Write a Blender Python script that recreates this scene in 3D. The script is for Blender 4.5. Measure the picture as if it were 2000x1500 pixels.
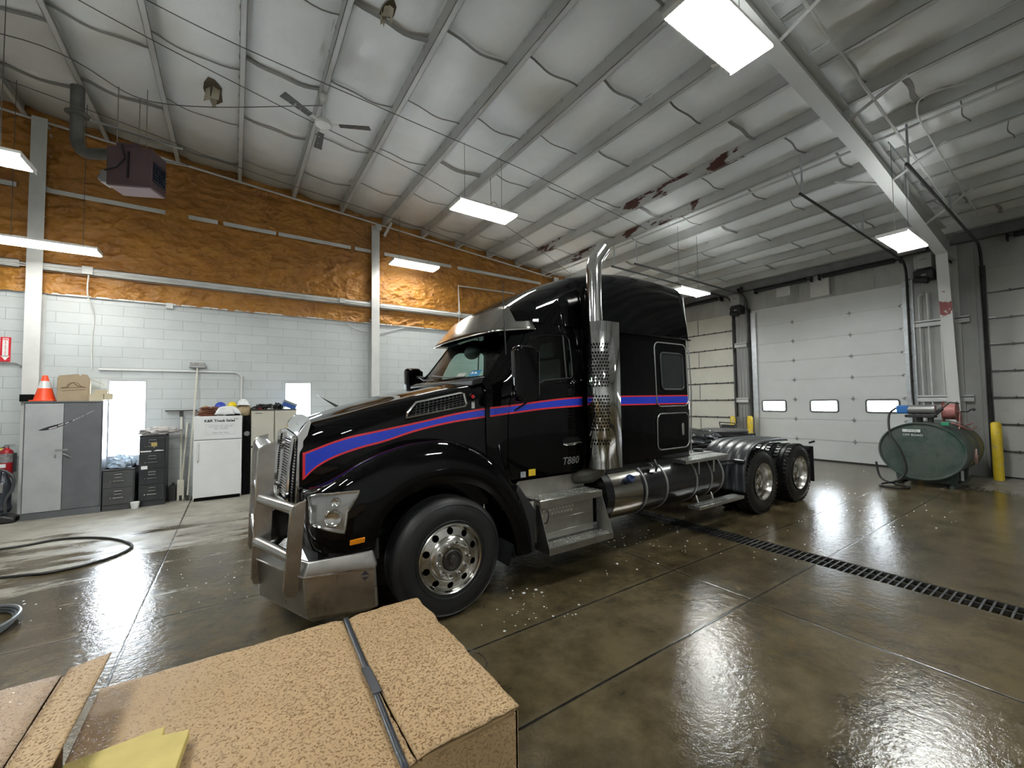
import bpy, bmesh, math, random
from mathutils import Vector, Matrix
from mathutils.bvhtree import BVHTree
from mathutils import noise as mnoise
R = math.radians
PI = math.pi
sc = bpy.context.scene
for o_ in list(bpy.data.objects): bpy.data.objects.remove(o_, do_unlink=True)
COL = sc.collection
random.seed(7)

# ---------------------------------------------------------------- camera
cam_d = bpy.data.cameras.new('camera'); cam = bpy.data.objects.new('camera', cam_d); COL.objects.link(cam)
cam_d.sensor_fit = 'HORIZONTAL'; cam_d.sensor_width = 36.0
cam_d.lens = 36.0 * 803.0 / 2000.0
cam_d.clip_start = 0.05; cam_d.clip_end = 200
_Y = Vector(((458 - 1000) / 803, (790 - 750) / 803, 1)).normalized()      # the building's two horizontal directions seen from the camera
_X = Vector(((2190 - 1000) / 803, (768 - 750) / 803, 1)); _X = (_X - _Y * _X.dot(_Y)).normalized(); _Z = _X.cross(_Y)
if _Z.y > 0: _Z = -_Z
_M = Matrix((_X, _Y, _Z))            # world = M @ (right, down, forward)
right = _M @ Vector((1, 0, 0)); down = _M @ Vector((0, 1, 0)); fwd = _M @ Vector((0, 0, 1))
fwd.normalize(); right = (right - fwd * right.dot(fwd)).normalized(); up = right.cross(fwd).normalized()
rot = Matrix((right, up, -fwd)).transposed()
cam.matrix_world = Matrix.Translation((0, 0, 1.9)) @ rot.to_4x4()
sc.camera = cam

# ---------------------------------------------------------------- world and exposure
w = bpy.data.worlds.new('world'); sc.world = w; w.use_nodes = True
bgn = w.node_tree.nodes['Background']
bgn.inputs[0].default_value = (0.88, 0.94, 1.0, 1); bgn.inputs[1].default_value = 12.0
sc.view_settings.view_transform = 'Standard'; sc.view_settings.look = 'None'
sc.view_settings.gamma = 1.0; sc.view_settings.exposure = 1.65; sc.view_settings.use_curve_mapping = False
TUBE = 58                        # brightness of the fluorescent tubes
try:
    sc.cycles.max_bounces = 8; sc.cycles.diffuse_bounces = 4; sc.cycles.glossy_bounces = 4
    sc.cycles.transparent_max_bounces = 12; sc.cycles.sample_clamp_indirect = 6.0
    sc.cycles.use_denoising = True; sc.cycles.caustics_reflective = False; sc.cycles.caustics_refractive = False
except Exception: pass

# ---------------------------------------------------------------- materials
def newmat(name):
    m = bpy.data.materials.new(name); m.use_nodes = True
    nt = m.node_tree
    return m, nt, nt.nodes['Principled BSDF']
def N(nt, t, **k):
    n = nt.nodes.new(t)
    for a, b in k.items():
        if a.startswith('i_'): n.inputs[int(a[2:])].default_value = b
        else: setattr(n, a, b)
    return n
def objc(nt, scale=None):
    tc = N(nt, 'ShaderNodeTexCoord')
    if scale is None: return tc.outputs['Object']
    mp = N(nt, 'ShaderNodeMapping'); mp.inputs['Scale'].default_value = scale
    nt.links.new(tc.outputs['Object'], mp.inputs['Vector']); return mp.outputs[0]
def noise(nt, vec, scale, detail=4, rough=0.55):
    n = N(nt, 'ShaderNodeTexNoise'); n.inputs['Scale'].default_value = scale
    n.inputs['Detail'].default_value = detail; n.inputs['Roughness'].default_value = rough
    nt.links.new(vec, n.inputs['Vector']); return n.outputs['Fac']
def ramp(nt, fac, stops):
    r = N(nt, 'ShaderNodeValToRGB'); cr = r.color_ramp
    while len(cr.elements) < len(stops): cr.elements.new(0.5)
    for e, (p, c) in zip(cr.elements, stops):
        e.position = p; e.color = c if len(c) == 4 else (*c, 1)
    nt.links.new(fac, r.inputs[0]); return r.outputs[0]
def math2(nt, op, a, b=None, c=None):
    n = N(nt, 'ShaderNodeMath', operation=op)
    for i, v in enumerate((a, b, c)):
        if v is None: continue
        if isinstance(v, (int, float)): n.inputs[i].default_value = v
        else: nt.links.new(v, n.inputs[i])
    return n.outputs[0]
def mixc(nt, fac, a, b, blend='MIX'):
    n = N(nt, 'ShaderNodeMix', data_type='RGBA', blend_type=blend)
    for i, v in ((0, fac), (6, a), (7, b)):
        if isinstance(v, (int, float)): n.inputs[i].default_value = v
        elif isinstance(v, tuple): n.inputs[i].default_value = v if len(v) == 4 else (*v, 1)
        else: nt.links.new(v, n.inputs[i])
    return n.outputs[2]
def bump(nt, h, strength=0.3, dist=0.02, normal=None):
    b = N(nt, 'ShaderNodeBump'); b.inputs['Strength'].default_value = strength; b.inputs['Distance'].default_value = dist
    nt.links.new(h, b.inputs['Height'])
    if normal is not None: nt.links.new(normal, b.inputs['Normal'])
    return b.outputs[0]
def mat(name, col, rough=0.5, metal=0.0, var=0.0, vs=3.0, bmp=0.0, bs=40.0, bd=0.01, coat=0.0, spec=0.5, dirt=None, ds=1.5, dt=(0.55, 0.75), rvar=0.0):
    m, nt, p = newmat(name)
    p.inputs['Base Color'].default_value = (*col, 1); p.inputs['Roughness'].default_value = rough
    p.inputs['Metallic'].default_value = metal; p.inputs['Specular IOR Level'].default_value = spec
    if coat: p.inputs['Coat Weight'].default_value = coat; p.inputs['Coat Roughness'].default_value = 0.03
    v = objc(nt)
    c = None
    if var:
        n = noise(nt, v, vs)
        lo = tuple(max(0, x * (1 - var)) for x in col); hi = tuple(min(1, x * (1 + var)) for x in col)
        c = ramp(nt, n, [(0.3, lo), (0.7, hi)])
    if dirt:
        n2 = noise(nt, v, ds, 8, 0.65); f = ramp(nt, n2, [(dt[0], (0, 0, 0)), (dt[1], (1, 1, 1))])
        c = mixc(nt, f, c if c is not None else tuple(col), dirt)
    if c is not None: nt.links.new(c, p.inputs['Base Color'])
    if rvar:
        n3 = noise(nt, v, vs * 2, 6); nt.links.new(math2(nt, 'MULTIPLY_ADD', n3, rvar, rough - rvar / 2), p.inputs['Roughness'])
    if bmp: nt.links.new(bump(nt, noise(nt, v, bs, 5), bmp, bd), p.inputs['Normal'])
    return m
def glassmat(name, tint, gloss=0.12, rough=0.02, drops=0):
    m, nt, p = newmat(name); nt.nodes.remove(p)
    out = nt.nodes['Material Output']
    t = N(nt, 'ShaderNodeBsdfTransparent'); t.inputs[0].default_value = (*tint, 1)
    g = N(nt, 'ShaderNodeBsdfGlossy'); g.inputs['Roughness'].default_value = rough
    lw = N(nt, 'ShaderNodeLayerWeight'); lw.inputs[0].default_value = 0.5
    f = math2(nt, 'MULTIPLY_ADD', math2(nt, 'POWER', lw.outputs['Facing'], 4.0), 0.7, gloss)
    mx = N(nt, 'ShaderNodeMixShader'); nt.links.new(f, mx.inputs[0]); nt.links.new(t.outputs[0], mx.inputs[1]); nt.links.new(g.outputs[0], mx.inputs[2])
    nt.links.new(mx.outputs[0], out.inputs[0])
    if drops:
        b = bump(nt, noise(nt, objc(nt), drops, 2), 0.25, 0.01); nt.links.new(b, g.inputs['Normal'])
    return m
def emis(name, col, s):
    m, nt, p = newmat(name); p.inputs['Base Color'].default_value = (0.8, 0.8, 0.8, 1)
    p.inputs['Emission Color'].default_value = (*col, 1); p.inputs['Emission Strength'].default_value = s
    return m
M = {}
M['black_paint'] = mat('black_paint', (0.0018, 0.0018, 0.0022), 0.032, spec=0.24, bmp=0.010, bs=160, bd=0.002)
M['chrome'] = mat('chrome', (0.80, 0.80, 0.81), 0.10, 1.0, rvar=0.08)
M['polished'] = mat('polished_aluminium', (0.62, 0.61, 0.60), 0.22, 1.0, var=0.12, vs=4, rvar=0.14)
M['brushed'] = mat('brushed_aluminium', (0.42, 0.41, 0.40), 0.30, 1.0, var=0.2, vs=5, rvar=0.16, dirt=(0.22, 0.21, 0.2), ds=3)
M['tread'] = mat('tread_plate', (0.60, 0.60, 0.60), 0.28, 1.0, var=0.15)
M['rubber'] = mat('tyre_rubber', (0.012, 0.012, 0.013), 0.45, bmp=0.1, bs=60, spec=0.4)
M['rubber_wet'] = mat('drive_tyre_rubber', (0.010, 0.010, 0.011), 0.3, dirt=(0.35, 0.36, 0.38), ds=9, dt=(0.66, 0.72), bmp=0.2, bs=30)
M['plastic'] = mat('black_plastic', (0.02, 0.021, 0.023), 0.42, bmp=0.05, bs=30)
M['fender_poly'] = mat('grey_black_poly', (0.028, 0.031, 0.036), 0.38, var=0.25, vs=5, bmp=0.06, bs=25)
M['frame_black'] = mat('chassis_black', (0.012, 0.012, 0.013), 0.5, var=0.3)
M['tank_black'] = mat('tank_black', (0.010, 0.010, 0.011), 0.22, rvar=0.12)
M['blue'] = mat('stripe_blue', (0.018, 0.045, 0.50), 0.12)
M['red'] = mat('stripe_red', (0.62, 0.03, 0.045), 0.15)
M['white_paint'] = mat('white_steel_paint', (0.60, 0.61, 0.60), 0.5, var=0.12, vs=2, bmp=0.05)
M['amber'] = mat('amber_lens', (0.85, 0.28, 0.01), 0.15)
M['interior'] = mat('cab_interior', (0.016, 0.017, 0.018), 0.6)
M['seatgrey'] = mat('seat_grey', (0.06, 0.06, 0.062), 0.7)
M['void'] = mat('dark_opening', (0.004, 0.004, 0.004), 0.8, spec=0.1)
M['windshield'] = glassmat('windshield_glass', (0.70, 0.84, 0.79), 0.035, 0.02, 60)
M['sideglass'] = glassmat('door_window_glass', (0.60, 0.72, 0.67), 0.06, 0.02, 45)
M['pane'] = glassmat('window_pane_glass', (0.95, 0.97, 0.98), 0.04, 0.02)
M['tube'] = emis('fluorescent_tube', (0.97, 1.0, 0.965), TUBE)
M['lens'] = glassmat('headlamp_lens', (0.95, 0.95, 0.95), 0.08, 0.05, 0)

# ---------------------------------------------------------------- mesh helpers
class MB:
    def __init__(s): s.bm = bmesh.new()
    def v(s, p): return s.bm.verts.new(p)
    def face(s, vs):
        try: return s.bm.faces.new(vs)
        except ValueError: return None
    def poly(s, pts): return s.face([s.v(p) for p in pts])
    def box(s, x0, x1, y0, y1, z0, z1, m=None):
        c = [(x, y, z) for z in (z0, z1) for y in (y0, y1) for x in (x0, x1)]
        if m is not None: c = [m @ Vector(q) for q in c]
        q = [s.v(p) for p in c]
        for f in ((0, 2, 3, 1), (4, 5, 7, 6), (0, 1, 5, 4), (2, 6, 7, 3), (0, 4, 6, 2), (1, 3, 7, 5)): s.face([q[i] for i in f])
        return s
    def prism(s, pts, axis, lo, hi):
        """pts 2d polygon; axis: the extruded axis 0/1/2; pts give the other two in order"""
        def P(a, b, c):
            return (c, a, b) if axis == 0 else (a, c, b) if axis == 1 else (a, b, c)
        A = [s.v(P(a, b, lo)) for a, b in pts]; B = [s.v(P(a, b, hi)) for a, b in pts]
        n = len(pts)
        s.face(A); s.face(B[::-1])
        for i in range(n): s.face([A[i], B[i], B[(i + 1) % n], A[(i + 1) % n]])
        return s
    def ring(s, c, t, nrm, r, n, ph=0):
        t = Vector(t).normalized(); nrm = Vector(nrm); nrm = (nrm - t * nrm.dot(t)).normalized(); b = t.cross(nrm)
        return [s.v(Vector(c) + (nrm * math.cos(ph + 2 * PI * i / n) + b * math.sin(ph + 2 * PI * i / n)) * r) for i in range(n)]
    def tube(s, pts, r, n=8, cap=True, closed=False):
        pts = [Vector(p) for p in pts]; L = len(pts)
        rs = r if isinstance(r, (list, tuple)) else [r] * L
        rings = []; nrm = None
        for i, p in enumerate(pts):
            a = pts[i - 1] if (i or closed) else p; b = pts[(i + 1) % L] if (i < L - 1 or closed) else p
            t = (b - a)
            if t.length < 1e-9: t = Vector((0, 0, 1))
            t.normalize()
            if nrm is None: nrm = Vector((0, 0, 1)) if abs(t.z) < 0.9 else Vector((1, 0, 0))
            nrm = nrm - t * nrm.dot(t)
            if nrm.length < 1e-6: nrm = t.orthogonal()
            nrm.normalize(); rings.append(s.ring(p, t, nrm, rs[i], n))
        m = L if closed else L - 1
        for i in range(m):
            A, B = rings[i], rings[(i + 1) % L]
            for k in range(n): s.face([A[k], A[(k + 1) % n], B[(k + 1) % n], B[k]])
        if cap and not closed: s.face(rings[0][::-1]); s.face(rings[-1])
        return s
    def cyl(s, a, b, r, n=24, r2=None): return s.tube([a, b], [r, r if r2 is None else r2], n)
    def lathe(s, prof, o, ax, n=48, close=False):
        """prof: (radius, along) pairs revolved about axis ax through o"""
        ax = Vector(ax).normalized(); u = ax.orthogonal().normalized(); w_ = ax.cross(u); o = Vector(o)
        rings = []
        for r, h in prof:
            if r < 1e-6: rings.append([s.v(o + ax * h)])
            else: rings.append([s.v(o + ax * h + (u * math.cos(2 * PI * i / n) + w_ * math.sin(2 * PI * i / n)) * r) for i in range(n)])
        L = len(rings); m = L if close else L - 1
        for i in range(m):
            A, B = rings[i], rings[(i + 1) % L]
            for k in range(n):
                k2 = (k + 1) % n
                if len(A) == 1 and len(B) == 1: continue
                if len(A) == 1: s.face([A[0], B[k2], B[k]])
                elif len(B) == 1: s.face([A[k], A[k2], B[0]])
                else: s.face([A[k], A[k2], B[k2], B[k]])
        return s
    def grid(s, f, nu, nv, wrapu=False):
        V = [[s.v(f(i / (nu if wrapu else nu - 1), j / (nv - 1))) for j in range(nv)] for i in range(nu)]
        for i in range(nu if wrapu else nu - 1):
            for j in range(nv - 1):
                i2 = (i + 1) % nu; s.face([V[i][j], V[i2][j], V[i2][j + 1], V[i][j + 1]])
        return V
    def ball(s, c, r, n=16, sc_=(1, 1, 1)):
        c = Vector(c); prof = [(math.sin(PI * i / (n // 2)) * r, -math.cos(PI * i / (n // 2)) * r) for i in range(n // 2 + 1)]
        k0 = len(s.bm.verts); s.lathe(prof, (0, 0, 0), (0, 0, 1), n); s.bm.verts.ensure_lookup_table()
        for v in s.bm.verts[k0:]: v.co = c + Vector((v.co.x * sc_[0], v.co.y * sc_[1], v.co.z * sc_[2]))
        return s
    def xf(s, m): bmesh.ops.transform(s.bm, matrix=m, verts=s.bm.verts); return s
    def mirror_y(s, y0, keep=True):
        geo = bmesh.ops.duplicate(s.bm, geom=s.bm.verts[:] + s.bm.edges[:] + s.bm.faces[:])['geom']
        vs = [g for g in geo if isinstance(g, bmesh.types.BMVert)]; fs = [g for g in geo if isinstance(g, bmesh.types.BMFace)]
        for v in vs: v.co.y = 2 * y0 - v.co.y
        bmesh.ops.reverse_faces(s.bm, faces=fs)
        bmesh.ops.remove_doubles(s.bm, verts=s.bm.verts, dist=1e-5); return s
    def mesh(s, name='m', fix=True):
        if fix: bmesh.ops.recalc_face_normals(s.bm, faces=s.bm.faces)
        me = bpy.data.meshes.new(name); s.bm.to_mesh(me); s.bm.free(); return me
def world_loc(o):
    return Vector(o['_w']) if '_w' in o else Vector((0, 0, 0))
OFF = {}
def link(name, data, m, parent, smooth=30, bevel=0, seg=2):
    o = bpy.data.objects.new(name, data); COL.objects.link(o)
    if m is not None and hasattr(data, 'materials'):
        for q in (m if isinstance(m, list) else [m]): data.materials.append(q)
    if parent is not None:
        o.parent = parent; o.matrix_parent_inverse = Matrix.Translation(-OFF.get(parent.name, Vector((0, 0, 0))))
    if smooth and hasattr(data, 'polygons'):
        for p in data.polygons: p.use_smooth = True
        data.set_sharp_from_angle(angle=R(smooth))
    if bevel:
        b = o.modifiers.new('bevel', 'BEVEL'); b.width = bevel; b.segments = seg; b.limit_method = 'ANGLE'; b.angle_limit = R(40); b.harden_normals = False
    return o
def obj(name, mb, m, parent=None, smooth=30, bevel=0, seg=2, fix=True):
    return link(name, mb.mesh(name, fix), m, parent, smooth, bevel, seg)
def tag(o, label, cat=None, group=None, kind=None):
    if label: o['label'] = label
    if cat: o['category'] = cat
    if group: o['group'] = group
    if kind: o['kind'] = kind
    return o
def thing(name, label, cat, loc=(0, 0, 0), group=None):
    o = bpy.data.objects.new(name, None); COL.objects.link(o); o.location = loc; o.empty_display_size = 0.1
    OFF[o.name] = Vector(loc); return tag(o, label, cat, group)
def struct(name, mb, m, label=None, **k):
    o = obj(name, mb, m, None, **k); o['kind'] = 'structure'
    if label: o['label'] = label
    return o
def dup(root, loc, rotz=0.0, label=None, group=None, name=None):
    r = root.copy(); COL.objects.link(r); r.location = loc; r.rotation_euler = (0, 0, rotz)
    if label: r['label'] = label
    if group: r['group'] = group
    def rec(a, b):
        for ch in [c for c in bpy.data.objects if c.parent == a]:
            c = ch.copy(); COL.objects.link(c); c.parent = b; c.matrix_parent_inverse = ch.matrix_parent_inverse.copy(); rec(ch, c)
    rec(root, r); return r
def text(name, body, size, mtx, m, parent=None, ext=0.001, align='CENTER', spacing=1.0, shear=0.0, bold=0.0):
    c = bpy.data.curves.new(name, 'FONT'); c.body = body; c.size = size; c.extrude = ext; c.align_x = align; c.align_y = 'CENTER'
    c.space_character = spacing; c.shear = shear; c.offset = bold; c.resolution_u = 3
    t = bpy.data.objects.new('tmp_t', c); COL.objects.link(t); dg = bpy.context.evaluated_depsgraph_get()
    me = bpy.data.meshes.new_from_object(t.evaluated_get(dg)); bpy.data.objects.remove(t, do_unlink=True)
    me.materials.clear(); me.materials.append(m)
    if parent == 'mesh': me.transform(mtx); return me
    o = bpy.data.objects.new(name, me); COL.objects.link(o)
    if parent is not None: o.parent = parent; o.matrix_parent_inverse = Matrix.Translation(-OFF.get(parent.name, Vector((0, 0, 0))))
    o.matrix_basis = mtx; return o
def face_mtx(p, normal, upv=(0, 0, 1), roll=0.0):
    z = Vector(normal).normalized(); y = Vector(upv); y = (y - z * y.dot(z)).normalized(); x = y.cross(z)
    return Matrix.Translation(p) @ Matrix((x, y, z)).transposed().to_4x4() @ Matrix.Rotation(roll, 4, 'Z')
def boolean(me, cutters, op='DIFFERENCE'):
    """returns a new mesh: me (op) each cutter mesh"""
    a = bpy.data.objects.new('tmp_a', me); COL.objects.link(a); tmp = [a]
    for c in cutters:
        b = bpy.data.objects.new('tmp_b', c); COL.objects.link(b); tmp.append(b)
        md = a.modifiers.new('b', 'BOOLEAN'); md.operation = op; md.object = b; md.solver = 'EXACT'
    dg = bpy.context.evaluated_depsgraph_get(); out = bpy.data.meshes.new_from_object(a.evaluated_get(dg))
    for t in tmp: bpy.data.objects.remove(t, do_unlink=True)
    return out
def catmull(pts, n):
    pts = [Vector(p) for p in pts]; L = len(pts) - 1; out = []
    for i in range(n):
        t = i / (n - 1) * L; k = min(int(t), L - 1); f = t - k
        p0 = pts[max(k - 1, 0)]; p1 = pts[k]; p2 = pts[k + 1]; p3 = pts[min(k + 2, L)]
        out.append(0.5 * ((2 * p1) + (p2 - p0) * f + (2 * p0 - 5 * p1 + 4 * p2 - p3) * f * f + (3 * p1 - p0 - 3 * p2 + p3) * f ** 3))
    return out
def lerp_tab(tab, x):
    if x <= tab[0][0]: return tab[0][1]
    for (a, b), (c, d) in zip(tab, tab[1:]):
        if x <= c: return b + (d - b) * (x - a) / (c - a)
    return tab[-1][1]
def rounded(x0, x1, y0, y1, r, n=5):
    out = []
    for cx, cy, a0 in ((x1 - r, y1 - r, 0), (x0 + r, y1 - r, 90), (x0 + r, y0 + r, 180), (x1 - r, y0 + r, 270)):
        for i in range(n + 1):
            a = R(a0 + 90 * i / n); out.append((cx + r * math.cos(a), cy + r * math.sin(a)))
    return out
def curl(c, r, n, rx=1, ry=1, a0=0, a1=360):
    return [(c[0] + r * rx * math.cos(R(a0 + (a1 - a0) * i / n)), c[1] + r * ry * math.sin(R(a0 + (a1 - a0) * i / n)), c[2]) for i in range(n + 1)]
# ================================================================ ROOM
YW = 10.9; XB = 14.6; XL = -7.0; YR = -7.0           # left wall, door wall, and the two walls behind the camera
def roof_z(x): return 6.86 - 0.082 * x               # underside of the purlins
DEPTH = 0.24
DR0, DR1 = 5.50, 5.86                                  # trench drain in x

# ---- floor
m, nt, p = newmat('wet_concrete')
v = objc(nt)
big = noise(nt, v, 0.35, 5, 0.6); fine = noise(nt, v, 3.0, 8, 0.65); tiny = noise(nt, v, 40.0, 4, 0.6)
sep = N(nt, 'ShaderNodeSeparateXYZ'); nt.links.new(v, sep.inputs[0]); fx, fy = sep.outputs[0], sep.outputs[1]
# dryness: pale, rough strip by the left wall and by the tank, mixed by noise
dryy = math2(nt, 'MULTIPLY_ADD', fy, 0.52, -3.55)
dryx = math2(nt, 'MULTIPLY_ADD', fx, 0.9, -11.0)
dryx = math2(nt, 'SUBTRACT', dryx, math2(nt, 'MULTIPLY', math2(nt, 'GREATER_THAN', fy, 2.3), 20.0))
streak = noise(nt, objc(nt, (0.5, 2.2, 1)), 1.3, 8, 0.7)
dry = math2(nt, 'MAXIMUM', dryy, dryx)
dry = math2(nt, 'ADD', dry, math2(nt, 'MULTIPLY_ADD', streak, 6.5, -3.25))
dry = math2(nt, 'MINIMUM', math2(nt, 'MAXIMUM', dry, 0.0), 1.0)
wetc = ramp(nt, math2(nt, 'ADD', math2(nt, 'MULTIPLY', big, 0.55), math2(nt, 'MULTIPLY', fine, 0.5)), [(0.40, (0.030, 0.022, 0.010)), (0.50, (0.070, 0.053, 0.027)), (0.62, (0.118, 0.091, 0.050))])
dryc = ramp(nt, fine, [(0.25, (0.20, 0.185, 0.15)), (0.75, (0.42, 0.40, 0.35))])
c = mixc(nt, dry, wetc, dryc)
speck = ramp(nt, tiny, [(0.30, (0.55, 0.55, 0.55)), (0.42, (1, 1, 1))]); c = mixc(nt, 0.5, c, speck, 'MULTIPLY')
# joints between the slabs
dist = None
for val, ax in ((2.03, fy), (2.86, fy), (-0.70, fx), (4.06, fx), (4.9, fy), (7.4, fy), (-2.4, fy), (9.9, fx), (-5.2, fx)):
    d = math2(nt, 'ABSOLUTE', math2(nt, 'SUBTRACT', ax, val)); dist = d if dist is None else math2(nt, 'MINIMUM', dist, d)
wob = math2(nt, 'MULTIPLY_ADD', noise(nt, v, 9.0, 3), 0.012, -0.006)
dist = math2(nt, 'ADD', dist, wob)
jf = ramp(nt, dist, [(0.006, (1, 1, 1)), (0.013, (0, 0, 0))])
jl = ramp(nt, dist, [(0.0, (1, 1, 1)), (0.07, (0, 0, 0))])
c = mixc(nt, math2(nt, 'MULTIPLY', jl, 0.12), c, (0.22, 0.20, 0.15)); c = mixc(nt, jf, c, (0.012, 0.010, 0.008))
nt.links.new(c, p.inputs['Base Color'])
pud = ramp(nt, noise(nt, v, 0.9, 6, 0.6), [(0.30, (0, 0, 0)), (0.70, (1, 1, 1))])
rw = math2(nt, 'MULTIPLY_ADD', pud, 0.12, 0.07)
rr = math2(nt, 'ADD', rw, math2(nt, 'MULTIPLY', dry, 0.45))
nt.links.new(rr, p.inputs['Roughness']); p.inputs['Specular IOR Level'].default_value = 0.62
b1 = bump(nt, noise(nt, v, 16.0, 5, 0.65), 0.30, 0.012)
b2 = bump(nt, noise(nt, v, 90.0, 4, 0.6), 0.10, 0.003, b1)
jb = math2(nt, 'SUBTRACT', 1.0, jf); b3 = bump(nt, jb, 0.25, 0.004, b2)
nt.links.new(b3, p.inputs['Normal'])
M['floor'] = m
f = MB()
for x0, x1, y0, y1 in ((XL, DR0, YR, YW), (DR1, XB + .3, YR, YW), (DR0, DR1, 4.9, YW)):
    f.poly([(x0, y0, 0), (x1, y0, 0), (x1, y1, 0), (x0, y1, 0)])
f.poly([(DR0, YR, -0.25), (DR1, YR, -0.25), (DR1, 4.9, -0.25), (DR0, 4.9, -0.25)])
f.poly([(DR0, YR, 0), (DR0, 4.9, 0), (DR0, 4.9, -0.25), (DR0, YR, -0.25)]); f.poly([(DR1, YR, 0), (DR1, 4.9, 0), (DR1, 4.9, -0.25), (DR1, YR, -0.25)])
f.poly([(DR0, 4.9, 0), (DR1, 4.9, 0), (DR1, 4.9, -0.25), (DR0, 4.9, -0.25)])
struct('floor', f, m, 'wet stained concrete garage floor with slab joints', smooth=0, fix=False)

# ---- painted block wall (lower left wall) with three window openings
m, nt, p = newmat('painted_block')
v = objc(nt)
mp = N(nt, 'ShaderNodeMapping'); mp.inputs['Rotation'].default_value = (R(90), 0, 0); nt.links.new(v, mp.inputs[0])
br = N(nt, 'ShaderNodeTexBrick'); nt.links.new(mp.outputs[0], br.inputs['Vector'])
br.inputs['Scale'].default_value = 1.0; br.inputs['Brick Width'].default_value = 0.61; br.inputs['Row Height'].default_value = 0.203
br.inputs['Mortar Size'].default_value = 0.006; br.inputs['Mortar Smooth'].default_value = 0.4
br.inputs['Color1'].default_value = (0.53, 0.565, 0.58, 1); br.inputs['Color2'].default_value = (0.50, 0.535, 0.55, 1); br.inputs['Mortar'].default_value = (0.39, 0.41, 0.42, 1)
stain = ramp(nt, noise(nt, v, 0.8, 8, 0.6), [(0.35, (0.82, 0.82, 0.80)), (0.65, (1, 1, 1))])
nt.links.new(mixc(nt, 0.7, br.outputs[0], stain, 'MULTIPLY'), p.inputs['Base Color']); p.inputs['Roughness'].default_value = 0.45
inv = math2(nt, 'SUBTRACT', 1.0, br.outputs[1])
nt.links.new(bump(nt, noise(nt, v, 25.0, 4), 0.15, 0.01, bump(nt, inv, 0.5, 0.008)), p.inputs['Normal'])
M['block'] = m
WZ0, WZ1 = 0.90, 2.41
wins = [(-2.03, -1.45), (0.96, 1.54), (3.92, 4.50)]
f = MB()
xs = [XL] + [q for a in wins for q in a] + [XB]
for i in range(0, len(xs) - 1):
    x0, x1 = xs[i], xs[i + 1]
    if i % 2 == 0: f.box(x0, x1, YW, YW + 0.22, 0, 4.0)
    else:
        f.box(x0, x1, YW, YW + 0.22, 0, WZ0); f.box(x0, x1, YW, YW + 0.22, WZ1, 4.0)
struct('wall_left', f, m, 'white painted block wall with narrow windows', smooth=0)
M['galv'] = mat('galvanised', (0.52, 0.55, 0.58), 0.42, 0.7, var=0.15, vs=8)
M['winframe'] = mat('window_frame_grey', (0.45, 0.47, 0.50), 0.4)
for i, (a, b) in enumerate(wins):
    f = MB(); t = 0.03
    f.box(a, b, YW + 0.01, YW + 0.20, WZ0, WZ0 + t).box(a, b, YW + 0.01, YW + 0.20, WZ1 - t, WZ1).box(a, a + t, YW + 0.01, YW + 0.20, WZ0 + t, WZ1 - t).box(b - t, b, YW + 0.01, YW + 0.20, WZ0 + t, WZ1 - t)
    o = struct('window_%d' % (i + 1), f, M['winframe'], 'narrow bright window in the block wall')
    g = MB(); g.box(a + t, b - t, YW + 0.12, YW + 0.126, WZ0 + t, WZ1 - t); obj('pane', g, M['pane'], o, smooth=0)

# ---- sprayed foam above the blocks
m, nt, p = newmat('spray_foam')
v = objc(nt)
n1 = noise(nt, objc(nt, (1, 1, 1.6)), 2.2, 5, 0.6); n2 = noise(nt, v, 0.7, 4, 0.6)
c = ramp(nt, n1, [(0.30, (0.30, 0.120, 0.018)), (0.5, (0.42, 0.185, 0.027)), (0.72, (0.50, 0.24, 0.038))])
c = mixc(nt, ramp(nt, n2, [(0.4, (0, 0, 0)), (0.7, (1, 1, 1))]), c, mixc(nt, 0.45, c, (0.26, 0.12, 0.05)))
nt.links.new(c, p.inputs['Base Color']); p.inputs['Roughness'].default_value = 0.38
wv = N(nt, 'ShaderNodeTexVoronoi'); wv.inputs['Scale'].default_value = 5.5; nt.links.new(objc(nt, (1, 1, 1.9)), wv.inputs['Vector'])
h = math2(nt, 'ADD', math2(nt, 'MULTIPLY', noise(nt, objc(nt, (1.0, 1, 1.9)), 4.2, 5, 0.62), 1.0), math2(nt, 'MULTIPLY', wv.outputs[0], 0.30))
nt.links.new(bump(nt, h, 0.8, 0.06), p.inputs['Normal'])
M['foam'] = m
f = MB()
def ridge(q, o=5):
    a_ = 1.0; t_ = 0.0; n_ = 0.0
    for _ in range(o):
        t_ += a_ * (1 - abs(mnoise.noise(q)) * 2.2); n_ += a_; a_ *= 0.55; q = q * 2.1
    return t_ / n_
FX0, FX1, NFX, NFZ = -5.0, 9.4, 900, 150
def foam_pt(u, t):
    x = FX0 + (FX1 - FX0) * u; z0 = 3.98; z1 = roof_z(x) + 0.24
    z = z0 + (z1 - z0) * t
    wx = 0.35 * mnoise.noise(Vector((x * 1.7, z * 2.0, 4.0))); wz = 0.22 * mnoise.noise(Vector((x * 1.9, z * 2.3, 9.0)))
    r = ridge(Vector((x * 3.0 + wx, 2.0, z * 5.0 + wz)), 4)
    lumps = 0.035 * mnoise.noise(Vector((x * 1.1, 8, z * 1.5)))
    d = 0.075 * r + lumps
    zz = z
    if t < 1e-6: zz = z0 - 0.02 + 0.025 * mnoise.noise(Vector((x * 6, 0, 0)))
    return (x, YW - 0.0 - max(d, 0.0), zz)
f.grid(foam_pt, NFX, NFZ)
for a_, b_ in ((XL, FX0), (FX1, XB)):
    f.poly([(a_, YW - .03, 3.98), (b_, YW - .03, 3.98), (b_, YW - .03, roof_z(b_) + .24), (a_, YW - .03, roof_z(a_) + .24)])
struct('wall_foam_left', f, m, 'orange sprayed foam above the block wall', smooth=80, fix=False)
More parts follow.
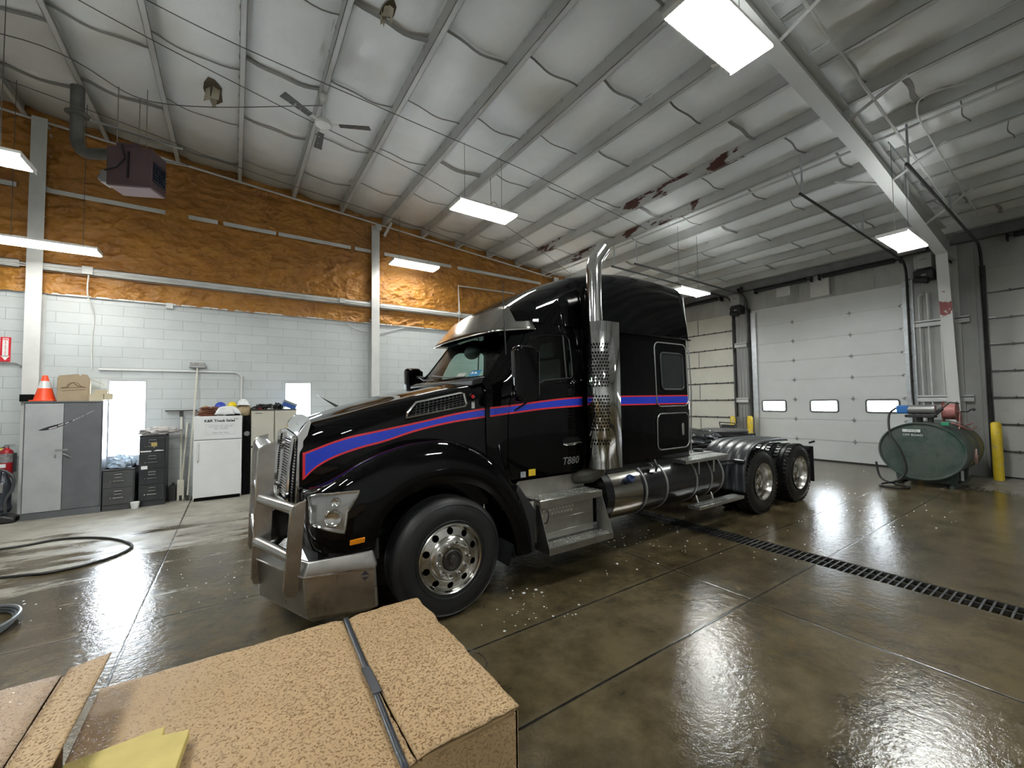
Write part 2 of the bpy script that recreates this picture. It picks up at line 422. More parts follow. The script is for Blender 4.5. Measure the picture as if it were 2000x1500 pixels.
f = MB(); f.prism([(XL, 3.9), (XB, 3.9), (XB, roof_z(XB) + 0.2), (XL, roof_z(XL) + 0.2)], 1, YW + 0.15, YW + 0.25)
struct('wall_gable_back', f, M['white_paint'], smooth=0)

# ---- door wall
M['panelwall'] = None
m, nt, p = newmat('grey_wall_liner')
v = objc(nt); st = noise(nt, objc(nt, (1, 1, 0.35)), 1.4, 8, 0.65)
nt.links.new(ramp(nt, st, [(0.3, (0.26, 0.265, 0.255)), (0.62, (0.42, 0.425, 0.41))]), p.inputs['Base Color']); p.inputs['Roughness'].default_value = 0.5
sp = N(nt, 'ShaderNodeSeparateXYZ'); nt.links.new(v, sp.inputs[0])
sy = math2(nt, 'PINGPONG', sp.outputs[1], 0.46); seam = ramp(nt, sy, [(0.0, (0, 0, 0)), (0.012, (1, 1, 1))])
nt.links.new(bump(nt, seam, 0.5, 0.02), p.inputs['Normal'])
M['liner'] = m
DH = 4.9
dspan = [(7.62, 10.75), (3.08, 6.98), (-2.25, 1.68)]           # y extents of the three overhead doors
f = MB()
ys = sorted([YR - 0.2, YW + 0.2] + [q for a in dspan for q in a])
for i in range(len(ys) - 1):
    a, b = ys[i], ys[i + 1]
    inside = any(abs(a - d[0]) < 1e-6 for d in dspan)
    f.box(XB, XB + 0.2, a, b, DH - .03 if inside else 0, 7.0)
struct('wall_back', f, m, 'grey end wall around the overhead doors', smooth=0)
# girts and posts on that wall
f = MB()
for y0, y1 in ((1.95, 2.92), (7.1, 7.5)):
    for z in (1.85, 3.75): f.box(XB - 0.14, XB, y0, y1, z, z + 0.06).box(XB - 0.14, XB - 0.13, y0, y1, z - 0.10, z + 0.02)
f.box(XB - 0.14, XB, -2.4, YW, 5.92 - 0.1, 6.0 - 0.1)
struct('trim_1', f, M['white_paint'], 'white wall girts', smooth=0)
f = MB(); f.box(XB - 0.10, XB, 4.70, 5.18, DH + 0.02, 5.85)
struct('trim_2', f, M['white_paint'], 'white plate above the middle door', smooth=0)
f = MB(); f.box(XB - 0.05, XB, 6.98, 7.62, 0, 1.25); struct('trim_3', f, mat('dado_grey', (0.27, 0.27, 0.26), .6, var=.2), smooth=0)
# other walls, behind the camera
f = MB(); f.box(XL - 0.2, XL, YR - 0.2, YW + 0.2, 0, 7.8); struct('wall_front', f, M['white_paint'], smooth=0)
f = MB(); f.box(XL, XB + .2, YR - 0.2, YR, 0, 7.8); struct('wall_right', f, M['white_paint'], smooth=0)

# ---- overhead doors
M['door'] = mat('door_white_steel', (0.62, 0.64, 0.64), 0.42, var=0.05, vs=1.2, dirt=(0.42, 0.40, 0.36), ds=4.0, dt=(0.70, 0.82), bmp=0.03, bs=6)
M['door_cream'] = mat('door_cream_steel', (0.62, 0.61, 0.54), 0.45, var=0.06, vs=1.2, dirt=(0.36, 0.33, 0.28), ds=5.0, dt=(0.66, 0.80))
M['door_grey'] = mat('door_grey_steel', (0.44, 0.44, 0.42), 0.5, var=0.10, vs=1.2, dirt=(0.25, 0.24, 0.22), ds=5.0, dt=(0.62, 0.80))
M['hardware'] = mat('door_hardware', (0.30, 0.30, 0.30), 0.4, 0.7)
M['darksteel'] = mat('dark_track_steel', (0.055, 0.055, 0.052), 0.45, 0.5, var=0.3)
M['gasket'] = mat('window_gasket', (0.10, 0.10, 0.10), 0.6)
def door(n, y0, y1, m_, windows, struts, label):
    secs = 8; h = DH / secs; f = MB()
    xf_ = XB + 0.03
    windows = sorted(windows)
    for k in range(secs):
        z0, z1 = k * h + 0.006, (k + 1) * h - 0.006
        if k == 2 and windows:
            wa = 1.46; wb = 1.80; cur = y0
            for a, b in windows:
                f.box(xf_, xf_ + 0.05, cur, a, z0, z1); f.box(xf_, xf_ + 0.05, a, b, z0, wa); f.box(xf_, xf_ + 0.05, a, b, wb, z1); cur = b
            f.box(xf_, xf_ + 0.05, cur, y1, z0, z1)
        else: f.box(xf_, xf_ + 0.05, y0, y1, z0, z1)
        if k: f.box(xf_ + .02, xf_ + .045, y0, y1, k * h - .012, k * h + .012)
    o = struct('door_%d' % n, f, m_, label, smooth=0)
    if windows:
        g = MB(); gl = MB()
        for a, b in windows:
            g.tube([(xf_ - 0.005, yy, zz) for yy, zz in rounded(a, b, 1.46, 1.80, 0.05)], 0.026, 6, closed=True)
        obj('window_frame', g, M['gasket'], o)
        for a, b in windows: gl.box(xf_ + 0.02, xf_ + 0.026, a, b, 1.46, 1.80)
        obj('pane', gl, M['pane'], o, smooth=0)
    hw = MB(); st_ = MB()
    cols = [y0 + (y1 - y0) * q for q in ((0.31, 0.685) if not struts else (0.45,))]
    for k in range(1, secs):
        z = k * h
        for y in cols if not struts else ():
            hw.prism([(y - 0.035, z), (y, z - 0.075), (y + 0.035, z), (y, z + 0.075)], 0, xf_ - 0.012, xf_ - 0.002)
            hw.cyl((xf_ - 0.02, y - 0.05, z), (xf_ - 0.02, y + 0.05, z), 0.012, 8)
        for y in (y0 + 0.06, y1 - 0.06):
            hw.box(xf_ - 0.02, xf_ - 0.002, y - 0.07, y + 0.07, z - 0.035, z + 0.035); hw.cyl((xf_ - 0.03, y - 0.09, z), (xf_ - 0.03, y + 0.09, z), 0.014, 8)
        if struts:
            st_.box(xf_ - 0.045, xf_ - 0.002, y0, y1, z - 0.018, z + 0.012)
            for q in range(9): st_.box(xf_ - 0.06, xf_ - 0.04, y0 + .2 + q * .42, y0 + .23 + q * .42, z - 0.03, z + 0.03)
    obj('hinge_row', hw, M['hardware'], o, smooth=0)
    if struts:
        obj('strut', st_, M['darksteel'], o, smooth=0)
        f2 = MB()
        for k in range(0, 8, 2): f2.box(xf_ - 0.012, xf_ - 0.002, y0 + 1.30, y0 + 1.33, k * h + h + 0.02, k * h + 2 * h - 0.03)
        obj('stile', f2, M['hardware'], o, smooth=0)
    f3 = MB(); f3.box(xf_ - 0.01, xf_ + 0.06, y0, y1, 0.0, 0.035); obj('bottom_seal', f3, M['rubber'], o, smooth=0)
    return o
door(1, 7.62, 10.75, M['door_cream'], [], True, 'cream overhead door behind the truck cab with dark struts')
door(2, 3.08, 6.98, M['door'], [(6.02, 6.72), (4.65, 5.34), (3.31, 4.0)], False, 'white overhead door with three small windows')
door(3, -2.25, 1.68, M['door_grey'], [], True, 'grey overhead door by the tank with dark struts')

# ---- roof blanket (ceiling)
m, nt, p = newmat('roof_blanket')
v = objc(nt); sp = N(nt, 'ShaderNodeSeparateXYZ'); nt.links.new(v, sp.inputs[0])
stain = ramp(nt, noise(nt, v, 0.55, 8, 0.62), [(0.30, (0.72, 0.74, 0.74)), (0.60, (0.84, 0.86, 0.86))])
rip = ramp(nt, noise(nt, v, 2.4, 10, 0.72), [(0.715, (1, 1, 1)), (0.735, (0.16, 0.13, 0.10))])
c = mixc(nt, 1.0, stain, rip, 'MULTIPLY')
low = math2(nt, 'MULTIPLY_ADD', sp.outputs[1], 0.45, -4.15)   # browner towards the foamed gable wall
low = math2(nt, 'MINIMUM', math2(nt, 'MAXIMUM', math2(nt, 'ADD', low, math2(nt, 'MULTIPLY_ADD', noise(nt, v, 1.2, 6), 0.9, -0.55)), 0.0), 0.55)
c = mixc(nt, low, c, (0.30, 0.28, 0.23))
nt.links.new(c, p.inputs['Base Color']); p.inputs['Roughness'].default_value = 0.40
nt.links.new(bump(nt, noise(nt, objc(nt, (1, .5, 1)), 5.0, 6, 0.6), 0.30, 0.03, bump(nt, noise(nt, v, 45.0, 3), 0.12, 0.005)), p.inputs['Normal'])
M['blanket'] = m
PX = [-6.43 + 1.072 * i for i in range(20)]             # purlin lines
f = MB()
NV = 260
SEAM = 1.52
def blanket(x, y):
    k = (x - PX[0]) / 1.072; fr = k - math.floor(k)
    sag = 0.075 * (math.sin(PI * fr) ** 0.8 if 0 < fr < 1 else 0)
    s = ((y + 0.35 * math.floor(k) % 1.52) / SEAM); sf = abs((s - math.floor(s)) - 0.5) * 2   # 1 at the seams
    pleat = (sf ** 14) * 0.05 - (sf ** 3) * 0.025
    loose = 0.03 * mnoise.noise(Vector((x * 1.3, y * 1.1, 0)))
    return roof_z(x) + DEPTH - 0.015 - sag - (pleat + loose) * (1 if 0.02 < fr < 0.98 else 0)
xs_ = []
for i in range(len(PX) - 1):
    xs_ += [PX[i] + 1.072 * q for q in (0, 0.04, 0.12, 0.25, 0.4, 0.55, 0.7, 0.82, 0.92, 0.97)]
xs_.append(PX[-1])
xs_ = [max(XL, x) for x in xs_] ; xs_ = [XL] + xs_ + [XB + 0.2]
V = []
for x in xs_: V.append([f.v((x, YR + (YW - YR) * j / (NV - 1), blanket(x, YR + (YW - YR) * j / (NV - 1)))) for j in range(NV)])
for i in range(len(xs_) - 1):
    for j in range(NV - 1): f.face([V[i][j], V[i + 1][j], V[i + 1][j + 1], V[i][j + 1]])
struct('ceiling', f, m, 'sagging white insulation blanket under the roof', smooth=60, fix=False)
# seams of the blanket: curved dark folds
f = MB()
for k in range(len(PX) - 1):
    j0 = 0
    y = YR - (0.35 * k) % 1.52
    kk = k
    off = (0.35 * math.floor((PX[k] + 0.5 - PX[0]) / 1.072)) % 1.52
    y = -off + SEAM * 0
    n0 = int((YR + off) / SEAM) - 1
    for s in range(n0, 12):
        yy = s * SEAM - 0.35 * kk % 1.52
        yy = s * SEAM - (0.35 * kk % 1.52)
        if yy < YR + .1 or yy > YW - .15: continue
        wv_ = random.choice([0.014, 0.02, 0.025, 0.035, 0.055])
        pts = [(PX[k] + 1.072 * q / 10, yy + 0.02 * math.sin(q + k), blanket(PX[k] + 1.072 * min(max(q / 10, 0.021), .979), yy) - 0.004) for q in range(11)]
        for a, b in zip(pts, pts[1:]):
            f.poly([(a[0], a[1] - wv_ / 2, a[2]), (b[0], b[1] - wv_ / 2, b[2]), (b[0], b[1] + wv_ / 2, b[2] - 0.012), (a[0], a[1] + wv_ / 2, a[2] - 0.012)])
struct('ceiling_seams', f, mat('blanket_seam', (0.27, 0.27, 0.26), 0.6), 'folded seams of the roof blanket', smooth=0, fix=False)
# torn facing hanging from the blanket
TORN = mat('torn_facing', (0.62, 0.58, 0.46), 0.7, var=0.2); TORND = mat('exposed_glass_wool', (0.10, 0.08, 0.05), 0.9, var=0.4)
for (cx, cy, s) in ((1.55, 5.02, 0.20), (-0.36, 8.15, 0.30)):
    rnd = random.Random(int(cx * 100)); z = blanket(cx, cy) - 0.012
    f = MB(); pts = [(cx + s * (0.6 + .4 * rnd.random()) * math.cos(a * PI / 5) * 0.55, cy + s * (0.7 + .5 * rnd.random()) * math.sin(a * PI / 5), z) for a in range(10)]
    f.poly(pts)
    o = obj('torn_patch', f, TORND, None, smooth=0, fix=False)
    tag(o, 'dark tear in the roof blanket near the ceiling fan' if cx > 0 else 'pale tear in the roof blanket above the cabinet side', 'tear')
    g = MB()
    for q in range(5):
        a = rnd.random() * 6.3; r = s * 0.5
        p0 = Vector((cx + r * math.cos(a) * .6, cy + r * math.sin(a), z - 0.003)); d = Vector((math.cos(a + 2), math.sin(a + 2), 0)) * s * .35
        g.poly([p0, p0 + d, p0 + d * .6 + Vector((0.02, 0.05, -s * .5)), p0 + Vector((-.03, 0.02, -s * .65))])
    obj('hanging_flap', g, TORN, o, smooth=0, fix=False)

# ---- purlins
m, nt, p = newmat('purlin_white')
v = objc(nt); sp = N(nt, 'ShaderNodeSeparateXYZ'); nt.links.new(v, sp.inputs[0])
base = ramp(nt, noise(nt, v, 1.5, 6), [(0.3, (0.46, 0.47, 0.46)), (0.7, (0.56, 0.57, 0.56))])  # grey of the shaded webs is put into the whole purlin colour
pe = noise(nt, objc(nt, (1.8, 0.55, 1.8)), 3.4, 7, 0.60)
gate = math2(nt, 'SUBTRACT', 1.0, math2(nt, 'MULTIPLY', math2(nt, 'ABSOLUTE', math2(nt, 'SUBTRACT', sp.outputs[0], 8.0)), 0.42)); gate = math2(nt, 'MAXIMUM', gate, 0.0)
gate = math2(nt, 'MULTIPLY', gate, math2(nt, 'GREATER_THAN', sp.outputs[1], 2.4))
gate = math2(nt, 'MULTIPLY', gate, ramp(nt, noise(nt, v, 0.45, 2), [(0.48, (0, 0, 0)), (0.56, (1, 1, 1))]))
thr = math2(nt, 'SUBTRACT', 0.77, math2(nt, 'MULTIPLY', gate, 0.31))
f_ = math2(nt, 'MINIMUM', math2(nt, 'MAXIMUM', math2(nt, 'MULTIPLY', math2(nt, 'SUBTRACT', pe, thr), 60.0), 0.0), 1.0)
nt.links.new(mixc(nt, f_, base, (0.085, 0.028, 0.022)), p.inputs['Base Color']); p.inputs['Roughness'].default_value = 0.42
M['purlin'] = m
for i, x in enumerate(PX[1:]):
    z = roof_z(x)
    if x > XB - 0.15: continue
    f = MB(); t = 0.006; fl = 0.075
    f.box(x - t / 2, x + t / 2, YR, YW - 0.03, z, z + DEPTH)                 # web
    f.box(x - t / 2, x + fl, YR, YW - 0.03, z, z + t)                       # bottom flange
    f.box(x + fl - t, x + fl, YR, YW - 0.03, z, z + 0.02)                    # lip
    f.box(x - fl, x + t / 2, YR, YW - 0.03, z + DEPTH - t, z + DEPTH)        # top flange
    for q in range(38):                                                   # fastener clips along the web
        y = YR + 0.3 + q * 0.46
        f.box(x - 0.012, x - t / 2, y, y + 0.03, z + DEPTH - 0.075, z + DEPTH - 0.02)
    o = struct('roof_beam', f, m, 'white roof purlin', smooth=0); o['group'] = 'roof purlins'
# eave channel at the door wall
f = MB(); z = roof_z(XB - .1); f.box(XB - 0.20, XB - 0.19, YR, YW, z - .12, z + .13).box(XB - .2, XB - .06, YR, YW, z - .12, z - .11)
struct('trim_4', f, mat('eave_grey', (0.20, 0.205, 0.21), .45, var=.2), 'grey eave channel', smooth=0)
# dark torsion tubes above the doors
# ---- rafter and column of the frame on the right
f = MB()
def raft_b(x): return max(min(7.0 - 0.135 * x, roof_z(x) - 0.30), 4.9)
N_ = 24; yc = 2.2; hw_ = 0.10; t = 0.012
X0_, X1_ = XL, 13.5
for i in range(N_):
    a = X0_ + (X1_ - X0_) * i / N_; b = X0_ + (X1_ - X0_) * (i + 1) / N_
    za, zb = raft_b(a), raft_b(b); ta, tb = roof_z(a), roof_z(b)
    f.prism([(a, za), (b, zb), (b, zb + t), (a, za + t)], 1, yc - hw_, yc + hw_)
    f.prism([(a, ta - t), (b, tb - t), (b, tb), (a, ta)], 1, yc - hw_, yc + hw_)
    f.prism([(a, za + t), (b, zb + t), (b, tb - t), (a, ta - t)], 1, yc - 0.005, yc + 0.005)
kb = raft_b(13.5)
for x in (7.6, 10.6): f.box(x, x + 0.012, yc - hw_ + .005, yc - .005, raft_b(x) + t, roof_z(x) - t)
# knee and column
f.prism([(13.5, kb), (14.5, kb - .1), (14.5, roof_z(14.5)), (13.5, roof_z(13.5))], 1, yc - .005, yc + .005)
def colx(z): return 13.5 + 0.62 * (1 - z / kb)
f.prism([(colx(0), 0), (colx(0) + t, 0), (13.5 + t, kb), (13.5, kb)], 1, yc - hw_, yc + hw_)
f.prism([(colx(0) + t, 0), (14.5, 0), (14.5, kb), (13.5 + t, kb)], 1, yc - .005, yc + .005)
f.box(14.5, 14.512, yc - hw_, yc + hw_, 0, roof_z(14.5))
f.box(13.5, 14.5, yc - hw_, yc + hw_, kb - .006, kb + .006)
M['frame_white'] = mat('frame_white_paint', (0.58, 0.59, 0.585), 0.42, var=0.08, vs=1.5)
m_, nt, p = newmat('column_paint_peeling')
v = objc(nt); pz = N(nt, 'ShaderNodeSeparateXYZ'); nt.links.new(v, pz.inputs[0])
dz = math2(nt, 'ABSOLUTE', math2(nt, 'SUBTRACT', pz.outputs[2], 3.95)); mk = math2(nt, 'SUBTRACT', 0.42, dz)
mk = math2(nt, 'MULTIPLY', mk, math2(nt, 'LESS_THAN', pz.outputs[0], 13.75)); mk = math2(nt, 'MULTIPLY', mk, math2(nt, 'GREATER_THAN', pz.outputs[0], 13.0))
pn = math2(nt, 'ADD', noise(nt, v, 6.0, 5), math2(nt, 'MULTIPLY', mk, 0.9)); fac = ramp(nt, pn, [(0.76, (0, 0, 0)), (0.78, (1, 1, 1))])
nt.links.new(mixc(nt, fac, (0.60, 0.61, 0.60), (0.22, 0.05, 0.05)), p.inputs['Base Color']); p.inputs['Roughness'].default_value = 0.42
struct('roof_column_right', f, m_, 'white steel frame column and rafter with a red peeled patch', smooth=0)
# flange braces of the frame (angles up to the purlins)
for k, x in enumerate((5.35, 7.5, 9.65, 11.8)):
    for s in (-1, 1):
        f = MB(); z = raft_b(x)
        f.tube([(x, yc + s * .06, z + .03), (x + 0.0, yc + s * 0.75, roof_z(x) + 0.02)], 0.026, 4)
        if s == 1 and k % 2: f.bm.free(); continue
        o = struct('roof_beam', f, M['frame_white'], 'white diagonal flange brace'); o['group'] = 'diagonal braces of the frame'

f = MB(); f.box(XB - .03, XB, 5.75, 6.15, 5.15, 5.5); tag(obj('wall_patch', f, M['white_paint'], None, smooth=0), 'small square white patch panel above the left half of the white door', 'panel')
# ---- gable columns and girts on the left wall
def icol(name, x, y, z1, label):
    f = MB(); t = .012
    f.box(x - .10, x + .10, y - .22, y - .22 + t, 0, z1).box(x - .10, x + .10, y - t, y, 0, z1).box(x - .005, x + .005, y - .22 + t, y - t, 0, z1)
    return struct(name, f, M['white_paint'], label, smooth=0)
icol('wall_column', -2.97, YW - .005, roof_z(-3.06), 'white steel column left of the grey cabinet')
icol('wall_column', 2.99, YW - .005, roof_z(3.03) - .12, 'white steel column behind the truck hood')
icol('wall_column', 9.1, YW - .005, roof_z(9.1), 'white steel column hidden behind the sleeper')
f = MB()
for x0, x1 in ((XL, -3.17), (-2.95, 2.92), (3.14, 9.0)):
    f.box(x0, x1, YW - .16, YW - .15, 4.36, 4.50).box(x0, x1, YW - .16, YW - .03, 4.49, 4.50).box(x0, x1, YW - .16, YW - .03, 4.36, 4.37)
struct('trim_5', f, M['white_paint'], 'long white girt along the foam wall', smooth=0)
f = MB()
for x0, x1 in ((XL, -3.25), (-2.9, -1.22), (-0.85, -0.35), (-.25, 0.75), (.8, 2.4), (2.5, 2.9), (3.25, 5.2), (5.4, 8.5)):
    f.box(x0, x1, YW - .115, YW - .105, 5.80, 5.885)
struct('trim_6', f, M['white_paint'], 'upper white girt half buried in foam', smooth=0)
f = MB(); f.tube([(XL, YW - .10, roof_z(XL) - .0), (9.0, YW - .10, roof_z(9.0) - .0)], 0.022, 8)
struct('trim_7', f, M['white_paint'], 'white pipe along the roof line of the foam wall')
f = MB(); f.box(XL, XB, YW - .05, YW - .005, 3.955, 3.985); struct('trim_8', f, M['white_paint'], smooth=0)
# ================================================================ LIGHT FIXTURES
M['fixture'] = mat('fixture_white', (0.75, 0.75, 0.73), 0.35)
M['wire'] = mat('hanging_wire', (0.12, 0.12, 0.12), 0.5, 0.4)
def fixture(x, y, z, L, W, nt_, label, style='tubes', slots=True):
    t = thing('ceiling_light', label, 'ceiling light', (x, y, z), 'hanging fluorescent lights')
    f = MB()                                     # pan with sloping sides, open below
    if not slots: f.box(x - L / 2, x + L / 2, y - W / 2, y + W / 2, z + .055, z + .06)
    ns_ = 5 if nt_ > 2 else 3; hb_ = W * .92 / (2 * (ns_ - 1))      # slots added in the top to brighten the roof a little
    for k in range(ns_):
        yy = y - W / 2 + W * k / (ns_ - 1); f.box(x - L / 2, x + L / 2, max(y - W / 2, yy - hb_), min(y + W / 2, yy + hb_), z + .055, z + .06)
    for s in (-1, 1):
        f.box(x - L / 2, x + L / 2, y + s * W / 2 - .003, y + s * W / 2 + .003, z + .028, z + .06)
        f.box(x + s * L / 2 - .003, x + s * L / 2 + .003, y - W / 2, y + W / 2, z + .0, z + .06)
    f.box(x - L * .3, x + L * .3, y - .06, y + .06, z + .06, z + .10)
    obj('housing', f, M['fixture'], t, smooth=0)
    r = 0.016 if nt_ > 2 else 0.019
    for k in range(nt_):
        yy = y - W / 2 + W * (k + .5) / nt_
        if nt_ == 4: yy = y + (-.39, -.15, .15, .39)[k] * W
        g = MB(); g.cyl((x - L / 2 + .02, yy, z + .022), (x + L / 2 - .02, yy, z + .022), r, 8); obj('tube', g, M['tube'], t)
    if style == 'wrap':
        g = MB(); g.prism([(y - W / 2 + .01, z + .03), (y - W / 2 + .03, z - .012), (y + W / 2 - .03, z - .012), (y + W / 2 - .01, z + .03)], 0, x - L / 2 + .01, x + L / 2 - .01); obj('diffuser', g, M['diff'], t, smooth=0)
    zr = roof_z(x)
    for s in (-1, 1):
        g = MB(); xx = x + s * L * .33; g.tube([(xx, y, z + .06), (xx, y, roof_z(xx) + .02)], 0.004, 5); obj('hanger', g, M['wire'], t)
    return t
m, nt, p = newmat('diffuser'); p.inputs['Base Color'].default_value = (.9, .9, .85, 1); p.inputs['Emission Color'].default_value = (1.0, .98, .90, 1); p.inputs['Emission Strength'].default_value = TUBE * .20
M['diff'] = m
LZ = 5.40
fixture(3.83, 2.02, LZ, 1.18, 0.43, 4, 'fluorescent light with four bright tubes nearest the roof frame, largest in view')
fixture(3.80, 6.49, LZ, 1.20, 0.46, 2, 'fluorescent light hanging between purlins above the truck hood', 'wrap', slots=False)
fixture(3.80, 10.04, LZ, 1.20, 0.44, 2, 'fluorescent light close to the foam wall behind the truck', 'wrap', slots=False)
fixture(9.48, 2.00, 4.53, 1.22, 0.40, 4, 'fluorescent light with four tubes hanging before the white steel column')
fixture(9.40, 5.95, 4.55, 1.22, 0.40, 4, 'fluorescent light half hidden behind the black sleeper roof')
fixture(9.45, 9.9, 4.55, 1.22, 0.38, 4, 'unseen fluorescent light added behind the sleeper')  # hidden lamp added on the lamp grid to light the bay
fixture(-2.55, 9.67, 4.50, 1.22, 0.36, 2, 'fluorescent light in front of the foam wall over the grey cabinet', 'wrap', slots=False)
fixture(-2.50, 6.55, 4.52, 1.22, 0.42, 4, 'fluorescent light at the upper left, above the coiled hose')
fixture(-2.6, 2.0, 4.9, 1.22, 0.40, 4, 'unseen fluorescent light added over the left side of the bay')  # these last lamps are out of view, added to light the scene
fixture(3.84, -2.4, LZ, 1.22, 0.40, 4, 'unseen fluorescent light added behind the viewer', slots=False)
fixture(-2.6, -3.0, 4.9, 1.22, 0.40, 4, 'unseen fluorescent light added at the far back corner')
M['visor'] = mat('visor_stainless', (.40, .39, .37), .16, 1.0, rvar=.12, var=.1, bmp=.05, bs=3, bd=.03)
M['entry'] = mat('entry_box_aluminium', (.46, .45, .42), .34, 1.0, var=.18, vs=5, rvar=.14)
M['wrapmat'] = mat('tank_wrap_stainless', (.56, .53, .48), .16, 1.0, var=.12, rvar=.12)
M['treadhi'] = mat('tread_bumps', (.85, .85, .85), .3, 1.0)
# ================================================================ TRUCK
YC = 4.62
TR = thing('semi_truck', 'black conventional semi truck with blue stripe and polished bumper parked on the wet floor', 'truck', (4.6, YC, 0))
def mir(pts): return [(p[0], 2 * YC - p[1], p[2]) for p in pts]

# ---- hood body (half profile lofted along x, then mirrored)
def hys(x): return lerp_tab([(.46, 4.0), (.6, 3.93), (.8, 3.86), (1.1, 3.79), (1.5, 3.72), (1.9, 3.67), (2.16, 3.63)], x)
def hzs(x): return lerp_tab([(.46, 1.66), (.56, 1.71), (.8, 1.775), (1.06, 1.85), (1.4, 1.94), (1.72, 2.01), (2.16, 2.085)], x)
def hzc(x): return lerp_tab([(.46, 1.68), (.61, 1.745), (.92, 1.87), (1.37, 1.985), (1.85, 2.08), (2.16, 2.13)], x)
def hood_pt(u, v):
    x = .47 + (2.15 - .47) * u; ys, zs, zc = hys(x), hzs(x), hzc(x)
    prof = [(ys + .02, .86), (ys - .0, 1.2), (ys, 1.45), (ys + .012, zs - .16), (ys + .04, zs - .075), (ys + .085, zs - .02), (ys + .16, zs + .012), (ys + .28, zs + .022), ((ys + YC) / 2 + .12, (zs + zc) / 2 + .022), (YC, zc)]
    n = len(prof) - 1; t = v * n; k = min(int(t), n - 1); fr = t - k
    q = catmull([(0, *prof[max(k - 1, 0)]), (0, *prof[k]), (0, *prof[k + 1]), (0, *prof[min(k + 2, n)])], 61)
    q = q[20 + int(round(fr * 20))]
    xo = x
    if u < .001: xo = x + .0
    return (xo + .10 * max(0, (q.z - 1.55)) * (1 - u), q.y, q.z)
f = MB(); f.grid(hood_pt, 30, 37); f.mirror_y(YC)
hood = obj('hood', f, M['black_paint'], TR, smooth=50)
hood_bvh = None
def bvh_of(o):
    bm = bmesh.new(); bm.from_mesh(o.data); t = BVHTree.FromBMesh(bm); bm.free(); return t

# ---- fenders: a network of long curves around the wheel opening
FC = [
 [(.52, 3.95, .74), (.50, 3.72, .75), (.56, 3.50, .75), (.76, 3.425, .73), (.93, 3.41, .70), (.965, 3.40, .82), (1.05, 3.395, .99), (1.25, 3.39, 1.13), (1.59, 3.385, 1.19), (1.93, 3.39, 1.09), (2.17, 3.40, .86), (2.31, 3.415, .58), (2.35, 3.425, .36)],
 [(.50, 3.95, .84), (.48, 3.71, .85), (.54, 3.48, .86), (.72, 3.40, .87), (.88, 3.385, .90), (.94, 3.375, .98), (1.05, 3.37, 1.09), (1.25, 3.365, 1.22), (1.59, 3.36, 1.275), (1.96, 3.365, 1.17), (2.24, 3.38, .90), (2.39, 3.40, .60), (2.43, 3.41, .36)],
 [(.49, 3.95, .98), (.475, 3.72, .99), (.53, 3.50, 1.00), (.66, 3.42, 1.05), (.80, 3.395, 1.13), (.93, 3.385, 1.20), (1.08, 3.38, 1.28), (1.28, 3.375, 1.36), (1.61, 3.37, 1.39), (2.0, 3.375, 1.26), (2.30, 3.39, .96), (2.46, 3.41, .62), (2.51, 3.42, .36)],
 [(.48, 3.95, 1.10), (.475, 3.75, 1.12), (.52, 3.56, 1.14), (.62, 3.48, 1.21), (.76, 3.445, 1.31), (.92, 3.435, 1.39), (1.10, 3.43, 1.46), (1.32, 3.425, 1.50), (1.66, 3.42, 1.50), (2.04, 3.425, 1.34), (2.34, 3.435, 1.02), (2.51, 3.45, .65), (2.56, 3.46, .36)],
 [(.48, 3.96, 1.14), (.48, 3.80, 1.17), (.52, 3.68, 1.20), (.62, 3.62, 1.26), (.76, 3.59, 1.345), (.92, 3.57, 1.425), (1.10, 3.54, 1.49), (1.34, 3.50, 1.545), (1.69, 3.49, 1.53), (2.07, 3.50, 1.365), (2.36, 3.51, 1.04), (2.53, 3.52, .66), (2.58, 3.53, .36)],
 [(.50, 4.02, 1.17), (.50, 3.97, 1.19), (.54, 3.92, 1.21), (.64, 3.90, 1.25), (.78, 3.86, 1.33), (.94, 3.82, 1.40), (1.12, 3.79, 1.46), (1.36, 3.74, 1.50), (1.72, 3.70, 1.48), (2.08, 3.62, 1.37), (2.37, 3.61, 1.05), (2.54, 3.61, .66), (2.59, 3.62, .36)],
]
def fender_mesh():
    NU = 90; C_ = [catmull(c, NU) for c in FC]; f = MB(); rows = []
    for i in range(NU):
        col = catmull([c[i] for c in C_], 26); rows.append([f.v(p) for p in col])
    for i in range(NU - 1):
        for j in range(25): f.face([rows[i][j], rows[i + 1][j], rows[i + 1][j + 1], rows[i][j + 1]])
    # inner return of the wheel opening
    prev = None
    for i in range(NU):
        p = C_[0][i]; q = f.v((p.x, 3.75, p.z + (.03 if .9 < p.x < 2.2 else 0)))
        if prev is not None and i > 26: f.face([prev, q, rows[i][0], rows[i - 1][0]])
        prev = q
    return f
f = fender_mesh(); fbm = f.bm.copy(); fbm.normal_update(); fender_bvh = BVHTree.FromBMesh(fbm)
fen = obj('fender', f, M['black_paint'], TR, smooth=45)
f = fender_mesh()
for v_ in f.bm.verts: v_.co.y = 2 * YC - v_.co.y
obj('fender', f, M['black_paint'], TR, smooth=45)
hood_bvh = bvh_of(hood)
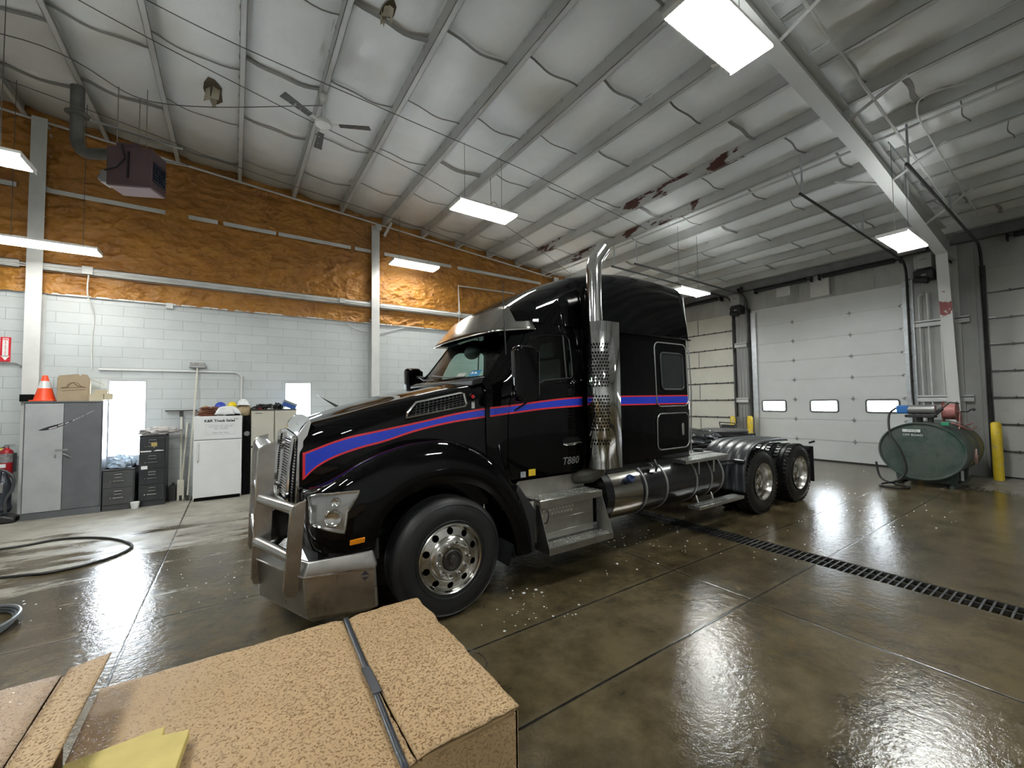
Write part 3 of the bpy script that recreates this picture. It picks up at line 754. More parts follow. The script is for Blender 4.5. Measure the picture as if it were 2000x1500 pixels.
# dark wheel well and rear mud guard
for s in (0, 1):
    f = MB()
    def well(u, v, s=s):
        a = R(-25 + 235 * u); y = 3.47 + .55 * v
        y = y if not s else 2 * YC - y
        return (1.62 + .78 * math.cos(a) * .93, y, .56 + .72 * math.sin(a))
    f.grid(well, 24, 2)
    ya, yb = (4.0, 4.02) if not s else (5.22, 5.24)
    f.box(.95, 2.3, ya, yb, .5, 1.25)
    obj('wheel_well', f, M['frame_black'], TR)
f = MB(); f.prism([(2.34, .32), (2.60, .32), (2.62, .75), (2.40, 1.05), (2.33, .8)], 1, 3.46, 3.98); obj('mud_guard', f, M['plastic'], TR, bevel=.01)
f = MB(); f.box(.60, 1.0, 3.95, 5.29, .55, 1.1).box(.56, .62, 3.6, 5.64, .5, .9); obj('radiator_block', f, M['frame_black'], TR)

# ---- conforming decals
def hit_side(x, z, trees, y_from=2.0):
    best = None
    for t in trees:
        h = t.ray_cast(Vector((x, y_from, z)), Vector((0, 1, 0)), 3.5)
        if h[0] is not None and (best is None or h[0].y < best[0].y): best = h
    return best
def strip(top, bot, trees, n=60, rows=3, off=.004, y_def=3.6):
    T = catmull([(a, 0, b) for a, b in top], n); B = catmull([(a, 0, b) for a, b in bot], n); f = MB(); V = []
    for i in range(n):
        col = []
        for j in range(rows):
            q = T[i].lerp(B[i], j / (rows - 1)); h = hit_side(q.x, q.z, trees)
            p = h[0] if h else Vector((q.x, y_def, q.z)); nr = h[1] if h else Vector((0, -1, 0))
            if nr.y > 0: nr = -nr
            col.append(f.v(p + nr * off))
        V.append(col)
    for i in range(n - 1):
        for j in range(rows - 1): f.face([V[i][j], V[i + 1][j], V[i + 1][j + 1], V[i][j + 1]])
    return f
def offset_pts(pts, d): return [(a, b + d) for a, b in pts]

# ---- cab lower shell: stacked plan outlines, hollow, with window openings
def outline(xf, xr, hf, hm, bulge, nfr=15):
    pts = [(xr, -hm)]
    for q in (.25, .5, .75): pts.append((xr + (xf + .32 - xr) * q, -hm))
    pts += [(xf + .32, -hm), (xf + .18, -(hm * .6 + hf * .4) - .012), (xf + .07, -hf - .035)]
    for i in range(nfr):
        y = -hf + 2 * hf * i / (nfr - 1); pts.append((xf - bulge * (1 - (y / hf) ** 2), y))
    pts += [(a, -b) for a, b in pts[:7][::-1]]
    return pts
def stack(levels, grow=0.0):
    f = MB(); rings = []
    for z, o in levels:
        rings.append([f.v((a, YC + b, z)) for a, b in o])
    n = len(rings[0])
    for A, B in zip(rings, rings[1:]):
        for k in range(n): f.face([A[k], A[(k + 1) % n], B[(k + 1) % n], B[k]])
    f.face(rings[0][::-1]); f.face(rings[-1]); return f
def cab_levels(g):
    L = []
    for z, xf, hf, hm, bu in ((1.08, 2.14, 1.00, 1.03, .03), (1.5, 2.12, 1.005, 1.045, .04), (2.0, 2.12, 1.00, 1.05, .06), (2.14, 2.16, .95, 1.05, .10), (2.40, 2.36, .90, 1.025, .10), (2.66, 2.555, .86, .995, .10), (2.80, 2.66, .84, .975, .09)):
        L.append((z if z > 1.1 or g >= 0 else z + .06, outline(xf - g, 3.46 + g * (1 if g > 0 else -.2) - (.0 if g >= 0 else .0), hf + g, hm + g, bu)))
    return L
cab_m = stack(cab_levels(0)).mesh('cab_solid')
inn = cab_levels(-.055); inn[0] = (1.16, inn[0][1]); inn[-1] = (2.75, inn[-1][1])
inn_m = stack([(z, [(min(a, 3.40), b) for a, b in o]) for z, o in inn]).mesh('cab_inner')
winpoly = catmull([(2.545, 0, 1.93), (2.50, 0, 2.12), (2.60, 0, 2.36), (2.70, 0, 2.56), (2.80, 0, 2.64)], 9)
WIN = [(2.60, 1.92), (2.53, 1.99), (2.50, 2.10), (2.545, 2.30), (2.62, 2.47), (2.70, 2.58), (2.80, 2.635), (3.0, 2.655), (3.22, 2.66), (3.265, 2.62), (3.275, 2.4), (3.27, 2.19), (3.24, 2.155), (3.0, 2.135), (2.84, 2.12), (2.74, 2.07), (2.66, 1.97)]
def cut_side(): f = MB(); f.prism(WIN, 1, YC - 1.3, YC + 1.3); return f.mesh('c1')
def cut_front():
    f = MB(); f.prism([(YC - .86, 2.17), (YC + .86, 2.17), (YC + .84, 2.40), (YC + .79, 2.69), (YC - .79, 2.69), (YC - .84, 2.40)], 0, 1.9, 2.75); return f.mesh('c2')
cabm = boolean(cab_m, [inn_m, cut_side(), cut_front()])
f = MB(); f.bm.from_mesh(cabm); cab = obj('cab', f, M['black_paint'], TR, smooth=35)
cab_bvh = bvh_of(cab)
cab_full = stack(cab_levels(0)); cfb = BVHTree.FromBMesh(cab_full.bm)
def cab_side(x, z):
    h = cfb.ray_cast(Vector((x, 2, z)), Vector((0, 1, 0)), 4); return h[0].y if h[0] else 3.6
# door panels, slightly proud, each with its window
def door_panel(s):
    P = [(2.40, 1.12), (3.38, 1.12), (3.40, 1.3), (3.40, 2.66), (3.34, 2.72), (2.80, 2.715), (2.66, 2.64), (2.56, 2.47), (2.46, 2.25), (2.42, 2.05), (2.36, 1.8), (2.35, 1.3)]
    out = stack(cab_levels(.009)).mesh('o'); a = MB(); a.prism(P, 1, *((2.9, YC - .7) if s < 0 else (YC + .7, 6.4)))
    d = boolean(out, [a.mesh('p')], 'INTERSECT')
    d = boolean(d, [stack(cab_levels(-.02)).mesh('i'), cut_side()])
    f = MB(); f.bm.from_mesh(d); o = obj('door', f, M['black_paint'], TR, smooth=35)
    # glass
    g = MB(); pts = [(x, (cab_side(x, z) + .016) if s < 0 else 2 * YC - cab_side(x, z) - .016, z) for x, z in WIN]
    c = Vector((2.95, pts[5][1] * .5 + pts[14][1] * .5, 2.38)); 
    vv = [g.v(p) for p in pts]
    g.face(vv); obj('window_glass', g, M['sideglass'], o, smooth=0)
    # window rim and divider
    g = MB(); g.tube([(x, p[1] - .012 * (1 if s < 0 else -1), z) for (x, z), p in zip(WIN, pts)], .009, 6, closed=True)
    y1 = pts[8][1]; g.tube([(3.17, (cab_side(3.17, 2.16)) if s < 0 else 2 * YC - cab_side(3.17, 2.16), 2.15), (3.17, (cab_side(3.17, 2.65)) if s < 0 else 2 * YC - cab_side(3.17, 2.65), 2.655)], .010, 6)
    obj('window_rim', g, M['plastic'], o)
    # handle
    yy = cab_side(3.2, 1.42) - .009; yy2 = (yy if s < 0 else 2 * YC - yy); k = 1 if s < 0 else -1
    h = MB(); h.prism([(3.09 + .14 * math.cos(a) + .14 * 1, 1.435 + .05 * math.sin(a)) for a in [i * PI / 10 for i in range(20)]], 1, yy2 - .002 * k, yy2 + .02 * k)
    ho = obj('handle_recess', h, M['void'], o)
    h = MB(); h.tube([(3.095, yy2 - .012 * k, 1.405), (3.12, yy2 - .035 * k, 1.40), (3.22, yy2 - .04 * k, 1.405), (3.33, yy2 - .035 * k, 1.415), (3.355, yy2 - .012 * k, 1.42)], [.012, .02, .021, .02, .012], 8)
    hh = obj('handle', h, M['chrome'], o); hh['label'] = 'chrome door handle'
    return o
dn = door_panel(-1); df = door_panel(1)
# character crease of the door under the window
f = MB(); f.tube([(x, cab_side(x, z) - .012, z) for x, z in ((2.43, 1.80), (2.55, 1.86), (2.66, 1.93), (2.74, 2.02), (2.84, 2.08), (3.0, 2.10), (3.3, 2.12))], .010, 6); obj('door_crease', f, M['black_paint'], TR)
# badge lettering on the door and the small stickers below it
ysd = cab_side(3.2, 1.2) - .011
text('model_badge', 'T880', .115, face_mtx((3.21, ysd, 1.205), (0, -1, 0)), M['hardware'], TR, .002, spacing=1.05, shear=.25, bold=.002)
f = MB(); f.box(2.615, 2.705, ysd, ysd + .004, 1.095, 1.165); obj('warning_sticker', f, mat('sticker_yellow', (.75, .52, .04), .4), TR)
f = MB(); f.box(2.51, 2.575, ysd, ysd + .004, 1.09, 1.15); obj('round_sticker', f, mat('sticker_grey', (.35, .37, .40), .4, var=.6, vs=60), TR)
# windshield
def ws(u, v):
    z = 2.155 + (2.705 - 2.155) * v; t = (z - 2.14)
    xf = 2.16 + t * .768 if z < 2.40 else 2.36 + (z - 2.40) * .75
    hf = .94 - t * .155; y = -.875 + 1.75 * u * 1.0; y *= (1 - .06 * v)
    return (xf + .012 - .10 * (1 - (y / hf) ** 2), YC + y, z)
f = MB(); f.grid(ws, 22, 8); wsh = obj('windshield', f, M['windshield'], TR, smooth=60, fix=False)
f = MB(); f.tube([ws(.5, v / 6) for v in range(7)], .004, 5)
def wsp(u, v, off=.006):
    p = Vector(ws(u, v)); return p + Vector((-off, 0, off * .6))
for (u0, u1, v0, v1, c, nm) in ((.055, .155, .03, .15, (.04, .22, .42), 'inspection_sticker'), (.205, .30, .03, .12, (.62, .65, .6), 'paper_sticker')):
    g = MB(); g.poly([wsp(u0, v0), wsp(u1, v0), wsp(u1, v1), wsp(u0, v1)]); so = obj(nm, g, mat(nm, c, .4), wsh, smooth=0, fix=False)
    if nm[0] == 'i':
        pm = wsp((u0 + u1) / 2, (v0 + v1) / 2, .010); text('sticker_text', '5-98', .055, face_mtx(pm, (-.6, -.25, .75)), mat('sticker_white', (.8, .85, .85), .5), wsh, .0005, bold=.002)
# wipers
f = MB(); f.tube([(2.10, 4.05, 2.17), (2.05, 4.35, 2.18), (2.08, 4.9, 2.23)], .008, 6).tube([(2.05, 4.75, 2.17), (2.02, 5.05, 2.18), (2.12, 5.45, 2.24)], .008, 6)
f.tube([(2.10, 4.05, 2.17), (2.12, 4.0, 2.13)], .014, 6); obj('wiper', f, M['plastic'], TR)
f = MB(); f.prism([(2.02, 2.06), (2.28, 2.12), (2.28, 2.17), (2.10, 2.155), (2.02, 2.12)], 1, 3.72, 5.52); obj('cowl', f, M['plastic'], TR, bevel=.01)
# interior seen through the glass
f = MB(); f.prism([(2.30, 1.3), (2.75, 1.3), (2.70, 2.05), (2.52, 2.17), (2.32, 2.12)], 1, 3.70, 5.54); obj('dashboard', f, M['interior'], TR, bevel=.03)
f = MB()
for cy in (4.15, 5.15):
    f.box(2.92, 3.34, cy - .23, cy + .23, 1.3, 1.72); f.prism([(3.24, 1.7), (3.40, 1.7), (3.40, 2.42), (3.33, 2.42)], 1, cy - .23, cy + .23); f.prism([(3.30, 2.45), (3.39, 2.45), (3.39, 2.64), (3.33, 2.64)], 1, cy - .13, cy + .13)
obj('seat', f, M['seatgrey'], TR, bevel=.04, seg=3)
f = MB(); f.tube([(2.86 + .06 * math.sin(a), 4.15 + .22 * math.cos(a), 2.02 + .20 * math.sin(a)) for a in [i * PI / 12 for i in range(24)]], .016, 8, closed=True); f.tube([(2.86, 4.15, 2.02), (2.65, 4.15, 1.92)], .03, 8); obj('steering_wheel', f, M['interior'], TR)
f = MB(); f.ball((2.50, 4.60, 2.52), .16, 16, (.5, 1, .55)); obj('sensor_housing', f, M['interior'], TR)

# ---- sleeper box
def sl_out(g, hm, x0=3.50, x1=5.53, r=.07):
    pts = []
    for cx, cy, a0 in ((x1 - r, hm - r, 0), (x0 + r * .5, hm - r * .5, 90), (x0 + r * .5, -hm + r * .5, 180), (x1 - r, -hm + r, 270)):
        rr = r if cx > 5 else r * .5
        for i in range(6): a = R(a0 + 18 * i); pts.append((cx + (rr + g) * math.cos(a), cy + (rr + g) * math.sin(a)))
    return pts
f = stack([(1.08, sl_out(0, 1.075)), (1.3, sl_out(0, 1.09)), (2.0, sl_out(0, 1.10)), (2.78, sl_out(0, 1.075))])
sl = obj('sleeper', f, M['black_paint'], TR, smooth=40); sl_bvh = bvh_of(sl)
def sl_side(x, z):
    h = sl_bvh.ray_cast(Vector((x, 2, z)), Vector((0, 1, 0)), 4); return h[0].y if h[0] else 3.53
f = MB(); f.box(3.40, 3.52, YC - .98, YC + .98, 1.15, 2.76); obj('cab_gaiter', f, M['rubber'], TR)
# roof fairing over cab and sleeper
def ftab(x):
    zc = lerp_tab([(2.60, 3.03), (2.8, 3.16), (3.1, 3.33), (3.5, 3.49), (3.9, 3.59), (4.5, 3.66), (5.1, 3.66), (5.53, 3.62)], x)
    hb = lerp_tab([(2.60, .86), (2.75, .94), (3.0, .985), (3.46, 1.0), (3.56, 1.09), (4.2, 1.105), (5.53, 1.085)], x)
    ex = lerp_tab([(2.60, .62), (3.0, .50), (3.5, .36), (4.2, .27), (5.53, .24)], x)
    zb = lerp_tab([(2.60, 2.78), (3.46, 2.77), (3.55, 2.755), (5.53, 2.755)], x)
    return zc, hb, ex, zb
_dx = [2.60 + (5.53 - 2.60) * i / 120 for i in range(121)]
def smooth_tab(k, r):
    raw = [ftab(x)[k] for x in _dx]; out = []
    for i in range(121):
        w_ = [(math.exp(-(j / r) ** 2), raw[min(max(i + j, 0), 120)] + (0 if 0 <= i + j <= 120 else (raw[0] - raw[-(i + j)] if i + j < 0 else raw[120] - raw[240 - i - j]))) for j in range(-14, 15)]
        out.append(sum(a * b for a, b in w_) / sum(a for a, b in w_))
    return out
_sm = [smooth_tab(0, 9), smooth_tab(1, 5), smooth_tab(2, 9), smooth_tab(3, 2)]
XSF = _dx
f = MB(); V = []
for i_, x in enumerate(XSF):
    zc, hb, ex, zb = (q[i_] for q in _sm); row = []
    dip = .02 if 3.47 < x < 3.51 else 0
    for i in range(73):
        a = PI * i / 72; c_, s_ = math.cos(a), math.sin(a)
        yy = -math.copysign(abs(c_) ** ex, c_) * (hb - dip); zz = zb + (zc - zb - dip) * abs(s_) ** (ex * 1.15)
        yy *= 1 - .10 * (zz - zb)          # tumblehome
        row.append(f.v((x, YC + yy, zz)))
    V.append(row)
for A, B in zip(V, V[1:]):
    for k in range(72): f.face([A[k], A[k + 1], B[k + 1], B[k]])
f.face(V[0]); f.face(V[-1][::-1])
rf = obj('roof_fairing', f, M['black_paint'], TR, smooth=40)
f = MB(); f.box(3.54, 5.55, YC - 1.115, YC + 1.115, 2.745, 2.765); obj('fairing_seam', f, M['black_paint'], TR, bevel=.006)
# rear corner extender edge, bright thin line at the sleeper back
f = MB(); f.tube([(5.55, YC - 1.06, 1.10), (5.56, YC - 1.085, 2.0), (5.55, YC - 1.06, 2.78), (5.50, YC - 1.03, 3.4)], .010, 6); obj('back_edge_trim', f, M['hardware'], TR)
# upper and lower hatches on the sleeper side
def hatch(x0, x1, z0, z1, win=None):
    r = .09; P = rounded(x0, x1, z0, z1, r)
    f = MB(); vs = [f.v((a, sl_side(a, b) - .010, b)) for a, b in P]; f.face(vs)
    vb = [f.v((a, sl_side(a, b) + .01, b)) for a, b in P]
    for i in range(len(P)): f.face([vs[i], vs[(i + 1) % len(P)], vb[(i + 1) % len(P)], vb[i]])
    o = obj('hatch', f, M['black_paint'], TR, smooth=20)
    g = MB(); g.tube([(a, sl_side(a, b) - .012, b) for a, b in P], .009, 6, closed=True); obj('hatch_trim', g, M['hardware'], o)
    return o
h1 = hatch(4.72, 5.44, 1.80, 2.68)
g = MB(); P = rounded(4.84, 5.34, 2.03, 2.54, .06); g.tube([(a, sl_side(a, b) - .014, b) for a, b in P], .012, 6, closed=True); obj('window_rim', g, M['plastic'], h1)
g = MB(); g.face([g.v((a, sl_side(a, b) - .0125, b)) for a, b in P]); obj('hatch_window', g, mat('tinted_glass', (.02, .022, .024), .05), h1, smooth=0)
h2 = hatch(4.73, 5.45, 1.21, 1.70)
g = MB(); g.prism([(a, b) for a, b in rounded(5.22, 5.32, 1.36, 1.58, .045)], 1, sl_side(5.3, 1.4) - .014, sl_side(5.3, 1.4)); obj('latch_recess', g, M['void'], h2)
g = MB(); g.prism([(a, b) for a, b in rounded(5.265, 5.315, 1.385, 1.555, .02)], 1, sl_side(5.3, 1.4) - .028, sl_side(5.3, 1.4) - .012); obj('latch_handle', g, M['polished'], h2, bevel=.004)
# sleeper skirt
f = MB(); f.box(3.52, 5.50, YC - 1.05, YC + 1.05, 1.0, 1.09); obj('sleeper_sill', f, M['frame_black'], TR)
f = MB(); f.tube([(4.62, 3.50, 1.10), (4.62, 3.46, 1.02), (4.62, 3.48, .95)], .018, 6).tube([(4.52, 3.50, 1.06), (4.52, 3.45, 1.02)], .014, 6).box(4.48, 4.66, 3.47, 3.52, 1.03, 1.06); obj('air_line_bracket', f, M['frame_black'], TR)

# ---- the stripe, hood to sleeper
UP = [(.505, 1.475), (.70, 1.555), (.86, 1.605), (1.04, 1.64), (1.48, 1.722), (1.80, 1.785), (2.13, 1.835)]
LO = [(.505, 1.245), (.60, 1.345), (.74, 1.425), (.93, 1.49), (1.16, 1.545), (1.43, 1.625), (1.76, 1.69), (2.13, 1.735)]
UC = [(2.155, 1.84), (2.45, 1.865), (2.8, 1.90), (3.1, 1.925), (3.40, 1.94)]; LC = [(2.155, 1.74), (2.45, 1.77), (2.8, 1.80), (3.1, 1.815), (3.40, 1.825)]
US = [(3.53, 1.945), (4.2, 1.95), (5.50, 1.955)]; LS = [(3.53, 1.83), (4.2, 1.825), (5.50, 1.825)]
dn_bvh = bvh_of(dn)
h_bvh = [bvh_of(h1)]
for (U, L, tr) in ((UP, LO, [hood_bvh]), (UC, LC, [cab_bvh, dn_bvh]), (US, LS, [sl_bvh] + h_bvh)):
    b = .018
    s1 = strip(offset_pts(U, -b), offset_pts(L, b), tr, 90, 4, .003); obj('blue_stripe', s1, M['blue'], TR, smooth=60, fix=False)
    s2 = strip(U, offset_pts(U, -b), tr, 90, 2, .003); obj('red_pinstripe', s2, M['red'], TR, smooth=60, fix=False)
    s3 = strip(offset_pts(L, b), L, tr, 90, 2, .003); obj('red_pinstripe', s3, M['red'], TR, smooth=60, fix=False)
s4 = strip([(.495, 1.475), (.515, 1.478)], [(.495, 1.24), (.515, 1.262)], [hood_bvh], 3, 8, .0035); obj('red_pinstripe', s4, M['red'], TR, smooth=60, fix=False)

# ---- hood side intake
IN = [(1.33, 1.745), (1.345, 1.80), (1.44, 1.895), (1.88, 1.985), (1.915, 1.975), (1.925, 1.88), (1.91, 1.86)]
def hp(x, z, o=.006):
    h = hit_side(x, z, [hood_bvh]); return (x, (h[0].y if h else hys(x)) - o, z)
f = MB(); f.face([f.v(hp(a, b, .004)) for a, b in IN]); ino = obj('air_intake', f, M['void'], TR, smooth=0)
f = MB(); pts = [hp(a, b, .012) for a, b in IN]; f.tube(pts, .014, 8, closed=True); fo = obj('intake_frame', f, M['chrome'], ino); fo['label'] = 'chrome frame of the intake'
f = MB()
for k in range(13):
    x = 1.42 + k * .04; zb = lerp_tab([(1.33, 1.755), (1.92, 1.87)], x); zt = lerp_tab([(1.345, 1.79), (1.44, 1.885), (1.9, 1.975)], x)
    f.tube([hp(x, zb, .008), hp(x + .02, zt, .008)], .004, 4)
for k in range(4):
    f.tube([hp(1.37 + .02 * k, 1.775 + .03 * k, .008), hp(1.90, 1.89 + .022 * k, .008)], .004, 4)
obj('intake_mesh', f, M['plastic'], ino)
# small round emblem with a ribbon, on the hood behind the intake
ex, ez = 1.995, 1.95; ey = hp(ex, ez)[1]
f = MB(); f.cyl((ex, ey - .004, ez), (ex, ey + .006, ez), .018, 20); eo = obj('hood_emblem', f, M['red'], TR)
f = MB(); f.lathe([(.018, 0), (.022, .006), (.034, .006), (.036, -.004), (.018, 0)], (ex, ey, ez), (0, -1, 0), 20).box(ex - .018, ex + .018, ey - .008, ey, ez - .12, ez - .045).box(ex - .008, ex + .008, ey - .006, ey, ez - .05, ez - .03); obj('emblem_rim', f, M['chrome'], eo)
# hood crown / front edge trims
f = MB()
def crown(u, v):
    y = 4.02 + (2 * (YC - 4.02)) * u; s = 1 - (2 * u - 1) ** 2
    a = Vector((.455 - .02 * s, y, 1.625 + .03 * s)); b = Vector((.555, y, 1.765 + .03 * s))
    return a.lerp(b, v) + Vector((-.012, 0, .012)) * math.sin(PI * v)
f.grid(crown, 16, 6)
for yy in (4.02, 2 * YC - 4.02):
    f.prism([(.455, 1.625), (.55, 1.765), (.562, 1.73), (.515, 1.55), (.47, 1.50)], 1, yy - .012, yy + .012)
cr = obj('hood_crown', f, M['chrome'], TR, smooth=40, fix=False); cr['label'] = 'chrome crown above the grille'
# grille
f = MB()
f.tube([(.43, 4.03, 1.60), (.40, 4.03, 1.35), (.385, 4.03, 1.02)], .022, 8).tube([(.43, 2 * YC - 4.03, 1.60), (.40, 2 * YC - 4.03, 1.35), (.385, 2 * YC - 4.03, 1.02)], .030, 8)
f.tube([(.44, 4.03, 1.60), (.42, YC, 1.63), (.44, 2 * YC - 4.03, 1.60)], .028, 8).tube([(.385, 4.03, 1.02), (.365, YC, 1.0), (.385, 2 * YC - 4.03, 1.02)], .03, 8).tube([(.42, YC, 1.62), (.365, YC, 1.0)], .022, 8)
gr = obj('grille', f, M['chrome'], TR)
f = MB()
for k in range(22):
    z = 1.05 + k * .0252; x = .392 + (z - 1.02) * .07
    f.tube([(x + .02, 4.05, z), (x, YC - .3, z + .004), (x - .015, YC, z + .004), (x, YC + .3, z + .004), (x + .02, 2 * YC - 4.05, z)], .0085, 6)
obj('grille_bars', f, M['polished'], gr)
f = MB(); f.box(.455, .47, 4.03, 2 * YC - 4.03, 1.0, 1.62); obj('grille_backing', f, M['void'], gr)
for yy in (4.01, 2 * YC - 4.01): f = MB(); f.prism([(.44, 1.0), (.46, 1.62), (.50, 1.62), (.49, 1.0)], 1, yy - .015, yy + .015); obj('grille_surround', f, M['chrome'], gr)

# ---- headlights
HLP = [(.505, 1.16), (.56, 1.185), (.68, 1.20), (.825, 1.205), (.80, 1.155), (.735, 1.055), (.715, .905), (.60, .94), (.515, .975)]
def fhit(x, z, o=.004):
    h = fender_bvh.ray_cast(Vector((x, 2, z)), Vector((0, 1, 0)), 3)
    return (Vector(h[0]) + (h[1] if h[1].y < 0 else -h[1]) * o) if h[0] else Vector((x, 3.5, z))
def headlight(s):
    P = HLP; f = MB(); cx = sum(a for a, b in P) / len(P); cz = sum(b for a, b in P) / len(P)
    dens = []
    for (a, b), (c, d) in zip(P, P[1:] + P[:1]):
        for q in range(6): dens.append((a + (c - a) * q / 6, b + (d - b) * q / 6))
    def mk(o, sc0=1.0, depth=0.0):
        f = MB(); rings = []
        for t in (1, .88, .76, .64, .52, .4, .28, .16, .06):
            rings.append([f.v(fhit(cx + (a - cx) * t * sc0, cz + (b - cz) * t * sc0, o + depth * (1 - t))) for a, b in dens])
        n = len(dens)
        for A, B in zip(rings, rings[1:]):
            for k in range(n): f.face([A[k], A[(k + 1) % n], B[(k + 1) % n], B[k]])
        f.face(rings[-1])
        if s > 0:
            for v_ in f.bm.verts: v_.co.y = 2 * YC - v_.co.y
        return f
    o = obj('headlight', mk(.006), M['headback'], TR, smooth=60)
    lens = mk(.022, .985, .010); obj('lens', lens, M['lens'], o, smooth=60)
    g = MB(); pts = [fhit(a, b, .014) for a, b in dens]; pts = [p if s < 0 else Vector((p.x, 2 * YC - p.y, p.z)) for p in pts]
    g.tube(pts, .010, 6, closed=True); obj('bezel', g, M['chrome'], o)
    for (lx, lz, r) in ((.64, 1.02, .060), (.66, 1.135, .034)):
        c = fhit(lx, lz, .010); n_ = Vector((-.35, -1, .05)).normalized()
        if s > 0: c.y = 2 * YC - c.y; n_.y = -n_.y
        g = MB(); g.lathe([(0, .004), (r * .5, .006), (r * .92, .016), (r, .020), (r * 1.08, .012)], c, n_, 24); obj('reflector', g, M['chrome'], o)
M['headback'] = mat('headlamp_reflector', (.42, .42, .42), .25, .75, var=.12, vs=4)
headlight(-1); headlight(1)
for s in (-1, 1):
    a = fhit(.755, .815, .0); b = fhit(.86, .822, .0); g = MB()
    pts = [(.755, .795), (.865, .803), (.865, .842), (.755, .834)]
    ff = []
    for x, z in pts:
        p = fhit(x, z, .0); ff.append(p if s < 0 else Vector((p.x, 2 * YC - p.y, p.z)))
    d = Vector((0, -.016 * (1 if s < 0 else -1), 0)); A = [g.v(p) for p in ff]; B = [g.v(p + d) for p in ff]
    g.face(B); g.face(A[::-1])
    for i in range(4): g.face([A[i], A[(i + 1) % 4], B[(i + 1) % 4], B[i]])
    mk_ = obj('side_marker', g, M['amber'], TR, bevel=.003); mk_['label'] = 'amber side marker'
f = MB(); f.box(.62, 1.0, 3.47, 3.55, .62, .78); obj('valance', f, M['frame_black'], TR)

# ---- bumper guard
def bump_poly(z, dx=0.0):
    return [(.93 + dx, 3.34, z), (.44 + dx, 3.46, z), (.175 + dx, 4.10, z), (.175 + dx, 2 * YC - 4.10, z), (.44 + dx, 2 * YC - 3.46, z), (.93 + dx, 2 * YC - 3.34, z)]
f = MB()
rows = [bump_poly(.26, .07), bump_poly(.30, .02), bump_poly(.60), bump_poly(.625, .012), bump_poly(.74, .085)]
rows[0][0] = (.90, 3.40, .26); rows[0][-1] = (.90, 2 * YC - 3.40, .26)
rows[4] = [(.91, 3.37, .735), (.475, 3.495, .70), (.215, 4.11, .67), (.215, 2 * YC - 4.11, .67), (.475, 2 * YC - 3.495, .70), (.91, 2 * YC - 3.37, .735)]
rows[0][2] = (.28, 4.12, .27); rows[0][3] = (.28, 2 * YC - 4.12, .27)
Vr = [[f.v(p) for p in r] for r in rows]
Vi = [[f.v((p[0] + .02, YC + (p[1] - YC) * .985, p[2])) for p in r] for r in rows]
for A, B in zip(Vr, Vr[1:]):
    for k in range(5): f.face([A[k], A[k + 1], B[k + 1], B[k]])
for A, B in zip(Vi, Vi[1:]):
    for k in range(5): f.face([A[k], B[k], B[k + 1], A[k + 1]])
for k in range(5):
    f.face([Vr[0][k], Vi[0][k], Vi[0][k + 1], Vr[0][k + 1]]); f.face([Vr[-1][k], Vr[-1][k + 1], Vi[-1][k + 1], Vi[-1][k]])
for r in range(4):
    f.face([Vr[r][0], Vr[r + 1][0], Vi[r + 1][0], Vi[r][0]]); f.face([Vr[r][5], Vi[r][5], Vi[r + 1][5], Vr[r + 1][5]])
bo = obj('bumper_guard', f, M['brushed'], TR, smooth=25, bevel=.012, seg=3); bo['label'] = 'heavy brushed aluminium bumper guard'
f = MB(); f.tube(rows[2], .009, 6); obj('lip_highlight', f, M['polished'], bo)  # bright tube added along the crease to draw the lip's highlight
def upright(y, x0b, x0t, w_, z0, z1, nm='upright'):
    f = MB(); r = .09; P = [(x0b + .015, z0), (x0b + w_ * .75, z0 - .02), (x0b + w_ * .95, z0 + .02), (x0t + w_, z1)]
    for i in range(7): a = R(90 + 90 * i / 6); P.append((x0t + r + r * math.cos(a) * 1.0 if i else x0t + r, z1 - .015 - r + r * math.sin(a)))
    P.append((x0b, z0 + .04)); f.prism(P, 1, y - .006, y + .006)
    o = obj(nm, f, M['brushed'], bo, smooth=20, bevel=.003)
    # folded front lip
    g = MB(); pts = [(x0b + .002, y, z0 + .04), (x0t + .002, y, z1 - .015 - r)] + [(x0t + r + r * math.cos(R(180 - 15 * i)), y, z1 - .015 - r + r * math.sin(R(180 - 15 * i))) for i in range(1, 7)] + [(x0t + w_, y, z1)]
    g.tube(pts, .008, 6); obj('upright_lip', g, M['polished'], bo)
upright(3.52, .315, .355, .108, .47, 1.165); upright(2 * YC - 3.52, .315, .355, .108, .47, 1.165)
upright(4.12, .135, .168, .135, .40, 1.575); upright(2 * YC - 4.12, .135, .168, .135, .40, 1.575)
f = MB()
for z in (1.095, .745):
    f.tube([(.405 - (.035 if z < 1 else 0), 3.52, z), (.20 - (.025 if z < 1 else 0), 4.12, z)], .042, 14); f.tube([(.405 - (.035 if z < 1 else 0), 2 * YC - 3.52, z), (.20 - (.025 if z < 1 else 0), 2 * YC - 4.12, z)], .042, 14)
    f.tube([(.215 - (.025 if z < 1 else 0), 4.12, z), (.215 - (.025 if z < 1 else 0), 2 * YC - 4.12, z)], .042, 14)
obj('guard_tube', f, M['polished'], bo)
f = MB()
def toplate(u, v): a = R(185 - 80 * v); return (.245 + .06 * math.cos(a), 4.12 + (2 * YC - 8.24) * u, 1.50 + .06 * math.sin(a))
f.grid(toplate, 2, 8); f.tube([(.255, 4.12, 1.50), (.255, 2 * YC - 4.12, 1.50)], .048, 14); obj('guard_top_tube', f, M['polished'], bo)
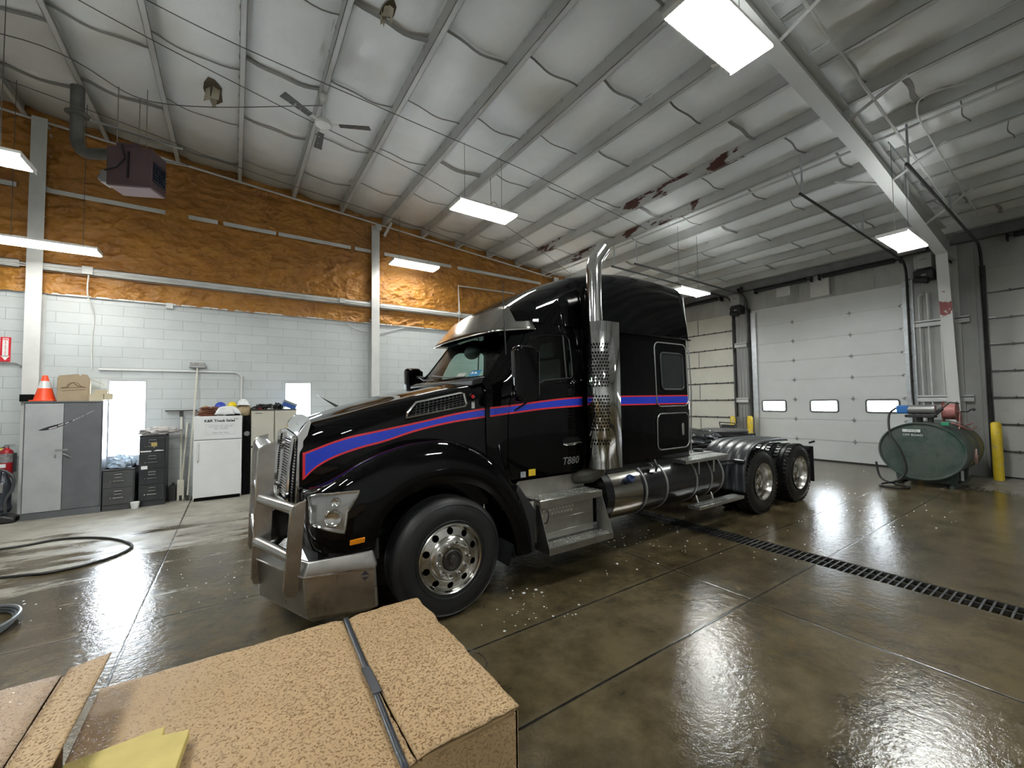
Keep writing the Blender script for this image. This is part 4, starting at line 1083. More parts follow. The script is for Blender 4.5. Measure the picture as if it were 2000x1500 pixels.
# small diamond plate badge at the bumper's end
def bp(t, z): a = Vector((.44, 3.46, z)); b = Vector((.93, 3.34, z)); return a.lerp(b, t) + Vector((-.001, -.005, 0))
f = MB(); f.poly([bp(.86, .595), bp(.93, .555), bp(.86, .515), bp(.79, .555)]); bd_ = obj('maker_badge', f, mat('badge_dark', (.03, .035, .05), .3), bo, smooth=0, fix=False)
f = MB(); q0 = bp(.80, .548) + Vector((-.001, -.003, 0)); q1 = bp(.92, .548) + Vector((-.001, -.003, 0)); f.poly([q0, q1, q1 + Vector((0, 0, .014)), q0 + Vector((0, 0, .014))]); obj('badge_bar', f, M['brushed'], bo, smooth=0, fix=False)

# ---- sun visor
def visor(u, v):
    y = -1 + 2 * u; ay = abs(y); hb = .96; ht = .86
    yy = y * (hb + (ht - hb) * v)
    back = max(0, (ay - .80) / .20)
    xb = 2.25 + .10 * ay ** 2 + back ** 1.3 * .42; xt = 2.585 + .03 * ay ** 2 + back ** 1.3 * .14
    zb = 2.655 + back * .04 ; zt = 3.04 - .06 * ay ** 2 - back * .075
    return (xb + (xt - xb) * v, YC + yy + (-.04 if y < 0 else .04) * back * (1 - v), zb + (zt - zb) * v)
f = MB(); f.grid(visor, 60, 8)
vo = obj('sun_visor', f, M['visor'] if 'visor' in M else M['polished'], TR, smooth=50, fix=False)
md = vo.modifiers.new('solid', 'SOLIDIFY'); md.thickness = .006; md.offset = 0
vo['label'] = 'polished drop visor over the windshield'

# ---- mirrors, antenna
def mirror(s):
    k = 1 if s < 0 else -1
    Y = lambda y: y if s < 0 else 2 * YC - y
    f = MB(); P = rounded(-.125, .125, -.26, .27, .055, 6)
    rings = []
    for yy, sc_, in ((0, .86), (.015, .97), (.05, 1.0), (.09, 1.0), (.12, .93), (.13, .80)):
        rings.append([f.v((2.27 + a * sc_ + (.012 if b < -.1 else 0), Y(3.08 + yy), 2.15 + b * (1 - (1 - sc_) * .5))) for a, b in P])
    n = len(P)
    for A, B in zip(rings, rings[1:]):
        for q in range(n): f.face([A[q], A[(q + 1) % n], B[(q + 1) % n], B[q]])
    f.face(rings[0]); f.face(rings[-1])
    o = obj('mirror', f, M['black_paint'], TR, smooth=40)
    g = MB(); g.tube([(2.32, Y(3.2), 2.28), (2.40, Y(3.4), 2.26), (2.44, Y(3.62), 2.24)], .022, 8).tube([(2.32, Y(3.2), 2.0), (2.40, Y(3.4), 1.97), (2.44, Y(3.62), 1.95)], .024, 8); obj('mirror_arm', g, M['plastic'], o)
    g = MB(); g.prism(rounded(Y(3.16) - .07, Y(3.16) + .07, 1.93, 2.38, .03), 0, 2.40, 2.402); obj('mirror_glass', g, M['chrome'], o)
mirror(-1); mirror(1)
f = MB(); f.tube([(2.43, 3.70, 2.10), (2.425, 3.69, 2.22), (2.40, 3.72, 3.20)], [.011, .0075, .004], 6); ao = obj('antenna', f, M['plastic'], TR)
f = MB(); f.cyl((2.43, 3.70, 2.08), (2.43, 3.70, 2.15), .018, 12); obj('antenna_mount', f, M['chrome'], ao)

# ---- exhaust stack with heat shield
def stackpipe(s):
    Y = lambda y: y if s < 0 else 2 * YC - y
    f = MB(); f.tube([(3.47, Y(3.40), 2.6), (3.47, Y(3.40), 3.38), (3.475, Y(3.40), 3.46), (3.50, Y(3.40), 3.53), (3.55, Y(3.40), 3.60), (3.63, Y(3.40), 3.70)], .088, 24, cap=False)
    f.tube([(3.63, Y(3.40), 3.70), (3.55, Y(3.40), 3.60), (3.50, Y(3.40), 3.53), (3.475, Y(3.40), 3.46)], .084, 24, cap=False)
    e_ = MB(); e_.tube([(3.49, Y(3.40), 1.2), (3.49, Y(3.42), 1.08), (3.45, Y(3.50), 1.02), (3.38, Y(3.68), .99), (3.30, Y(4.0), .97)], .085, 20)
    o = obj('exhaust_stack', f, M['chrome'], TR, smooth=60, fix=False); o['label'] = 'chrome exhaust stack with slanted tip'
    eo_ = obj('exhaust_elbow', e_, M['elbow'], o, smooth=60); eo_['label'] = 'dull grey exhaust elbow'
    # heat shield: perforated round front plus flat mirror flank
    Pr = []
    for i in range(15): a = R(100 + 150 * i / 14); Pr.append((3.52 + .145 * math.cos(a), 3.40 + .145 * math.sin(a) if 0 else 3.40 + .145 * math.sin(a)))
    Pr = [(3.52 + .15 * math.cos(R(150 + 120 * i / 12)), 3.40 + .15 * math.sin(R(150 + 120 * i / 12))) for i in range(13)] + [(3.60, 3.25), (3.715, 3.252), (3.73, 3.30)]
    f = MB(); A = [f.v((a, Y(b), 1.12)) for a, b in Pr]; B = [f.v((a, Y(b), 2.80)) for a, b in Pr]
    for i in range(len(Pr) - 1): f.face([A[i], A[i + 1], B[i + 1], B[i]])
    hs = obj('heat_shield', f, M['shield'], o, smooth=40, fix=False); mm = hs.modifiers.new('s', 'SOLIDIFY'); mm.thickness = .004
    hs['label'] = 'perforated polished heat shield'
    # bands of punched holes
    for z0, n_ in ((1.40, 2), (1.56, 11), (2.06, 11), (2.50, 2)):
        f = MB()
        for r_ in range(n_):
            z = z0 + r_ * .038
            for q in range(8):
                a = R(172 + 13 * q + (6.5 if r_ % 2 else 0)); c = Vector((3.52 + .1525 * math.cos(a), 3.40 + .1525 * math.sin(a), z)); n = Vector((math.cos(a), math.sin(a), 0)); t = Vector((-math.sin(a), math.cos(a), 0))
                pts = [c + t * .0105 * math.cos(b * PI / 4) + Vector((0, 0, .0125)) * math.sin(b * PI / 4) for b in range(8)]
                f.poly([(p.x, Y(p.y), p.z) for p in pts])
        obj('perforation', f, M['void'], hs, smooth=0, fix=False)
    f = MB(); f.tube([(3.55, Y(3.42), 1.2), (3.55, Y(3.55), 1.2)], .03, 8).tube([(3.55, Y(3.42), 2.6), (3.55, Y(3.55), 2.6)], .03, 8); obj('stack_bracket', f, M['frame_black'], o)
M['elbow'] = mat('dull_exhaust_steel', (.10, .095, .085), .45, .7, var=.3)
M['shield'] = mat('mirror_stainless', (.66, .66, .66), .09, 1.0, rvar=.05)
stackpipe(-1)

# ---- wheels
def tyre_prof(w_, r, ri):
    h = w_ / 2
    return [(ri, h - .04), (ri + .02, h - .005), (ri + .10, h + .012), (r - .10, h + .006), (r - .045, h - .008), (r - .012, h - .035), (r, h - .06)]
def front_wheel(cx, cy, s):
    """s=-1 outer face towards -y"""
    ax = (0, s, 0); R_, w_, ri = .52, .30, .285; h = w_ / 2
    prof = tyre_prof(w_, R_, ri)
    tread = []
    gx = [-.06, -.02, .02, .06]
    xs2 = sorted([.09] + [g + d for g in gx for d in (-.008, -.006, .006, .008)] + [-.09], reverse=True)
    for xx in xs2:
        ing = any(abs(abs(xx - g) - .006) < 1e-6 for g in gx); tread.append((R_ - (.014 if ing else -.002), xx))
    back = [(a, -b) for a, b in prof[::-1]]
    f = MB(); f.lathe(prof + tread + back, (cx, cy, R_), ax, 72)
    for rr in (.33, .47): f.lathe([(rr - .004, h + .006), (rr, h + .013), (rr + .004, h + .006)], (cx, cy, R_), ax, 72)
    wo = obj('front_wheel', f, M['rubber'], TR, smooth=40)
    # alloy disc with ten hand holes
    f = MB()
    f.lathe([(.300, h - .012), (.304, h - .002), (.296, h + .004), (.285, h - .004), (.278, h - .030), (.265, h - .042), (.20, h - .020), (.178, h + .012), (.165, h + .018), (.115, h + .018), (.098, h + .016), (.095, h - .06), (.20, h - .06), (.285, h - .065), (.30, h - .05)], (cx, cy, R_), ax, 72, close=True)
    disc = f.mesh('disc'); cut = MB()
    for k in range(10):
        a = 2 * PI * (k + .5) / 10; c = Vector((cx + .236 * math.cos(a), cy, R_ + .236 * math.sin(a))); cut.cyl(c + Vector((0, s * .0, 0)), c + Vector((0, s * .3, 0)), .030, 20)
    d2 = boolean(disc, [cut.mesh('cut')]); g = MB(); g.bm.from_mesh(d2); ro = obj('rim', g, M['alloy'], wo, smooth=35); ro['label'] = 'polished alloy rim with ten round holes'
    f = MB()
    for k in range(10):
        f = MB(); a = 2 * PI * k / 10 + .1; c = Vector((cx + .142 * math.cos(a), cy + s * (h + .018), R_ + .142 * math.sin(a)))
        f.lathe([(.021, 0), (.021, .012), (.016, .020), (.015, .042), (.011, .052), (0, .055)], c, ax, 12); obj('lug_nut', f, M['chrome'], wo)
    f = MB(); f.lathe([(.094, h - .03), (.090, h + .02), (.075, h + .028), (.066, h + .012), (.060, h + .010), (.036, h + .012), (.034, h + .040), (0, h + .044)], (cx, cy, R_), ax, 32); obj('hub_cap', f, M['hubdark'], wo)
    f = MB(); f.cyl((cx, cy - .02, R_), (cx, cy - s * .10, R_), .26, 32); obj('brake_drum', f, M['void'], wo)
M['alloy'] = mat('alloy_rim', (.60, .585, .56), .20, 1.0, var=.25, vs=9, rvar=.14)
M['hubdark'] = mat('hub_oil_cap', (.05, .045, .04), .3, .3)
front_wheel(1.60, 3.50, -1); front_wheel(1.60, 2 * YC - 3.50, 1)
def drive_tyre(cx, cy, R_=.52, w_=.27):
    f = MB(); ri = .285; h = w_ / 2; prof = tyre_prof(w_, R_, ri); back = [(a, -b) for a, b in prof[::-1]]
    f.lathe(prof + [(R_ - .002, .05), (R_ - .018, .045), (R_ - .018, .03), (R_ - .002, .025), (R_ - .002, -.025), (R_ - .018, -.03), (R_ - .018, -.045), (R_ - .002, -.05)] + back, (cx, cy, R_), (0, -1, 0), 60)
    # tread lugs on both shoulders
    for k in range(44):
        a = 2 * PI * k / 44
        for sg in (-1, 1):
            m4 = Matrix.Translation((cx, cy, R_)) @ Matrix.Rotation(-a - sg * .03, 4, 'Y')
            f.box(R_ - .03, R_ + .008, sg * .055 if sg > 0 else -h + .012, h - .012 if sg > 0 else -.055, -.022, .022, m4)
    return f
for cx in (7.25, 8.62):
    for s in (-1, 1):
        Y = (lambda y: y) if s < 0 else (lambda y: 2 * YC - y)
        f = drive_tyre(cx, Y(3.50)); wo = obj('drive_wheel', f, M['rubber_wet'], TR, smooth=35)
        f = drive_tyre(cx, Y(3.85)); obj('inner_tyre', f, M['rubber_wet'], wo, smooth=35)
        y0 = 3.365
        f = MB(); f.lathe([(.300, 0), (.302, .010), (.290, .008), (.280, -.02), (.262, -.06), (.255, -.17), (.235, -.19), (.16, -.20), (.12, -.19), (.12, -.21), (.26, -.23), (.30, -.06)], (cx, Y(y0), .52), (0, -1 if s < 0 else 1, 0), 56)
        ro = obj('rim', f, M['alloy'], wo, smooth=40)
        f = MB(); f.lathe([(.125, -.20), (.125, -.19), (.105, -.10), (.098, -.055), (.085, -.045), (0, -.042)], (cx, Y(y0), .52), (0, -1 if s < 0 else 1, 0), 28)
        for k in range(10):
            a = 2 * PI * k / 10; c = Vector((cx + .142 * math.cos(a), Y(y0 + .195), .52 + .142 * math.sin(a))); f.cyl(c, c + Vector((0, -.035 if s < 0 else .035, 0)), .017, 8)
        obj('hub', f, M['alloy'], wo, smooth=40)
f = MB()
for cx, y in ((1.6, 3.75), (7.25, 4.0), (8.62, 4.0)): f.cyl((cx, y, .52), (cx, 2 * YC - y, .52), .07, 16)
for cx in (7.25, 8.62): f.ball((cx, YC, .54), .22, 16, (1, 1, 1))
f.tube([(3.2, YC, .62), (7.25, YC, .60)], .06, 10); obj('axle', f, M['frame_black'], TR)

# ---- frame rails, deck and running gear
f = MB()
for y in (YC - .43, YC + .40):
    f.box(.75, 9.35, y, y + .03, .82, 1.06)
    f.box(.75, 9.35, y - .03, y + .06, 1.05, 1.065).box(.75, 9.35, y - .03, y + .06, .815, .83)
for x in (1.0, 2.4, 3.7, 5.7, 6.6, 7.95, 9.3): f.box(x, x + .06, YC - .4, YC + .4, .84, 1.04)
obj('frame_rail', f, M['frame_black'], TR, smooth=0)
f = MB(); f.box(1.2, 3.3, YC - .36, YC + .36, .72, 1.55); obj('engine_block', f, M['frame_black'], TR)
f = MB(); f.box(5.60, 7.70, YC - .42, YC + .42, 1.068, 1.09); obj('deck_plate', f, M['tread'], TR)
f = MB(); f.box(5.58, 6.5, 3.86, 3.90, 1.02, 1.07).box(6.0, 6.08, 3.84, 3.95, .8, 1.03); obj('catwalk_edge', f, M['plastic'], TR)
# bagged bundle lying on the deck behind the sleeper is a thing of its own (built below)
f = MB(); f.lathe([(0, .05), (.42, .045), (.45, .02), (.45, -.04), (0, -.04)], (8.35, YC, 1.22), (0, 0, 1), 40)
f.box(7.95, 8.8, YC - .42, YC + .42, 1.07, 1.18); obj('fifth_wheel', f, M['frame_black'], TR, smooth=30)
f = MB(); f.box(9.2, 9.36, 3.42, 2 * YC - 3.42, .88, .94); f.tube([(9.22, 3.42, 1.02), (9.30, 3.36, 1.05)], .02, 6); obj('rear_crossmember', f, M['frame_black'], TR)
for s in (-1, 1):
    Y = (lambda y: y) if s < 0 else (lambda y: 2 * YC - y)
    f = MB(); a_, b_ = sorted((Y(3.38), Y(4.0))); f.box(9.28, 9.295, a_, b_, .28, .95); obj('mud_flap', f, M['rubber'], TR)

# ---- fuel tank, steps
def vtank(x0, x1, cy, cz, r, m_, nm, parent=TR, n=48, dome=.03):
    f = MB(); f.lathe([(0, x0 - dome), (r * .6, x0 - dome * .9), (r * .93, x0 - dome * .3), (r, x0), (r, x1), (r * .93, x1 + dome * .3), (r * .6, x1 + dome * .9), (0, x1 + dome)], (0, cy, cz), (1, 0, 0), n)
    return obj(nm, f, m_, parent, smooth=50)
for s in (-1, 1):
    Y = (lambda y: y) if s < 0 else (lambda y: 2 * YC - y)
    cy, cz, r = 3.77, .73, .335
    tk = vtank(3.66, 6.20, Y(cy), cz, r, M['tank_black'], 'fuel_tank')
    f = MB(); f.tube([(3.78, Y(cy), cz), (4.30, Y(cy), cz)], r + .004, 56, cap=False); wr = obj('tank_wrap', f, M['wrapmat'] if 'wrapmat' in M else M['polished'], tk, smooth=60, fix=False); wr['label'] = 'polished wrap at the front end of the tank'
    for x in (4.37, 4.80, 5.48, 5.86, 6.16):
        f = MB(); f.lathe([(r + .002, -.018), (r + .010, -.016), (r + .010, .016), (r + .002, .018)], (x, Y(cy), cz), (1, 0, 0), 48, close=True); obj('tank_strap', f, M['hardware'], tk)
    f = MB(); c = Vector((4.06, Y(cy) + (-1 if s < 0 else 1) * r * math.cos(R(30)), cz + r * math.sin(R(30)))); n = Vector((0, (-1 if s < 0 else 1) * math.cos(R(30)), math.sin(R(30))))
    f.cyl(c, c + n * .035, .045, 20); f.lathe([(.052, .035), (.056, .05), (.05, .075), (0, .078)], c, n, 20); f.box(-.012, .012, -.05, .05, 0, .03, Matrix.Translation(c + n * .075))
    cp = obj('filler_cap', f, mat('cap_blue', (.02, .04, .12), .4), tk); cp['label'] = 'dark blue filler cap'
    # steps on the tank
    st = MB()
    k = -1 if s < 0 else 1
    a_, b_ = sorted((Y(3.36), Y(3.62))); st.box(5.12, 6.22, a_, b_, 1.005, 1.055)
    a_, b_ = sorted((Y(3.62), Y(3.9))); st.box(5.62, 6.22, a_, b_, 1.045, 1.075)
    for x in (5.48, 5.86): st.tube([(x, Y(3.40), 1.0), (x + .03, Y(3.42), .82)], .012, 6)
    so = obj('tank_step', st, M['tread'], TR, bevel=.004)
    g = MB()
    for q in range(20):
        for w__ in range(3):
            x = 5.15 + q * .054; a_, b_ = sorted((Y(3.375 + w__ * .075), Y(3.43 + w__ * .075))); g.box(x, x + .032, a_, b_, 1.055, 1.062)
    obj('tread_pattern', g, M['treadhi'], so, smooth=0)
    g = MB(); g.lathe([(.075, 0), (.075, .035), (.06, .045), (0, .045)], (6.02, Y(3.74), 1.075), (0, 0, 1), 24); obj('step_cap', g, M['plastic'], so)
    g = MB(); a_, b_ = sorted((Y(3.26), Y(3.44))); g.box(5.25, 6.42, a_, b_, .38, .425)
    for x in (5.48, 5.86): g.tube([(x, Y(3.42), .40), (x, Y(3.46), .52)], .012, 6)
    g.tube([(5.95, Y(3.40), .38), (5.95, Y(3.42), .28)], .008, 5)
    s2 = obj('tank_step', g, M['tread'], TR, bevel=.004)
    g = MB()
    for q in range(21):
        for w__ in range(2):
            x = 5.28 + q * .054; a_, b_ = sorted((Y(3.275 + w__ * .08), Y(3.335 + w__ * .08))); g.box(x, x + .030, a_, b_, .425, .431)
    obj('tread_pattern', g, M['treadhi'], s2, smooth=0)
    # cab entry box with two treads
    b = MB(); sg = -1 if s < 0 else 1
    def yb(a, c): return sorted((Y(a), Y(c)))
    a_, b_ = yb(3.40, 3.66); b.box(2.62, 3.52, a_, b_, .845, .865)
    a_, b_ = yb(3.385, 3.40); b.box(2.62, 3.52, a_, b_, .79, .865)
    a_, b_ = yb(3.52, 3.535); b.box(2.64, 3.50, a_, b_, .40, .86)
    a_, b_ = yb(3.66, 3.95); b.prism([(2.50, .80), (3.50, .80), (3.50, 1.0), (3.46, 1.04), (2.54, 1.04), (2.50, 1.0)], 1, a_, b_)
    for zz in (.66, .52): a_, b_ = yb(3.512, 3.522); b.box(2.65, 3.49, a_, b_, zz - .055, zz - .045)
    bo_ = obj('entry_box', b, M['entry'], TR, smooth=25, bevel=.006)
    for x0, x1 in ((2.655, 2.665), (3.575, 3.585)):
        g = MB(); pl_ = [(Y(3.30), .33), (Y(3.30), .40), (Y(3.46), .80), (Y(3.54), .80), (Y(3.54), .33)]; g.prism(pl_, 0, x0, x1); obj('side_plate', g, M['entry'], bo_)
    g = MB(); a_, b_ = yb(3.30, 3.53); g.box(2.66, 3.58, a_, b_, .335, .345); a_, b_ = yb(3.295, 3.305); g.box(2.655, 3.585, a_, b_, .33, .395); a_, b_ = yb(3.30, 3.53); g.box(2.66, 3.58, a_, b_, .375, .385)
    obj('lower_step', g, M['entry'], bo_)
    g = MB()
    for q in range(22):
        for w__ in range(4):
            x = 2.68 + q * .0405 + (.02 if w__ % 2 else 0); a_, b_ = yb(3.315 + w__ * .052, 3.35 + w__ * .052); g.box(x, x + .024, a_, b_, .385, .392)
    obj('tread_pattern', g, M['treadhi'], bo_, smooth=0); g = MB()
    for q in range(18):
        x = 2.645 + q * .048
        for w__ in range(3): a_, b_ = yb(3.415 + w__ * .078, 3.465 + w__ * .078); g.box(x, x + .024, a_, b_, .865, .873)
    obj('tread_pattern', g, M['treadhi'], bo_, smooth=0); g = MB()
    for q in range(11):
        for w__ in range(3):
            x = 2.68 + q * .046 + (.02 if w__ % 2 else 0); a_, b_ = yb(3.512, 3.52); g.box(x, x + .028, a_, b_, .66 + w__ * .042, .685 + w__ * .042)
    obj('tread_pattern', g, M['treadhi'], bo_, smooth=0)
    for x in (2.69, 3.43):
        g = MB(); g.tube([(x, Y(3.375), .765), (x, Y(3.34), .75), (x - .01, Y(3.335), .70), (x - .02, Y(3.35), .645), (x - .02, Y(3.385), .635)], .007, 6)
        obj('grab_loop', g, M['plastic'], bo_)
# rear fenders over the first drive axle
FP = [(6.60, .42), (6.60, .62), (6.62, .80), (6.69, .96), (6.81, 1.08), (6.98, 1.155), (7.18, 1.185), (7.5, 1.19), (7.9, 1.185), (8.15, 1.17)]
for s in (-1, 1):
    P = catmull([(a, 0, b) for a, b in FP], 40); f = MB()
    ny = 40
    def fp(u, v, s=s):
        p = P[int(round(u * 39))]; i = int(round(u * 39)); a = P[max(i - 1, 0)]; b = P[min(i + 1, 39)]; t = (b - a).normalized(); n = Vector((-t.z, 0, t.x))
        rib = .018 * (max(0, math.cos(v * 5 * 2 * PI)) ** 1.5)
        edge = -.05 * max(0, (abs(v - .5) - .46) / .04)
        y = 3.335 + .74 * v
        q = p + n * (rib + edge) * (1 if u > .12 else .5 + u * 4); return (q.x, y if s < 0 else 2 * YC - y, q.z)
    f.grid(fp, 40, 61)
    o = obj('rear_fender', f, M['fender_poly'], TR, smooth=60, fix=False); mm = o.modifiers.new('s', 'SOLIDIFY'); mm.thickness = .008
    Y = (lambda y: y) if s < 0 else (lambda y: 2 * YC - y)
    g = MB(); g.tube([(6.2, Y(3.55), .93), (6.60, Y(3.5), .92)], .016, 8).tube([(6.2, Y(3.55), .87), (6.60, Y(3.5), .86)], .016, 8).tube([(6.62, Y(3.5), .90), (6.62, Y(3.34), .90)], .03, 8); obj('fender_bracket', g, M['plastic'], o)
f = MB(); f.lathe([(0, 0), (.13, .0), (.15, .03), (.15, .16), (.12, .19), (0, .19)], (2.2, 5.0, .34), (0, -1, 0), 24); obj('brake_chamber', f, M['frame_black'], TR)
# ================================================================ THINGS ALONG THE LEFT WALL
M['cab_light'] = mat('cabinet_light_grey', (.36, .37, .385), .42, var=.10, vs=3, dirt=(.22, .22, .22), ds=3, dt=(.66, .8))
M['cab_dark'] = mat('cabinet_dark_grey', (.105, .11, .12), .38, var=.15, vs=3, dirt=(.2, .2, .21), ds=3, dt=(.66, .8))
M['card'] = mat('cardboard', (.33, .255, .165), .72, var=.12, vs=4, bmp=.12, bs=20)
M['card_pale'] = mat('pale_carton', (.50, .44, .32), .7, var=.08)
M['ink'] = mat('brown_ink', (.09, .05, .025), .8)
M['blackink'] = mat('black_ink', (.012, .012, .014), .6)
M['cone_o'] = mat('cone_orange', (.80, .075, .02), .45); M['cone_w'] = mat('cone_band', (.62, .63, .64), .3)
M['file'] = mat('file_cabinet_black', (.022, .024, .028), .35, var=.3, dirt=(.10, .10, .11), ds=4, dt=(.6, .8))
M['file2'] = mat('file_cabinet_grey', (.055, .057, .060), .4, var=.25, dirt=(.14, .14, .14), ds=4, dt=(.6, .8))
M['white_app'] = mat('fridge_white', (.74, .75, .76), .3, var=.03)
M['grey_seal'] = mat('fridge_seal', (.25, .26, .27), .6)
M['handle_grey'] = mat('fridge_handle', (.42, .43, .44), .4)
M['beige'] = mat('beige_cabinet', (.52, .50, .43), .42, var=.06, dirt=(.34, .33, .28), ds=3, dt=(.64, .8))
M['brown'] = mat('brown_rubber_hose', (.16, .055, .03), .5, var=.3, vs=12)
M['tan'] = mat('tan_cloth', (.36, .28, .17), .85, var=.2, bmp=.3, bs=18)
M['cloth_w'] = mat('white_cloth', (.72, .73, .74), .85, var=.05, bmp=.2, bs=18)
M['cloth_g'] = mat('grey_cloth', (.40, .38, .37), .9, var=.25, vs=8, bmp=.4, bs=16)
M['cloth_b'] = mat('blue_white_cloth', (.42, .52, .64), .85, var=.35, vs=7, bmp=.3, bs=16)
M['pole'] = mat('painted_pole', (.62, .60, .52), .45)
def lump(name, c, sx, sy, sz, m_, amp=.25, fr=3.0, seed=0, n=28, label=None, cat=None, parent=None, flat=True, group=None):
    """a crumpled heap sitting on its base"""
    f = MB(); prof = []
    def pt(u, v):
        a = 2 * PI * u; b = PI * v; d = Vector((math.sin(b) * math.cos(a), math.sin(b) * math.sin(a), math.cos(b)))
        k = 1 + amp * mnoise.fractal(d * fr + Vector((seed * 3.1, 0, 0)), .9, 2.0, 4)
        p = Vector((d.x * sx * k, d.y * sy * k, d.z * sz * k))
        if flat and p.z < -sz * .35: p.z = -sz * .35
        return (c[0] + p.x, c[1] + p.y, c[2] + p.z + sz * .35)
    f.grid(pt, n * 2, n, wrapu=True)
    o = obj(name, f, m_, parent, smooth=80)
    if label: tag(o, label, cat, group)
    return o
# ---- grey two-door storage cabinet
x0, x1, yf, yb_, zt = -2.94, -1.975, 10.33, 10.66, 1.99
t = thing('storage_cabinet', 'tall grey metal cabinet, left door pale and right door dark, under the traffic cone', 'cabinet', ((x0 + x1) / 2, yf, 0))
f = MB(); f.box(x0, x1, yf + .02, yb_, .0, zt); f.box(x0 - .005, x1 + .005, yf, yb_, zt - .02, zt + .005); f.box(x0, x1, yf + .005, yf + .03, 0, .11)
obj('body', f, M['cab_dark'], t, smooth=0, bevel=.004)
xm = x0 + .475
f = MB(); f.box(x0 + .02, xm - .003, yf - .004, yf + .018, .12, zt - .035); d1 = obj('door', f, M['cab_light'], t, smooth=0, bevel=.003)
f = MB(); f.box(xm + .003, x1 - .015, yf - .004, yf + .018, .12, zt - .035); d2 = obj('door', f, M['cab_dark'], t, smooth=0, bevel=.003)
f = MB(); f.cyl((xm + .06, yf - .004, 1.06), (xm + .06, yf - .05, 1.06), .014, 10).tube([(xm + .02, yf - .05, 1.09), (xm + .06, yf - .055, 1.06), (xm + .12, yf - .05, 1.02)], .010, 8); obj('handle', f, M['chrome'], d2)
f = MB(); f.box(xm - .09, xm + .06, yf - .012, yf - .003, 1.135, 1.165); f.box(xm - .10, xm - .075, yf - .012, yf - .003, 1.02, 1.08); obj('hasp', f, M['hardware'], d2, smooth=0)
# black and white racing swoosh across both doors
f = MB()
def sw(t_): return Vector((x0 + .18 + .68 * t_, 0, 1.50 + .335 * t_ - .05 * math.sin(PI * t_)))
for (a, b, wd, off) in ((0, .60, .034, 0),):
    for i in range(24):
        t0, t1 = i / 24 * .66, (i + 1) / 24 * .66; w0 = .030 * math.sin(PI * min(1, t0 / .62) ** .8) + .001; w1 = .030 * math.sin(PI * min(1, t1 / .62) ** .8) + .001
        p, q = sw(t0), sw(t1); f.poly([(p.x, yf - .006, p.z - w0), (q.x, yf - .006, q.z - w1), (q.x, yf - .006, q.z + w1), (p.x, yf - .006, p.z + w0)])
obj('swoosh_decal', f, M['blackink'], t, smooth=0, fix=False)
f = MB()
for (a, b, wd) in ((.18, .32, .010), (.34, .44, .010), (.46, .53, .009), (.60, .64, .008), (.66, .69, .007), (.71, .74, .006), (.76, .80, .005), (.84, .98, .0035)):
    p, q = sw(a), sw(b); dz = -.012 if a < .3 else 0; f.poly([(p.x, yf - .008, p.z - wd + dz), (q.x, yf - .008, q.z - wd * .6 + dz), (q.x, yf - .008, q.z + wd + dz), (p.x, yf - .008, p.z + wd * .6 + dz)])
obj('swoosh_highlight', f, M['cone_w'], t, smooth=0, fix=False)
# things on top of it
t = thing('traffic_cone', 'orange traffic cone with one grey band on the grey cabinet', 'traffic cone', (-2.74, 10.55, zt))
f = MB(); f.box(-2.90, -2.61, 10.36, 10.66, zt + .006, zt + .03); obj('base', f, M['cone_o'], t, bevel=.01)
f = MB(); f.lathe([(.135, .03), (.085, .235)], (-2.755, 10.53, zt), (0, 0, 1), 28).lathe([(.054, .36), (.032, .455), (.028, .46), (.026, .44)], (-2.755, 10.53, zt), (0, 0, 1), 28); obj('cone_body', f, M['cone_o'], t)
f = MB(); f.lathe([(.0855, .235), (.0545, .36)], (-2.755, 10.53, zt), (0, 0, 1), 28); obj('reflective_band', f, M['cone_w'], t)
t = thing('cardboard_box', 'worn open cardboard box with a printed mountain mark on the grey cabinet', 'box', (-2.40, 10.5, zt))
mt = Matrix.Translation((-2.395, 10.55, zt + .006)) @ Matrix.Rotation(R(9), 4, 'Z')
f = MB(); W_, D_, H_ = .40, .30, .40
for (a, b, c_, d_) in ((-W_ / 2, W_ / 2, -D_ / 2, -D_ / 2 + .006), (-W_ / 2, W_ / 2, D_ / 2 - .006, D_ / 2), (-W_ / 2, -W_ / 2 + .006, -D_ / 2, D_ / 2), (W_ / 2 - .006, W_ / 2, -D_ / 2, D_ / 2)): f.box(a, b, c_, d_, 0, H_)
f.box(-W_ / 2, W_ / 2, -D_ / 2, D_ / 2, 0, .006); f.xf(mt); obj('box_body', f, M['card'], t, smooth=0)
f = MB(); f.prism([(-W_ / 2, H_), (W_ / 2, H_), (W_ / 2 - .03, H_ + .07), (.10, H_ + .085), (.08, H_ + .05), (.05, H_ + .085), (-W_ / 2 + .02, H_ + .05)], 1, -D_ / 2 - .0, -D_ / 2 + .006); f.xf(mt); obj('flap', f, M['card'], t, smooth=0)
f = MB(); f.box(0, .30, -.12, .12, 0, .006); f.xf(mt @ Matrix.Translation((W_ / 2 - .005, 0.02, H_ - .01)) @ Matrix.Rotation(R(72), 4, 'Y')); 
f.bm.free(); f = MB(); f.prism([(-.15, 0), (.13, 0), (.15, .22), (.02, .20), (-.12, .23)], 0, 0, .006); f.xf(mt @ Matrix.Translation((W_ / 2 + .002, 0, H_)) @ Matrix.Rotation(R(118), 4, 'Y')); obj('flap', f, M['card'], t, smooth=0)
def on_box(x, z): return mt @ Vector((x, -D_ / 2 - .003, z))
f = MB(); pts = [(-.15, .235), (-.07, .25), (-.045, .30), (-.01, .325), (.02, .30), (.05, .265), (.13, .255)]
f.tube([on_box(a, b) for a, b in pts], .004, 4); f.tube([on_box(.0 + .085 * math.cos(a), .245 + .075 * math.sin(a) * 1.2) for a in [i * PI / 12 for i in range(13)]], .003, 4)
f.tube([on_box(-.16, .23), on_box(.15, .25)], .003, 4)
